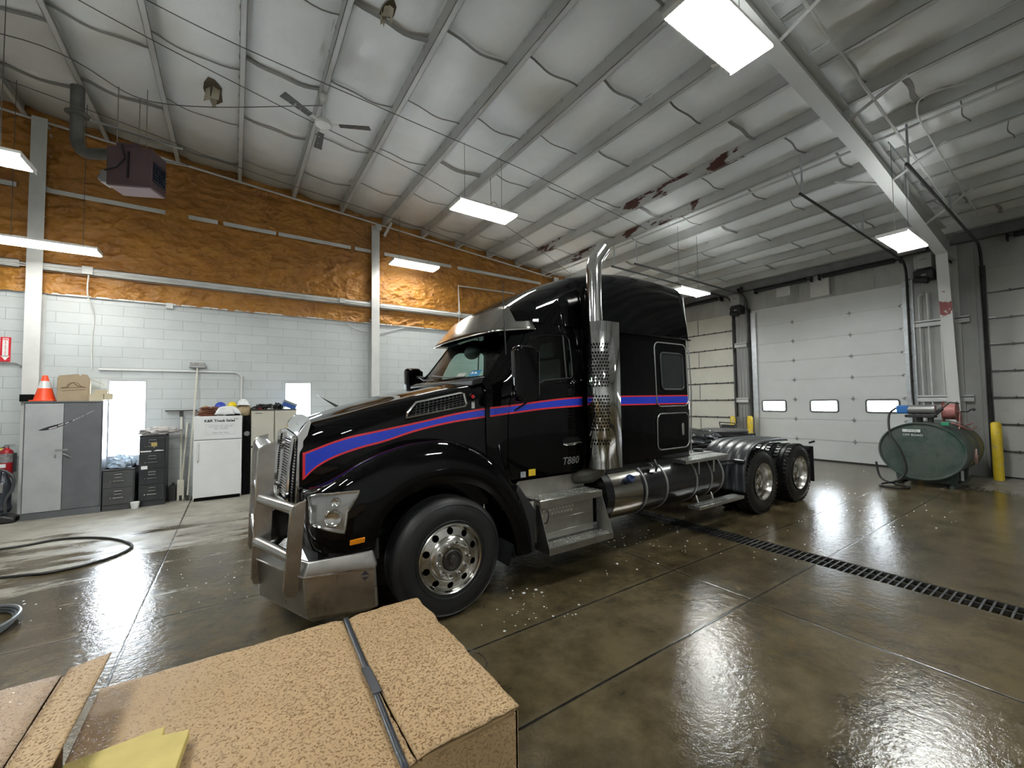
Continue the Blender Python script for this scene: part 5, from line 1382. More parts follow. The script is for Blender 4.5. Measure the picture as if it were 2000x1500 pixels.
for i in range(12): f.tube([on_box(-.14 + i * .024, .185 + .002 * i), on_box(-.125 + i * .024, .185 + .002 * i)], .005, 4)
obj('printed_mark', f, M['ink'], t, smooth=0)
t = thing('carton', 'small pale carton with raised lid at the right end of the grey cabinet top', 'box', (-2.08, 10.5, zt))
f = MB(); f.box(-2.16, -1.98, 10.34, 10.58, zt + .006, zt + .13); obj('body', f, M['card_pale'], t, smooth=0)
f = MB(); f.prism([(-2.16, zt + .13), (-1.98, zt + .13), (-1.94, zt + .20), (-2.13, zt + .21)], 1, 10.57, 10.58); obj('lid', f, M['card_pale'], t, smooth=0)
f = MB(); f.box(-1.975, -1.86, 10.38, 10.55, zt + .03, zt + .14); o = obj('carton', f, M['card_pale'], None, smooth=0); tag(o, 'tiny pale box sticking out over the cabinet edge before the window', 'box')
f = MB(); f.box(-3.06, -2.90, 10.56, 10.665, zt + .006, zt + .13); o = obj('parts_bin', f, M['void'], None, smooth=0, bevel=.006); tag(o, 'small black bin behind the traffic cone', 'bin')

# ---- filing cabinets
def filecab(x0, x1, y0, y1, zt, n, m_, label, extra=False):
    t = thing('filing_cabinet', label, 'filing cabinet', ((x0 + x1) / 2, y0, 0))
    f = MB(); f.box(x0, x1, y0 + .02, y1, 0, zt); f.box(x0, x1, y0, y1, zt - .025, zt); obj('body', f, m_, t, smooth=0, bevel=.004)
    h = (zt - .14) / n
    for k in range(n):
        z0 = .10 + k * h; f = MB(); f.box(x0 + .015, x1 - .015, y0 - .002, y0 + .02, z0 + .006, z0 + h - .006); d = obj('drawer', f, m_, t, smooth=0, bevel=.003)
        cx = (x0 + x1) / 2 + .0; zc = z0 + h * .60
        g = MB(); g.tube([(cx - .05, y0 - .01, zc + .01), (cx + .05, y0 - .01, zc + .01), (cx + .05, y0 - .01, zc + .065), (cx - .05, y0 - .01, zc + .065)], .006, 4, closed=True); obj('label_holder', g, M['hardware'], d)
        g = MB(); g.tube([(cx - .065, y0 - .02, zc - .055), (cx + .075, y0 - .02, zc - .055)], .009, 6).cyl((cx - .10, y0, zc - .055), (cx - .10, y0 - .02, zc - .055), .009, 8); obj('pull', g, M['chrome'], d)
    return t
filecab(-1.96, -1.53, 10.34, 10.80, .745, 2, M['file2'], 'two-drawer grey filing cabinet below the window beside the grey cabinet')
fc = filecab(-1.475, -1.09, 10.36, 10.82, 1.34, 4, M['file'], 'four-drawer black filing cabinet between the window and the brooms')
f = MB(); f.prism([(-1.30, 1.20), (-1.22, 1.20), (-1.215, 1.15), (-1.26, 1.09), (-1.305, 1.15)], 1, 10.352, 10.357); obj('shield_sticker', f, mat('sticker_gold', (.45, .33, .10), .4), fc, smooth=0)
f = MB(); f.box(-1.455, -1.30, 10.345, 10.352, 1.02, 1.045).prism([(-1.27, 1.03), (-1.12, 1.03), (-1.12, 1.045), (-1.22, 1.055)], 1, 10.345, 10.352); f.box(-1.44, -1.35, 10.345, 10.352, .70, .76); obj('tape_label', f, M['cloth_w'], fc, smooth=0)
lump('crumpled_cloth', (-1.735, 10.55, .75), .17, .17, .16, M['cloth_b'], .45, 2.6, 3, label='pale blue crumpled cloth on the two-drawer filing cabinet', cat='cloth')
lump('rolled_cloth', (-1.20, 10.57, 1.345), .30, .16, .10, M['cloth_g'], .4, 3.4, 5, label='grey bundled cloth on top of the four-drawer filing cabinet', cat='cloth')
f = MB(); f.box(-1.52, -1.49, 10.42, 10.7, .62, 1.0); f.bm.free()
lump('jacket', (-1.503, 10.74, .30), .018, .10, .22, M['file'], .3, 2.4, 8, label='dark jacket stuffed between the two filing cabinets', cat='jacket')
f = MB(); f.box(-1.06, -.95, 10.62, 10.80, 0, .30).cyl((-1.0, 10.71, .30), (-1.0, 10.71, .36), .02, 8); o = obj('jug', f, M['plastic'], None, bevel=.02); tag(o, 'small black jug on the floor beside the black filing cabinet', 'jug')
f = MB(); f.lathe([(0, 0), (.05, 0), (.07, .12), (.06, .125), (.045, .01)], (-1.50, 10.26, .005), (0, 0, 1), 16); o = obj('paper_cup', f, M['cloth_w'], None); tag(o, 'crushed white cup on the floor in front of the gap between the filing cabinets', 'cup')

# ---- brooms leaning on the wall, heads up
t = thing('floor_squeegee', 'wide black floor squeegee standing head up on a cream pole', 'squeegee', (-.90, 10.62, 0))
f = MB(); f.tube([(-.875, 10.60, .03), (-.90, 10.82, 1.70)], .017, 8); obj('handle', f, M['pole'], t)
f = MB(); f.tube([(-.872, 10.595, 0.0), (-.874, 10.60, .10)], .022, 8); obj('grip', f, M['plastic'], t)
f = MB(); f.box(-1.16, -.64, 10.80, 10.84, 1.775, 1.80).box(-.93, -.87, 10.80, 10.84, 1.66, 1.78).prism([(-1.16, 1.775), (-.64, 1.775), (-.70, 1.79), (-1.10, 1.79)], 1, 10.77, 10.86); obj('head', f, M['darksteel'], t)
t = thing('push_broom', 'tall broom with grey brush head up, leaning behind the white fridge', 'broom', (-.70, 10.62, 0))
f = MB(); f.tube([(-.76, 10.52, .02), (-.655, 10.84, 2.68)], .015, 8); obj('handle', f, M['pole'], t)
f = MB(); f.tube([(-.762, 10.515, 0.0), (-.757, 10.53, .10)], .02, 8); obj('grip', f, M['plastic'], t)
f = MB(); f.box(-.79, -.52, 10.81, 10.87, 2.68, 2.72); obj('head', f, M['hardware'], t, bevel=.006)
f = MB(); f.box(-.78, -.53, 10.815, 10.865, 2.72, 2.79); obj('bristles', f, mat('bristle_grey', (.30, .30, .29), .9, var=.4, vs=40), t)
t = thing('cream_pole', 'cream angled post with a foot, leaning beside the squeegee', 'pole', (-.84, 10.6, 0))
f = MB(); f.box(-.93, -.82, 10.60, 10.72, .0, .40).tube([(-.86, 10.66, .4), (-.80, 10.83, 1.55)], .018, 8); obj('post', f, M['pole'], t, bevel=.01)
f = MB(); f.bm.free()

# ---- white fridge
x0, x1, yf, yb_, zt = -.66, .135, 10.22, 10.86, 1.67
t = thing('refrigerator', 'white top-freezer fridge with black lettering on its upper door', 'fridge', ((x0 + x1) / 2, yf, 0))
f = MB(); f.box(x0, x1, yf + .06, yb_, .03, zt); obj('body', f, M['white_app'], t, smooth=0, bevel=.01)
f = MB(); f.box(x0, x1, yf, yf + .055, 1.205, zt); ud = obj('freezer_door', f, M['white_app'], t, smooth=20, bevel=.012, seg=3)
f = MB(); f.box(x0, x1, yf, yf + .055, .07, 1.19); ld = obj('door', f, M['white_app'], t, smooth=20, bevel=.012, seg=3)
f = MB(); f.box(x0 + .01, x1 - .01, yf + .01, yf + .06, 1.185, 1.21); obj('door_seal', f, M['grey_seal'], t, smooth=0); f = MB(); f.box(x0 + .02, x1 - .02, yf + .04, yf + .08, .0, .07); obj('gap_shade', f, M['void'], t, smooth=0)  # black strip at the base stands in for the shade under the fridge
f = MB(); f.box(x0 + .06, x0 + .085, yf - .035, yf - .015, .78, 1.14).box(x0 + .06, x0 + .085, yf - .035, yf, 1.12, 1.14).box(x0 + .06, x0 + .085, yf - .035, yf, .78, .80); obj('handle', f, M['white_app'], ld, bevel=.006)
f = MB()
for xx in (x0 + .06, x1 - .08): f.cyl((xx, yf + .08, .025), (xx + .03, yf + .08, .025), .025, 12)
obj('roller', f, M['plastic'], t)
text('lettering', 'K&R Truck Sales', .070, face_mtx((x0 + .42, yf - .002, 1.575), (0, -1, 0)), M['blackink'], ud, .0006, spacing=1.06, bold=.0025)
text('lettering', 'US DOT 811623 MI', .046, face_mtx((x0 + .44, yf - .002, 1.46), (0, -1, 0)), M['grey_seal'], ud, .0006, spacing=1.05)
text('lettering', 'MC 376423', .044, face_mtx((x0 + .44, yf - .002, 1.415), (0, -1, 0)), M['grey_seal'], ud, .0006, spacing=1.05)
text('lettering', 'Not For Hire', .046, face_mtx((x0 + .44, yf - .002, 1.335), (0, -1, 0)), M['grey_seal'], ud, .0006, spacing=1.05)
f = MB(); f.tube([(x0 + .19, yf - .002, 1.30), (x0 + .68, yf - .002, 1.30), (x0 + .68, yf - .002, 1.50), (x0 + .19, yf - .002, 1.50)], .0015, 4, closed=True); obj('lettering_frame', f, M['grey_seal'], ud, smooth=0)
f = MB()
for k in range(4): f.box(x0 + .655 + k * .020, x0 + .668 + k * .020, yf - .003, yf + .001, 1.597, 1.618)
obj('lettering_smudge', f, M['grey_seal'], ud, smooth=0)
# on the fridge
f = MB(); rnd = random.Random(3)
for k in range(26):
    cx, cy, rx, ry = -.42 + rnd.uniform(-.05, .05), 10.45 + rnd.uniform(-.03, .03), rnd.uniform(.10, .20), rnd.uniform(.08, .14); z = zt + .012 + k * .0065; ph = rnd.uniform(0, 6)
    f.tube([(cx + rx * math.cos(a), cy + ry * math.sin(a), z + .012 * math.sin(2 * a + ph)) for a in [i * PI / 12 for i in range(24)]], .0075, 5, closed=True)
o = obj('coiled_cord', f, M['brown'], None); tag(o, 'reddish brown coiled cord heaped on the white fridge', 'cord')
lump('canvas_bag', (-.50, 10.72, zt), .11, .08, .15, M['tan'], .25, 2, 12, label='tan bag behind the brown cord at the left of the fridge top', cat='bag')
lump('canvas_bag', (.17, 10.62, zt - .01), .14, .14, .19, M['tan'], .15, 1.6, 17, label='tan canvas bag at the right end of the fridge top under the white helmet', cat='bag')
lump('work_gloves', (-.02, 10.40, zt + .002), .12, .09, .05, M['void'], .3, 3, 19, label='black gloves under the white cloth on the fridge', cat='gloves')
f = MB()
def drape(u, v):
    a = 2 * PI * u; r = v * (.19 + .07 * math.sin(5 * a + 1)); 
    z = zt + .19 - .06 * v ** 2 - .10 * v ** 5 + .035 * math.sin(4 * a) * v * (1 - v) * 2 + .02 * mnoise.noise(Vector((u * 9, v * 5, 2)))
    return (-.13 + r * math.cos(a), 10.33 + r * .55 * math.sin(a), z)
f.grid(drape, 40, 12, wrapu=True); o = obj('white_rag', f, M['cloth_w'], None, smooth=70); tag(o, 'white rag draped over the front of the fridge top', 'rag'); mm = o.modifiers.new('s', 'SOLIDIFY'); mm.thickness = .006
def helmet(name, c, r, m_, label):
    t = thing(name, label, 'hard hat', c); f = MB()
    f.lathe([(r * 1.0, 0), (r * .98, r * .35), (r * .85, r * .68), (r * .55, r * .93), (r * .2, r * 1.02), (0, r * 1.03)], c, (0, 0, 1), 28); f.tube([(c[0] - r * .8, c[1], c[2] + r * .62), (c[0] - r * .4, c[1], c[2] + r * 1.0), (c[0], c[1], c[2] + r * 1.08), (c[0] + r * .4, c[1], c[2] + r * 1.0), (c[0] + r * .8, c[1], c[2] + r * .62)], r * .10, 6); obj('shell', f, m_, t)
    f = MB(); f.lathe([(r * .95, .0), (r * 1.18, -.01), (r * 1.16, .01), (r * .98, .015)], c, (0, 0, 1), 28, close=True); obj('brim', f, m_, t)
helmet('hard_hat', (-.245, 10.62, zt + .17), .10, mat('helmet_blue', (.03, .06, .42), .2), 'blue hard hat on the heap over the fridge')
helmet('hard_hat', (-.04, 10.62, zt + .19), .085, mat('helmet_yellow', (.78, .58, .02), .25), 'yellow hard hat between the blue and the white one')
helmet('hard_hat', (.155, 10.58, zt + .225), .105, mat('helmet_white', (.74, .75, .75), .25), 'white hard hat on the tan bag beside the fridge')
# ---- dark locker gap and beige lockers
f = MB(); f.box(.165, .285, 10.42, 10.80, 0, 1.66); o = obj('narrow_cabinet', f, M['void'], None, smooth=0, bevel=.004); tag(o, 'narrow black cabinet in the gap between fridge and beige cabinet', 'cabinet')
g = MB(); g.lathe([(.045, 0), (.055, .01), (.045, .02), (.0, .02)], (.225, 10.42, 1.28), (0, -1, 0), 20); obj('dial', g, M['hardware'], o)
for i, (a, b, lb) in enumerate(((.30, .725, 'beige two-door cabinet next to the fridge'), (.735, 1.16, 'beige two-door cabinet under the second window beside the truck nose'))):
    t = thing('locker_cabinet', lb, 'cabinet', ((a + b) / 2, 10.36, 0), 'beige cabinets by the second window')
    f = MB(); f.box(a, b, 10.38, 10.82, 0, 1.78); obj('body', f, M['beige'], t, smooth=0, bevel=.004)
    f = MB(); f.box(a - .005, b + .005, 10.36, 10.82, 1.765, 1.785); obj('top', f, M['darksteel'], t, smooth=0)
    for z0, z1 in ((1.02, 1.75), (.05, .97)):
        f = MB(); f.box(a + .012, b - .012, 10.362, 10.382, z0, z1); d = obj('door', f, M['beige'], t, smooth=0, bevel=.003)
    f = MB(); f.box(a + .005, b - .005, 10.37, 10.382, .97, 1.02); obj('shadow_gap', f, M['void'], t, smooth=0)
    f = MB(); f.box(a + .07, a + .20, 10.359, 10.363, 1.70, 1.712) if i == 0 else f.box(a + .33, a + .35, 10.35, 10.363, 1.3, 1.42); obj('door_label' if i == 0 else 'door_pull', f, M['blackink'], d if i else d, smooth=0)
f = MB(); rnd = random.Random(9)
for k in range(16):
    cx, cy = .56 + rnd.uniform(-.12, .10), 10.53 + rnd.uniform(-.05, .05); r = rnd.uniform(.06, .12); z = 1.80 + rnd.uniform(0, .08); ph = rnd.uniform(0, 6)
    f.tube([(cx + r * 1.3 * math.cos(a), cy + r * .7 * math.sin(a), z + .02 * math.sin(2 * a + ph)) for a in [i * PI / 10 for i in range(16)]], .011, 5)
o = obj('tangled_cables', f, M['plastic'], None); tag(o, 'tangle of dark cables on top of the beige cabinets', 'cables')
lump('dark_bag', (.82, 10.66, 1.787), .10, .11, .10, M['frame_black'], .35, 3, 23, label='dark bag slumped on the beige cabinets by the blue box', cat='bag')
t = thing('blue_case', 'blue and grey case tilted on the beige cabinets in front of the second window', 'case', (1.02, 10.55, 1.79))
m4 = Matrix.Translation((1.03, 10.52, 1.875)) @ Matrix.Rotation(R(24), 4, 'Y')
f = MB(); f.box(-.14, .14, -.09, .09, -.07, .02, m4); obj('body', f, mat('case_blue', (.03, .09, .32), .35), t, bevel=.008)
f = MB(); f.box(-.142, .142, -.092, .092, .022, .075, m4); obj('lid', f, mat('case_grey', (.22, .25, .26), .4), t, bevel=.008)
lump('red_rag', (.45, 10.50, 1.787), .05, .05, .045, mat('rag_red', (.35, .04, .05), .8), .4, 4, 31, label='small red rag among the cables on the beige cabinets', cat='rag')
# ---- fork blade sticking up behind the hood
t = thing('blade_post', 'thin dark blade with a pale edge slanting up behind the hood', 'blade', (1.75, 9.9, 0))
f = MB(); f.prism([(1.50, 2.085), (1.97, 1.83), (1.99, 1.80), (1.90, 1.80)], 1, 9.89, 9.91); f.box(1.95, 2.02, 9.86, 9.94, 0, 1.83); obj('blade', f, M['darksteel'], t, smooth=0)

# ---- fire extinguisher, sign, vacuum
cx = -3.19; cy = 10.60
t = thing('fire_extinguisher', 'red fire extinguisher hung low on the block wall with a yellow tag', 'fire extinguisher', (cx, cy, .73))
f = MB(); f.lathe([(0, .72), (.075, .72), (.082, .74), (.082, .96), (.082, 1.12), (.07, 1.17), (.03, 1.20), (.028, 1.22), (0, 1.22)], (cx, cy, 0), (0, 0, 1), 28); obj('cylinder', f, mat('extinguisher_red', (.33, .012, .02), .3), t)
f = MB(); f.lathe([(.083, .97), (.0835, 1.12)], (cx, cy, 0), (0, 0, 1), 28); obj('label_band', f, mat('band_grey', (.22, .22, .23), .4, var=.4, vs=30), t)
f = MB(); f.box(cx - .045, cx + .02, cy - .088, cy - .08, .89, .95); obj('white_label', f, M['cloth_w'], t, smooth=0)
f = MB(); f.cyl((cx, cy, 1.21), (cx, cy, 1.26), .025, 12).box(cx - .03, cx + .10, cy - .015, cy + .015, 1.255, 1.27).box(cx - .02, cx + .09, cy - .012, cy + .012, 1.225, 1.235); obj('valve', f, M['hardware'], t)
f = MB(); f.tube([(cx - .02, cy, 1.23), (cx - .10, cy - .02, 1.18), (cx - .11, cy - .03, 1.05), (cx - .10, cy - .03, .92)], .014, 8); obj('discharge_hose', f, M['rubber'], t)
f = MB(); f.prism([(cx - .20, 1.10), (cx - .10, 1.20), (cx - .02, 1.22), (cx - .07, 1.16), (cx - .16, 1.06)], 1, cy - .055, cy - .052); obj('yellow_tag', f, mat('tag_yellow', (.75, .68, .05), .5), t, smooth=0)
f = MB(); f.box(cx - .02, cx + .02, cy + .08, cy + .29, .90, 1.0).box(cx + .07, cx + .10, cy - .02, cy + .06, .80, 1.12); obj('wall_bracket', f, M['rubber'], t, smooth=0)
t = thing('fire_sign', 'red and white fire extinguisher arrow sign on the block wall', 'sign', (-3.21, 10.895, 2.88))
f = MB(); f.box(-3.395, -3.275, 10.885, 10.899, 2.70, 3.13); obj('sign_panel', f, M['red'], t, smooth=0)
WH = mat('sign_white', (.78, .78, .76), .5)
f = MB(); f.box(-3.37, -3.30, 10.882, 10.885, 2.79, 3.11).prism([(-3.385, 2.80), (-3.285, 2.80), (-3.335, 2.72)], 1, 10.882, 10.885); obj('white_arrow', f, WH, t, smooth=0)
text('lettering', 'FIRE', .035, face_mtx((-3.335, 10.880, 3.085), (0, -1, 0)), M['red'], t, .0005, bold=.001)
f = MB()
for k, ch in enumerate('EXTINGUISHER'): f.bm.from_mesh(text('l', ch, .030, face_mtx((-3.335, 10.880, 3.052 - k * .0215), (0, -1, 0)), M['red'], 'mesh', .0005))
obj('lettering', f, M['red'], t, smooth=0, fix=False)
t = thing('vacuum_cleaner', 'black upright vacuum cleaner with a looped hose below the fire extinguisher', 'vacuum cleaner', (-3.1, 10.45, 0))
cx, cy = -3.16, 10.42
f = MB(); f.prism([(cx - .20, 0.012), (cx + .18, .012), (cx + .18, .08), (cx + .06, .13), (cx - .18, .12)], 1, cy - .17, cy + .12); obj('floor_head', f, M['plastic'], t, bevel=.02)
f = MB(); f.lathe([(.0, .16), (.09, .16), (.115, .22), (.10, .30), (.10, .62), (.075, .70), (.05, .80), (.03, .84), (0, .84)], (cx - .01, cy + .02, 0), (0, 0, 1), 24); obj('body', f, mat('vacuum_dark', (.025, .03, .04), .25), t)
f = MB(); f.cyl((cx + .14, cy - .06, .05), (cx + .18, cy - .06, .05), .05, 16).cyl((cx - .20, cy - .06, .05), (cx - .16, cy - .06, .05), .05, 16); obj('wheel', f, M['rubber'], t)
f = MB(); f.tube(catmull([(cx - .10, cy - .08, .50), (cx - .10, cy - .10, .72), (cx - .04, cy - .11, .86), (cx + .04, cy - .11, .86), (cx + .14, cy - .11, .74), (cx + .13, cy - .10, .55), (cx + .06, cy - .09, .38), (cx + .05, cy - .06, .15)], 40), .020, 10); obj('hose', f, mat('vacuum_hose', (.05, .055, .06), .35), t)
f = MB(); f.box(cx - .03, cx + .03, cy - .11, cy - .095, .50, .66).box(cx - .12, cx - .04, cy - .175, cy - .16, .03, .07); obj('silver_trim', f, M['hardware'], t, bevel=.006)

# ---- conduits, boxes and cables on the left wall
f = MB(); yy = YW - .165
f.tube([(-3.0 - 4, yy, 4.44), (9, yy, 4.44)], .017, 6).tube([(-7, yy, 4.40), (9, yy, 4.40)], .012, 6)
tag(obj('conduit', f, M['white_paint'], None), 'long white conduit running along the lower girt of the foam wall', 'conduit')
def jbox(x, z, s=.06, y=YW - .20): f = MB(); f.box(x - s, x + s, y, y + .06, z - s, z + s); return f
for x, z, s, lb in ((-2.31, 4.44, .075, 'white junction box on the long conduit above the pale cardboard box'), (2.18, 4.44, .06, 'white junction box on the long conduit left of the steel column'), (5.40, 4.47, .05, 'white junction box on the long conduit above the truck visor')):
    tag(obj('junction_box', jbox(x, z, s), M['white_paint'], None, smooth=0, bevel=.005), lb, 'junction box')
tag(obj('junction_box', jbox(-1.13, 3.94, .055, YW - .06), M['white_paint'], None, smooth=0, bevel=.005), 'small white junction box at the top of the block wall', 'junction box')
f = MB(); f.tube(catmull([(-2.30, yy + .02, 4.40), (-2.31, yy + .03, 4.0), (-2.24, YW - .02, 3.6), (-2.26, YW - .015, 3.2), (-2.25, YW - .015, 2.60)], 24), .012, 6); tag(obj('drop_cable', f, M['white_paint'], None), 'white cable dropping down the block wall beside the column', 'cable')
f = MB(); f.tube([(-2.15, YW - .03, 2.60), (-.02, YW - .03, 2.60)] + [(-.02 + .14 * math.sin(a), YW - .03, 2.46 + .14 * math.cos(a)) for a in [i * PI / 12 for i in range(1, 7)]] + [(.12, YW - .03, 1.85)], .020, 8); tag(obj('conduit', f, M['white_paint'], None), 'white conduit bending down the block wall behind the hard hats', 'conduit')
f = MB(); f.tube([(5.42, yy, 4.5), (5.40, yy + .02, 5.30), (7.4, yy + .02, 5.34)], .022, 8); tag(obj('conduit', f, M['white_paint'], None), 'white elbow conduit on the foam wall above the truck cab', 'conduit')
f = MB(); f.tube([(5.42, yy, 4.42), (5.43, YW - .05, 3.98)], .014, 6); tag(obj('conduit', f, M['white_paint'], None), 'short white conduit dropping behind the visor', 'conduit')
f = MB(); f.tube(catmull([(-7, YW - .03, 2.72), (-3.6, YW - .03, 2.68), (-3.2, YW - .03, 2.66), (-3.14, YW - .03, 2.60)], 12), .012, 6); tag(obj('drop_cable', f, M['hardware'], None), 'grey cable along the wall under the fire sign', 'cable')
f = MB(); f.tube(catmull([(2.3, YW - .03, 3.95), (2.5, YW - .03, 3.80), (2.9, YW - .03, 3.72)], 10), .012, 6).tube(catmull([(3.15, YW - .03, 3.72), (3.5, YW - .03, 3.84), (3.9, YW - .03, 3.95)], 10), .012, 6); tag(obj('drop_cable', f, M['white_paint'], None), 'white cable sagging across the column top of the block wall', 'cable')
t = thing('horn_speaker', 'small round white horn speaker on top of the middle wall column', 'speaker', (3.05, 10.6, 6.5))
f = MB(); f.lathe([(.02, 0), (.04, .02), (.075, .10), (.09, .12), (.085, .12), (.05, .05), (0, .03)], (3.05, 10.66, 6.42), (-.3, -1, -.1), 28); obj('horn', f, M['white_paint'], t)
f = MB(); f.tube([(3.20, 10.62, 6.25), (3.36, 10.55, 6.62)], .035, 4); f.tube([(3.05, 10.66, 6.42), (3.05, 10.72, 6.42)], .03, 8); obj('bracket', f, M['white_paint'], t)

# ================================================================ HANGING THINGS
# ceiling fan
fx, fy, fz = 1.10, 6.83, 6.27
t = thing('ceiling_fan', 'white three-blade ceiling fan with dark worn blades', 'ceiling fan', (fx, fy, fz))
f = MB(); f.cyl((fx, fy, fz + .03), (fx, fy, roof_z(fx) + .01), .013, 8).lathe([(.015, .36), (.05, .40), (.055, .47), (.03, .50)], (fx, fy, fz), (0, 0, 1), 16); f.lathe([(.015, .13), (.035, .11), (.045, .05)], (fx, fy, fz), (0, 0, 1), 16); obj('downrod', f, M['fixture'], t)
f = MB(); f.lathe([(0, -.035), (.06, -.035), (.115, -.015), (.13, .015), (.115, .045), (.05, .06), (0, .06)], (fx, fy, fz), (0, 0, 1), 32); obj('motor', f, M['fixture'], t)
FB = mat('fan_blade_dirty', (.030, .026, .020), .5, var=.5, vs=20, dirt=(.35, .34, .30), ds=14, dt=(.60, .66))
for a in (213, -25, 88):
    m4 = Matrix.Translation((fx, fy, fz)) @ Matrix.Rotation(R(a), 4, 'Z') @ Matrix.Rotation(R(9), 4, 'X')
    f = MB(); f.prism([(.24, -.045), (.70, -.065), (.71, .06), (.24, .05)], 2, -.004, .004); f.xf(m4); b = obj('blade', f, FB, t, smooth=0)
    f = MB(); f.prism([(.10, -.02), (.30, -.035), (.30, .035), (.10, .02)], 2, .004, .009); f.xf(m4); obj('blade_iron', f, M['fixture'], b, smooth=0)
# unit heater at 45 degrees
MA = mat('heater_maroon', (.095, .055, .062), .42, var=.12); MAL = mat('heater_maroon_light', (.26, .19, .205), .45, var=.1)
hc = Vector((-1.29, 8.37, 5.2)); rot = Matrix.Translation(hc) @ Matrix.Rotation(R(-22.5), 4, 'Z')
t = thing('unit_heater', 'maroon hanging gas unit heater with a dark louvred end', 'heater', tuple(hc))
f = MB(); f.box(-.29, .29, -.18, .18, .0, .60, rot); f.box(-.20, .10, -.14, .14, .60, .68, rot); hb = obj('cabinet', f, MA, t, smooth=0, bevel=.008)
f = MB(); f.box(-.27, .27, -.16, .16, -.008, .0, rot); obj('bottom_panel', f, MAL, t, smooth=0)
f = MB(); f.box(.29, .296, -.14, .14, .12, .42, rot); obj('louvre_opening', f, mat('louvre_dark', (.01, .012, .02), .4), t, smooth=0)
f = MB()
for k in range(6): f.box(.29, .315, -.145, .145, .13 + k * .05, .138 + k * .05, rot)
for k in range(5): f.box(.295, .31, -.12 + k * .06, -.112 + k * .06, .13, .42, rot)
obj('louvre', f, mat('louvre_blade', (.03, .04, .07), .35), t, smooth=0)
f = MB(); f.box(-.40, -.29, -.14, .06, .05, .24, rot); f.cyl(rot @ Vector((-.36, -.02, .16)), rot @ Vector((-.48, -.02, .16)), .05, 12); obj('blower_motor', f, M['hardware'], t, bevel=.01)
f = MB(); f.box(-.02, .0, -.20, -.18, .12, .52, rot); f.tube([rot @ Vector(q) for q in ((-.10, -.19, .62), (-.04, -.21, .40), (-.14, -.21, .26), (-.30, -.2, .2))], .010, 6); obj('wiring', f, M['frame_black'], t)
f = MB()
for q in ((-.20, -.12), (.18, -.12), (-.05, .1)): f.tube([rot @ Vector((q[0], q[1], .6)), rot @ Vector((q[0], q[1], 1.55))], .007, 5)
f.tube([(-1.75, 8.0, 5.95), (-.75, 8.35, 6.05)], .018, 6).tube([(-1.30, 8.75, 5.95), (-.70, 8.80, 6.0)], .018, 6); obj('hanger_rod', f, M['hardware'], t)
f = MB(); f.tube(catmull([(-1.42, 8.55, 5.84), (-1.85, 8.9, 5.88), (-2.02, 9.05, 5.93), (-2.12, 9.15, 6.08), (-2.14, 9.16, 6.3), (-2.15, 9.17, 7.02)], 20), .085, 20); fl_ = obj('flue_pipe', f, mat('flue_dull', (.13, .13, .12), .5, .4, var=.4), t)
f = MB(); f.lathe([(.09, 0), (.15, .02), (.15, .03), (.09, .04)], (-2.145, 9.165, 6.55), (0, 0, 1), 20, close=True); obj('collar', f, bpy.data.materials['flue_dull'], fl_)
# long pipe under the rafters, and sag cables
f = MB(); f.tube([(8.72, 10.75, 6.10), (8.70, YR + .1, 6.10)], .022, 8)
for y in (8.5, 6.0, 3.4, 0.8, -1.5): f.tube([(8.71, y, 6.10), (8.71, y, roof_z(8.71) + .05)], .006, 4)
tag(obj('ceiling_pipe', f, M['white_paint'], None), 'long white pipe hung under the purlins crossing the bay past the exhaust stack', 'pipe')
for i, (pts, lb) in enumerate(((((XL, 10.0, 6.95), (-2.64, 8.13, 6.86), (-1.15, 8.55, 6.80), (1.10, 6.9, 6.62)), 'cable strung to the ceiling fan'),
    (((-4, 6.0, 7.02), (-1.78, 6.9, 6.88), (.64, 7.42, 6.70), (3.2, 7.8, 6.50), (6.2, 8.7, 6.25), (9.0, 9.9, 6.05)), 'long bracing cable under the purlins passing the small ceiling light'),
    (((-4, 5.6, 7.05), (-.99, 6.45, 6.85), (1.9, 6.45, 6.62), (4.68, 6.35, 6.40), (8.4, 6.4, 6.10)), 'bracing cable across the ceiling between the fan and the largest light'),
    (((-7, 8.9, 7.2), (-2.3, 9.6, 6.95), (.2, 9.9, 6.72), (3.2, 10.0, 6.5), (8.9, 10.4, 6.05)), 'thin cable close to the foam wall under the purlins'))):
    f = MB(); f.tube(catmull(pts, 40), .007, 5); tag(obj('ceiling_cable', f, M['wire'], None), lb, 'cable')
f = MB(); f.tube([(4.31, 7.1, 6.74), (4.33, 7.1, 6.0)] + [(4.42 + .09 * math.cos(a), 7.12, 5.90 + .13 * math.sin(a)) for a in [PI + i * PI / 8 for i in range(17)]], .005, 5); tag(obj('hanging_cord', f, M['wire'], None), 'looped power cord hanging by the light above the hood', 'cord')
f = MB(); f.tube([(-2.75, 8.2, 7.0), (-2.72, 8.2, 4.6)], .006, 5); tag(obj('hanging_cord', f, M['wire'], None), 'thin cord hanging at the far left past the upper light', 'cord')
# conduits beside the rafter
f = MB(); f.tube([(-3, 1.80, 7.0), (13.4, 1.80, 5.62)], .018, 6); tag(obj('conduit', f, M['white_paint'], None), 'white conduit running along the right of the sloping rafter', 'conduit')
f = MB(); f.tube(catmull([(8.2, .9, 6.1), (8.0, 1.3, 6.12), (8.2, 1.5, 6.10), (9.2, 1.55, 6.03), (13.2, 1.55, 5.72)], 24), .012, 6); tag(obj('conduit', f, M['white_paint'], None), 'thin conduit curving near the grey door track', 'conduit')

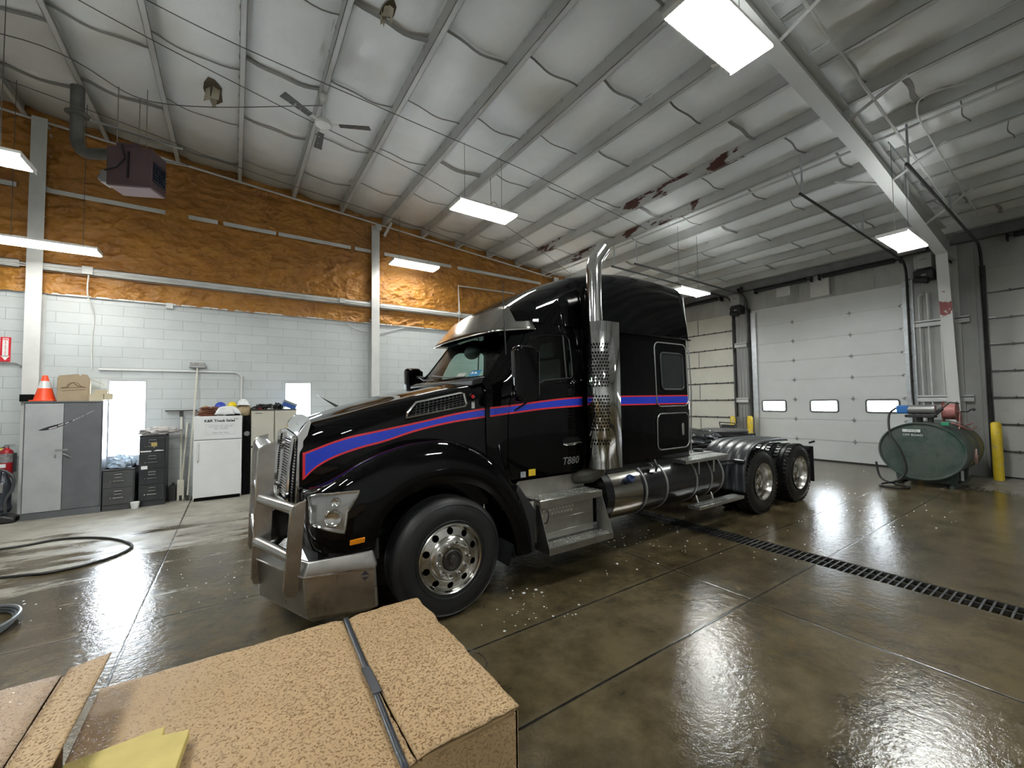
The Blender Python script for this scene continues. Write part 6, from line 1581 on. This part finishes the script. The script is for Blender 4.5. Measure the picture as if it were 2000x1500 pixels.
# ================================================================ OVERHEAD DOOR GEAR
def track(y, x_end, z_h, label, grp='door tracks', off=0.0, both=True):
    t = thing('door_track', label, 'door track', (XB - .06, y, 0), grp)
    f = MB(); r = .38; xv = XB - .09
    pts = [(xv, y, .05), (xv, y, z_h - r)] + [(xv - r + r * math.cos(a), y, z_h - r + r * math.sin(a)) for a in [i * PI / 16 for i in range(1, 8)]] + [(xv - r, y, z_h), (x_end, y, z_h + .08)]
    f.tube(pts, .028, 4); obj('rail', f, M['darksteel'], t, smooth=0)
    for xx in (x_end + .1, (x_end + xv) / 2):
        f = MB(); f.tube([(xx, y, z_h + .07), (xx, y, roof_z(xx) + .02)], .016, 4).tube([(xx, y, z_h + .07), (xx + .35, y + .3, roof_z(xx) + .02)], .013, 4); obj('hanger', f, M['galv'], t, smooth=0)
    f = MB()
    for k in range(8): f.box(xv + .02, XB + .02, y - .025, y + .025, .4 + k * .62, .46 + k * .62)
    f.box(XB - .02, XB, y - .05, y + .05, 0, 4.95); obj('angle_bracket', f, M['darksteel'], t, smooth=0)
    return t
track(7.56, 8.4, 5.42, 'dark track at the right edge of the cream door, running back under the roof')
track(7.04, 8.7, 5.40, 'dark track at the left edge of the white door')
track(3.02, 8.2, 5.40, 'track at the right edge of the white door behind the light')
track(1.72, 8.6, 5.42, 'dark track at the left edge of the grey door by the yellow bollard')
track(10.8, 9.0, 5.42, 'track at the far edge of the cream door')
for n, (y0, y1) in enumerate(((5.22, 6.62), (3.2, 4.80), (8.0, 9.6), (-.5, 1.2))):
    f = MB(); f.cyl((XB - .25, y0, 5.46), (XB - .25, y1, 5.46), .062, 14).cyl((XB - .25, y0 - .12, 5.46), (XB - .25, y1 + .12, 5.46), .018, 8).box(XB - .25, XB - .05, y0 - .12, y0 - .09, 5.38, 5.54).box(XB - .25, XB - .05, y1 + .09, y1 + .12, 5.38, 5.54)
    tag(obj('torsion_spring', f, mat('spring_dark', (.02, .021, .025), .4, .5) if n == 0 else bpy.data.materials['spring_dark'], None), ('dark torsion spring tube above the left half of the white door', 'dark torsion spring tube above the right half of the white door', 'dark torsion spring tube above the cream door', 'dark torsion spring tube above the grey door')[n], 'spring', 'torsion springs above the doors')
for n, (y, lb) in enumerate(((7.33, 'door opener motor between the cream and the white door'), (2.66, 'door opener motor right of the white door above the thin conduits'))):
    t = thing('door_opener', lb, 'door opener', (XB - .2, y, 4.9), 'door openers')
    f = MB(); f.box(XB - .34, XB - .04, y - .16, y + .16, 5.10, 5.45); obj('control_box', f, M['liner'], t, smooth=0, bevel=.01)
    f = MB(); f.box(XB - .36, XB - .02, y - .18, y + .18, 4.80, 5.06).cyl((XB - .3, y - .1, 4.78), (XB - .3, y + .18, 4.86), .09, 16); obj('motor', f, M['frame_black'], t, bevel=.02)
    f = MB(); f.box(XB - .365, XB - .36, y - .06, y + .03, 4.90, 4.94).box(XB - .345, XB - .34, y - .08, y + .06, 5.30, 5.35); obj('label_plate', f, M['hardware'], t, smooth=0)
    f = MB(); f.lathe([(.10, 0), (.10, .04), (.03, .05), (.03, .12), (.06, .13), (.06, .16), (0, .16)], (XB - .24, y - .22, 5.62), (0, 1, 0), 20); obj('sprocket', f, M['frame_black'], t)
    f = MB(); f.box(XB - .06, XB - .03, y - .22, y + .22, 4.95, 5.0).tube([(XB - .1, y + .2, 5.1), (XB - .15, y + .24, 4.4), (XB - .1, y + .2, .6)], .006, 4); obj('chain', f, M['hardware'], t)
for k, (y, r, z1, lb) in enumerate(((7.44, .012, 4.6, ''), (7.33, .012, 4.7, ''), (7.23, .010, 4.7, ''), (7.12, .016, 4.9, ''), (2.82, .018, 4.35, ''), (2.66, .02, 4.5, ''), (2.44, .016, 4.7, ''))):
    f = MB()
    if k == 4: f.tube([(XB - .08, 2.72, 4.45), (XB - .08, 2.77, 4.5), (XB - .08, 2.82, 4.42), (XB - .08, 2.82, .9)], r, 8)
    else: f.tube([(XB - .08, y, z1), (XB - .08, y, .8)], r, 8)
    tag(obj('conduit', f, M['white_paint'] if k > 3 else M['hardware'], None), ('first thin conduit beside the cream door track', 'second thin conduit between the two doors', 'third thin conduit between the two doors', 'thicker conduit hugging the white door track', 'hooked conduit right of the white door', 'tall conduit under the second door opener', 'conduit right against the white frame column')[k], 'conduit')
f = MB(); f.box(XB - .08, XB - .01, 6.985, 7.10 - .1, 0, 4.9) if 0 else f.box(XB - .03, XB + .03, 2.93, 3.14, .05, 4.92); f.box(XB - .03, XB + .03, 6.83, 6.99, .05, 4.8)
for k in range(1, 8): f.box(XB - .045, XB - .03, 2.93, 3.17, k * .61 - .04, k * .61 + .02)
struct('trim_9', f, M['galv'], 'galvanised jamb strips of the white door', smooth=0)
# bollards
M['yellow'] = mat('bollard_yellow', (.72, .52, .03), .42, var=.12, vs=5, dirt=(.35, .33, .25), ds=5, dt=(.58, .72))
for x, y, h, lb in ((14.3, 7.56, 1.28, 'yellow bollard left of the pipe chase between the two doors'), (14.3, 6.99, 1.30, 'yellow bollard before the left edge of the white door'), (14.1, 1.60, 1.30, 'yellow bollard at the right behind the green tank'), (14.3, 2.95, .9, 'short yellow bollard hidden behind the tank')):
    f = MB(); f.lathe([(0, 0), (.085, 0), (.085, h - .06), (.07, h - .02), (.03, h), (0, h)], (x, y, 0), (0, 0, 1), 24); tag(obj('bollard', f, M['yellow'], None), lb, 'bollard', 'yellow bollards by the doors')
# folding seat / cart behind the truck, and the black bundle on the deck
t = thing('mesh_chair', 'black framed chair back with a dark panel standing behind the truck deck', 'chair', (13.2, 7.1, 0))
f = MB(); a, b = (13.2, 7.33), (13.2, 6.80)
f.tube([(13.2, 7.42, 1.12), (13.2, 7.30, .5), (13.2, 7.26, 0)], .018, 6).tube([(13.2, 6.92, 1.10), (13.2, 6.80, .5), (13.2, 6.76, 0)], .018, 6).tube([(13.2, 7.42, 1.12), (13.2, 6.92, 1.10)], .015, 6).tube([(12.8, 7.26, 0), (12.8, 7.26, .48), (13.2, 7.30, .48)], .016, 6).tube([(12.8, 6.78, 0), (12.8, 6.78, .48), (13.2, 6.80, .48)], .016, 6)
obj('frame', f, M['frame_black'], t)
f = MB(); f.prism([(7.36, .62), (6.86, .60), (6.92, 1.05), (7.36, 1.05)], 0, 13.19, 13.21); obj('backrest', f, M['plastic'], t, smooth=0)
f = MB(); f.box(12.8, 13.2, 6.79, 7.27, .47, .50); obj('seat', f, M['plastic'], t, smooth=0)
M['bag'] = mat('black_bin_liner', (.006, .007, .009), .16, bmp=.8, bs=9, bd=.03)
lump('wrapped_bundle', (6.80, 4.56, 1.096), 1.02, .44, .185, M['bag'], .14, 2.6, 41, n=40, label='bundle in shiny black plastic lying on the deck behind the sleeper', cat='bundle')

# ================================================================ OVAL TANK
M['green'] = None
m, nt, p = newmat('tank_green_grimy'); v = objc(nt)
g1 = noise(nt, v, 1.9, 8, .72); g2 = noise(nt, v, 8.0, 8, .72)
c = mixc(nt, ramp(nt, g1, [(.38, (0, 0, 0)), (.56, (1, 1, 1))]), (.012, .044, .032), (.060, .074, .066)); c = mixc(nt, ramp(nt, g2, [(.56, (0, 0, 0)), (.70, (1, 1, 1))]), c, (.022, .036, .034))
nt.links.new(c, p.inputs['Base Color']); p.inputs['Roughness'].default_value = .42; M['green'] = m
TX0, TX1, TYc, TZc, TA, TB_ = 11.95, 13.75, 2.42, .735, .675, .60
t = thing('oval_fuel_tank', 'dark green oval storage tank on skids with grimy end, below the steel column', 'tank', (12.8, TYc, 0))
f = MB()
prof = [(0, -.03), (.6, -.028), (.95, -.01), (.965, .0), (1.0, .0), (1.0, .03)]
rows = []
def oval(x, k, n=72): return [f.v((x, TYc + TA * k * math.cos(2 * PI * i / n), TZc + TB_ * k * math.sin(2 * PI * i / n))) for i in range(n)]
st = [(TX0 + .02, .02), (TX0 + .02, .5), (TX0 + .03, .94), (TX0 + .0, .965), (TX0, 1.0), (TX0 + .03, 1.005), (TX0 + .035, .995), (TX0 + .6, .995), (TX0 + .61, 1.004), (TX0 + .64, 1.004), (TX0 + .65, .995), (TX0 + 1.2, .995), (TX0 + 1.21, 1.004), (TX0 + 1.24, 1.004), (TX0 + 1.25, .995), (TX1 - .03, 1.0), (TX1, 1.0), (TX1, .96), (TX1 - .02, .02)]
rows = [oval(*q) for q in st]
for A, B in zip(rows, rows[1:]):
    for k in range(72): f.face([A[k], A[(k + 1) % 72], B[(k + 1) % 72], B[k]])
f.face(rows[0][::-1]); f.face(rows[-1]); obj('shell', f, m, t, smooth=35)
f = MB()
for x in (12.25, 13.30):
    f.prism([(TYc - .45, 0), (TYc - .38, 0), (TYc - .36, .07), (TYc + .36, .07), (TYc + .38, 0), (TYc + .45, 0), (TYc + .48, .34), (TYc, .14), (TYc - .48, .34)], 0, x, x + .12)
for s in (-1, 1): f.box(12.05, 13.65, TYc + s * .42 - .03, TYc + s * .42 + .03, 0, .06)
obj('skid', f, m, t, smooth=0)
f = MB(); f.box(TX0 + .0, TX0 + .012, TYc - .02, TYc + .26, 1.13, 1.19); obj('notice_sticker', f, mat('sticker_pale', (.55, .58, .56), .5, var=.5, vs=60), t, smooth=0)
text('lettering', 'DIESEL', .06, face_mtx((TX0 + .0, TYc + .10, 1.165), (-1, 0, 0)), M['cab_dark'], t, .001)
text('lettering', 'OFF ROAD', .065, face_mtx((TX0 - .002, TYc + .10, 1.07), (-1, 0, 0)), M['cone_w'], t, .0015)
f = MB(); c0 = Vector((12.75, TYc - TA * .997, TZc + .05)); f.prism([(12.70, .62), (12.80, .78), (12.90, .62), (12.80, .46)], 1, TYc - TA - .012, TYc - TA + .02); o = obj('hazard_diamond', f, mat('placard_pink', (.62, .38, .35), .5), t, smooth=0)
f = MB(); f.box(12.42, 12.50, TYc - .53, TYc - .50, .14, .34); obj('white_tag', f, M['cloth_w'], t, smooth=0)
tz = TZc + TB_
t2 = thing('fuel_pump', 'dark transfer pump with a blue motor end on top of the green tank', 'pump', (12.2, 2.45, tz))
f = MB(); f.cyl((12.2, 2.46, tz + .006), (12.2, 2.46, tz + .12), .06, 14).box(12.08, 12.32, 2.20, 2.66, tz + .10, tz + .16); obj('pump_base', f, M['frame_black'], t2, bevel=.01)
f = MB(); f.cyl((12.2, 2.20, tz + .27), (12.2, 2.62, tz + .27), .10, 20); obj('pump_barrel', f, M['hardware'], t2)
f = MB(); f.box(12.10, 12.30, 2.60, 2.80, tz + .18, tz + .36); obj('motor_housing', f, mat('pump_blue', (.02, .10, .30), .35), t2, bevel=.025, seg=3)
f = MB(); f.cyl((12.2, 2.2, tz + .18), (12.2, 2.10, tz + .30), .035, 10).tube([(12.2, 2.12, tz + .28), (12.15, 1.98, tz + .42), (12.18, 1.85, tz + .40)], .015, 8).cyl((12.2, 2.28, tz + .004), (12.2, 2.28, tz + .12), .05, 12); obj('fittings', f, M['darksteel'], t2)
f = MB(); f.tube(catmull([(12.2, 2.82, tz + .30), (12.02, 2.90, tz + .15), (11.86, 2.86, tz - .25), (11.84, 2.70, .75), (11.84, 2.62, .35), (11.80, 2.75, .10), (11.55, 2.95, .03), (11.35, 2.93, .022), (11.25, 2.75, .022), (11.35, 2.55, .022), (11.6, 2.55, .022), (11.75, 2.8, .03), (11.83, 3.05, .12), (11.86, 3.12, .45)], 70), .021, 8)
tag(obj('delivery_hose', f, M['rubber'], None), 'thick black delivery hose hanging down the end of the green tank to the floor', 'hose')
t3 = thing('hose_reel', 'rusty pink hose reel on top of the green tank', 'hose reel', (12.6, 2.0, tz - .1))
PK = mat('reel_faded_red', (.34, .13, .12), .55, var=.3, vs=8)
f = MB()
for s in (-1, 1): f.lathe([(.02, -.005), (.21, -.005), (.22, .0), (.21, .006), (.02, .006)], (12.6, 2.05 + s * .10, tz + .22), (0, 1, 0), 28, close=True)
f.cyl((12.6, 1.92, tz + .22), (12.6, 2.18, tz + .22), .03, 10).prism([(12.42, tz - .13), (12.48, tz - .13), (12.62, tz + .24), (12.58, tz + .24)], 1, 1.90, 1.915); f.prism([(12.78, tz - .15), (12.72, tz - .15), (12.58, tz + .24), (12.62, tz + .24)], 1, 1.90, 1.915); obj('reel_frame', f, PK, t3)
f = MB()
for k in range(5): f.lathe([(.13 + .02 * 0, -.02), (.165, -.02), (.165, .02), (.13, .02)], (12.6, 1.975 + k * .037, tz + .22), (0, 1, 0), 28, close=True)
obj('wound_hose', f, mat('hose_pink', (.42, .17, .16), .5, var=.25), t3)
f = MB(); f.tube([(12.6, 1.9, tz + .22), (12.6, 1.8, tz + .22), (12.5, 1.74, tz + .27)], .012, 6).ball((12.48, 1.70, tz + .27), .03, 10); obj('crank', f, M['frame_black'], t3)
f = MB(); f.tube(catmull([(12.42, 2.15, tz + .02), (12.36, 2.10, tz + .0), (12.3, 1.95, tz - .02), (12.5, 1.78, tz - .14), (12.9, 1.78, tz - .15), (13.4, 1.80, tz - .13)], 30), .016, 8).tube(catmull([(12.85, 1.86, tz - .07), (12.95, 1.86, tz - .07), (13.1, 1.86, tz - .07), (13.6, 1.88, tz - .06)], 20), .016, 8)
tag(obj('red_hose', f, bpy.data.materials['hose_pink'], None), 'faded red hose running back over the top of the green tank', 'hose')
f = MB(); f.box(12.00, 12.16, 1.98, 2.10, tz - .05, tz + .02).cyl((12.16, 2.04, tz - .01), (12.26, 2.02, tz - .0), .018, 8); tag(obj('fuel_nozzle', f, mat('nozzle_green', (.03, .22, .12), .4), None, bevel=.01), 'green nozzle lying on the green tank before the hose reel', 'nozzle')

# ================================================================ FLOOR THINGS
# trench drain grate
t = thing('drain_grate', 'long black slotted drain grate across the wet floor', 'drain grate', (5.68, 0, 0))
f = MB()
for x in (DR0 + .005, (DR0 + DR1) / 2 - .004, DR1 - .015): f.box(x, x + .010, YR + .1, 4.88, -.035, -.002)
obj('side_bar', f, M['darksteel'], t, smooth=0)
f = MB(); y = -3.0
while y < 4.86: f.box(DR0 + .012, DR1 - .012, y, y + .016, -.032, -.004); y += .062
o = obj('cross_bars', f, M['frame_black'], t, smooth=0); o['kind'] = 'stuff'
f = MB(); f.tube(catmull([(-4.2, 8.6, .016), (-2.56, 8.43, .016), (-2.02, 8.53, .016), (-1.54, 8.24, .016), (-1.20, 7.75, .016), (-1.12, 7.40, .016), (-1.32, 7.05, .016), (-1.71, 6.91, .016), (-2.14, 7.03, .016), (-4.0, 7.5, .016)], 90), .016, 8)
tag(obj('garden_hose', f, M['rubber'], None), 'black hose lying in a wide loop on the floor at the left', 'hose')
f = MB()
for k in range(3): f.tube([(-1.86 + (.26 + .02 * k) * math.cos(a), 5.50 + (.42 - .02 * k) * math.sin(a), .016 + k * .028) for a in [i * PI / 20 for i in range(40)]], .015, 8, closed=True)
tag(obj('air_hose', f, mat('hose_grey', (.10, .11, .12), .35), None), 'coil of grey hose at the left edge of the floor', 'hose')
f = MB(); f.tube([(1.33 + .22 * math.cos(a), 2.72 + .20 * math.sin(a), .012 + .02 * math.sin(a) ** 2) for a in [i * PI / 20 for i in range(40)]], .005, 6, closed=True)
tag(obj('plastic_hoop', f, glassmat('clear_band', (.75, .75, .72), .2), None), 'clear plastic strap hoop lying on the floor behind the cardboard box', 'strap')
# crumbs of melting snow and suds
rnd = random.Random(11); f = MB()
spots = [(2.25, 3.3, .30, 22, .45), (3.9, 3.6, 1.0, 26, .30), (4.9, 3.9, .8, 34, .35), (5.8, 3.1, 1.0, 30, .3), (8.8, 2.9, 1.6, 70, .25), (11.3, 4.9, 2.4, 90, .25), (2.45, 2.9, .25, 10, .3), (.45, 5.2, .8, 14, .2), (-.5, 6.0, 1.2, 60, .18), (1.9, 3.1, .3, 8, .3)]
for cx, cy, r, n_, s in spots:
    for k in range(n_):
        a = rnd.uniform(0, 2 * PI); q = r * math.sqrt(rnd.random()); w_ = .004 + .022 * s * rnd.random() ** 3
        x, y = cx + q * math.cos(a), cy + q * math.sin(a)
        if DR0 - .03 < x < DR1 + .03 and y < 4.95: continue
        if (11.1 < x < 14.2 and y < 3.4) or (6.5 < x < 9.4 and 3.2 < y < 6) or (1.0 < x < 2.2 and y > 3.3): continue
        f.lathe([(0, 0), (w_ * 1.5, 0), (w_ * 1.2, w_ * .35), (w_ * .3, w_ * .6), (0, w_ * .62)], (x, y, .0), (0, 0, 1), 5)
o = obj('snow_crumbs', f, mat('wet_snow', (.66, .70, .74), .35, bmp=.2), None, smooth=60); tag(o, 'scattered crumbs of melting snow and suds on the floor', 'snow', kind='stuff')

# ================================================================ FOREGROUND BOXES
m, nt, p = newmat('wet_cardboard'); v = objc(nt)
c1 = ramp(nt, noise(nt, v, 2.0, 6, .6), [(.3, (.40, .262, .132)), (.7, (.49, .335, .178))])
drop = noise(nt, v, 120.0, 3, .6); drp = ramp(nt, drop, [(.54, (1, 1, 1)), (.64, (.74, .64, .52))])
c = mixc(nt, 1.0, c1, drp, 'MULTIPLY'); spk = ramp(nt, noise(nt, v, 40.0, 3, .6), [(.685, (1, 1, 1)), (.74, (.60, .48, .36))]); c = mixc(nt, 1.0, c, spk, 'MULTIPLY')
sp = N(nt, 'ShaderNodeSeparateXYZ'); geo = N(nt, 'ShaderNodeNewGeometry'); nt.links.new(geo.outputs['Normal'], sp.inputs[0])
topf = math2(nt, 'GREATER_THAN', sp.outputs[2], .6); c = mixc(nt, topf, c1, c)
nt.links.new(c, p.inputs['Base Color'])
rg = ramp(nt, drop, [(.54, (.60, .60, .60)), (.62, (.10, .10, .10))]); nt.links.new(mixc(nt, topf, (.7, .7, .7), rg), p.inputs['Roughness'])
bb = bump(nt, ramp(nt, drop, [(.54, (0, 0, 0)), (.68, (1, 1, 1))]), .9, .004); bb2 = bump(nt, noise(nt, v, 6.0, 4), .15, .02, bb); nt.links.new(bb2, p.inputs['Normal'])
M['wetcard'] = m
M['wetcard_in'] = mat('cardboard_edge', (.36, .24, .12), .8, var=.2, vs=20)
t = thing('shipping_box', 'large wet cardboard box with a black strap in the foreground', 'box', (.2, 1.75, 0))
BX0, BX1, BY0, BY1, BZ = -.42, .865, 1.27, 2.26, .80
f = MB()
def lid(x0, x1, nx, ny, seed):
    g = MB()
    def ed(q, s): return .008 * mnoise.fractal(Vector((q * 9, seed + s, 0)), .7, 2.1, 4)
    def P(u, v):
        x = x0 + (x1 - x0) * u; y = BY0 - .012 + (BY1 - BY0 + .02) * v
        if v > .999: y += ed(x, 1) - .004
        if v < .001: y += ed(x, 2) + .004
        if u > .999: x += ed(y, 3) - (.0)
        z = BZ + .004 + .004 * mnoise.noise(Vector((x * 5, y * 5, seed)))
        # pulled down into the strap groove
        d = abs(x - (.485 - (BY1 - y) * .045)); z -= .016 * math.exp(-(d / .045) ** 2)
        return (x, y, z)
    g.grid(P, nx, ny)
    return g
g = lid(BX0, .475, 60, 40, 1); gg = obj('top_flap', g, M['wetcard'], t, smooth=40, fix=False); mm = gg.modifiers.new('s', 'SOLIDIFY'); mm.thickness = .006; mm.offset = -1
g = lid(.480, BX1, 30, 40, 2); gg = obj('top_flap', g, M['wetcard'], t, smooth=40, fix=False); mm = gg.modifiers.new('s', 'SOLIDIFY'); mm.thickness = .006; mm.offset = -1
f = MB(); z1 = BZ - .022
for a, b, c_, d_ in ((BX0, BX1, BY0, BY0 + .007), (BX0, BX1, BY1 - .012, BY1 - .005), (BX0, BX0 + .007, BY0, BY1), (BX1 - .010, BX1 - .003, BY0, BY1)): f.box(a, b, c_, d_, 0, z1)
f.box(BX0 + .01, BX1 - .012, BY0 + .01, BY1 - .014, z1 - .03, z1 - .02)
obj('side_walls', f, M['wetcard'], t, smooth=0)
f = MB()
for k in range(14): f.box(BX1 - .30 + .0, BX1 - .02, BY0 - .004 - 0, BY0 + .001, z1 - .004 - k * .0006, z1 - .001) if k == 0 else None
f.box(.50, BX1 - .02, BY0 - .003, BY0 + .004, BZ - .020, BZ - .010); obj('torn_edge', f, M['wetcard_in'], t, smooth=0)
# strap: over the top and down both sides
f = MB(); SX = lambda y: .485 - (BY1 - y) * .045
cols = []
prof = [(BY1 + .006, 0.0), (BY1 + .006, BZ - .02), (BY1 + .004, BZ + .0)] + [(BY1 - q * (BY1 - BY0) / 20, BZ - .006 + .006 * math.sin(PI * q / 20)) for q in range(1, 20)] + [(BY0 - .015, BZ - .002), (BY0 - .018, BZ - .03), (BY0 - .014, .0)]
for y, z in prof: cols.append((f.v((SX(y) - .011, y, z + .003)), f.v((SX(y) + .011, y, z + .003))))
for A, B in zip(cols, cols[1:]): f.face([A[0], A[1], B[1], B[0]])
so = obj('strap', f, mat('strap_black', (.035, .04, .05), .35, bmp=.1, bs=120), t, smooth=60, fix=False); mm = so.modifiers.new('s', 'SOLIDIFY'); mm.thickness = .0015; so['label'] = 'black packing strap'
f = MB(); f.box(SX(1.80) - .018, SX(1.80) + .014, 1.62, 1.80, BZ + .0015, BZ + .006); obj('strap_seal', f, bpy.data.materials['strap_black'], t, smooth=0)
# yellow foam sheet lying on the box
f = MB(); YP = [(-.415, 1.27), (-.13, 1.27), (-.095, 1.775), (-.17, 1.80), (-.165, 1.845), (-.41, 1.825)]
YP = [(-.40, 1.02), (-.20, 1.02), (-.108, 1.745), (-.178, 1.765), (-.176, 1.808), (-.405, 1.792)]
f.prism(YP, 2, BZ + .014, BZ + .045); f.bm.verts.ensure_lookup_table()
o = obj('foam_sheet', f, mat('yellow_foam_sheet', (.58, .47, .16), .75, var=.10, vs=9, dirt=(.42, .30, .10), ds=7, dt=(.62, .7), bmp=.15, bs=30), None, smooth=0, bevel=.003)
tag(o, 'yellow foam sheet with stepped edge lying on the cardboard box', 'foam sheet')
# second, taller box at the left with open flaps
t = thing('shipping_box', 'pinkish wet cardboard box with open flap at the lower left corner of the photo', 'box', (-1.0, 1.7, 0))
m2 = m.copy(); m2.name = 'wet_cardboard_pinkish'
for n_ in m2.node_tree.nodes:
    if n_.type == 'VALTORGB' and abs(n_.color_ramp.elements[0].color[0] - .40) < .01:
        n_.color_ramp.elements[0].color = (.34, .225, .135, 1); n_.color_ramp.elements[1].color = (.44, .31, .20, 1)
CX0, CX1, CY0, CY1, CZ = -1.55, -.50, 1.05, 2.20, .92
f = MB()
for a, b, c_, d_ in ((CX0, CX1, CY0, CY0 + .007), (CX0, CX1, CY1 - .007, CY1), (CX0, CX0 + .007, CY0, CY1), (CX1 - .007, CX1, CY0, CY1)): f.box(a, b, c_, d_, 0, CZ)
obj('side_walls', f, m2, t, smooth=0)
f = MB(); f.grid(lambda u, v: (CX0 + (CX1 - .01 - CX0) * u, CY0 + (CY1 - CY0) * v + (.01 * mnoise.fractal(Vector((u * 8, 3, 0)), .7, 2, 4) if v > .99 else 0), CZ + .006 + .006 * mnoise.noise(Vector((u * 4, v * 4, 3)))), 30, 30)
gg = obj('top_flap', f, m2, t, smooth=40, fix=False); mm = gg.modifiers.new('s', 'SOLIDIFY'); mm.thickness = .006; mm.offset = -1
f = MB(); f.grid(lambda u, v: (CX1 + .004 + u * .100 * (1 + .12 * v), CY0 + .10 + (CY1 + .03 - CY0 - .10) * v, CZ + .008 + .020 * u - .0 * v), 8, 24)
gg = obj('side_flap', f, M['wetcard'], t, smooth=40, fix=False); mm = gg.modifiers.new('s', 'SOLIDIFY'); mm.thickness = .006; mm.offset = -1
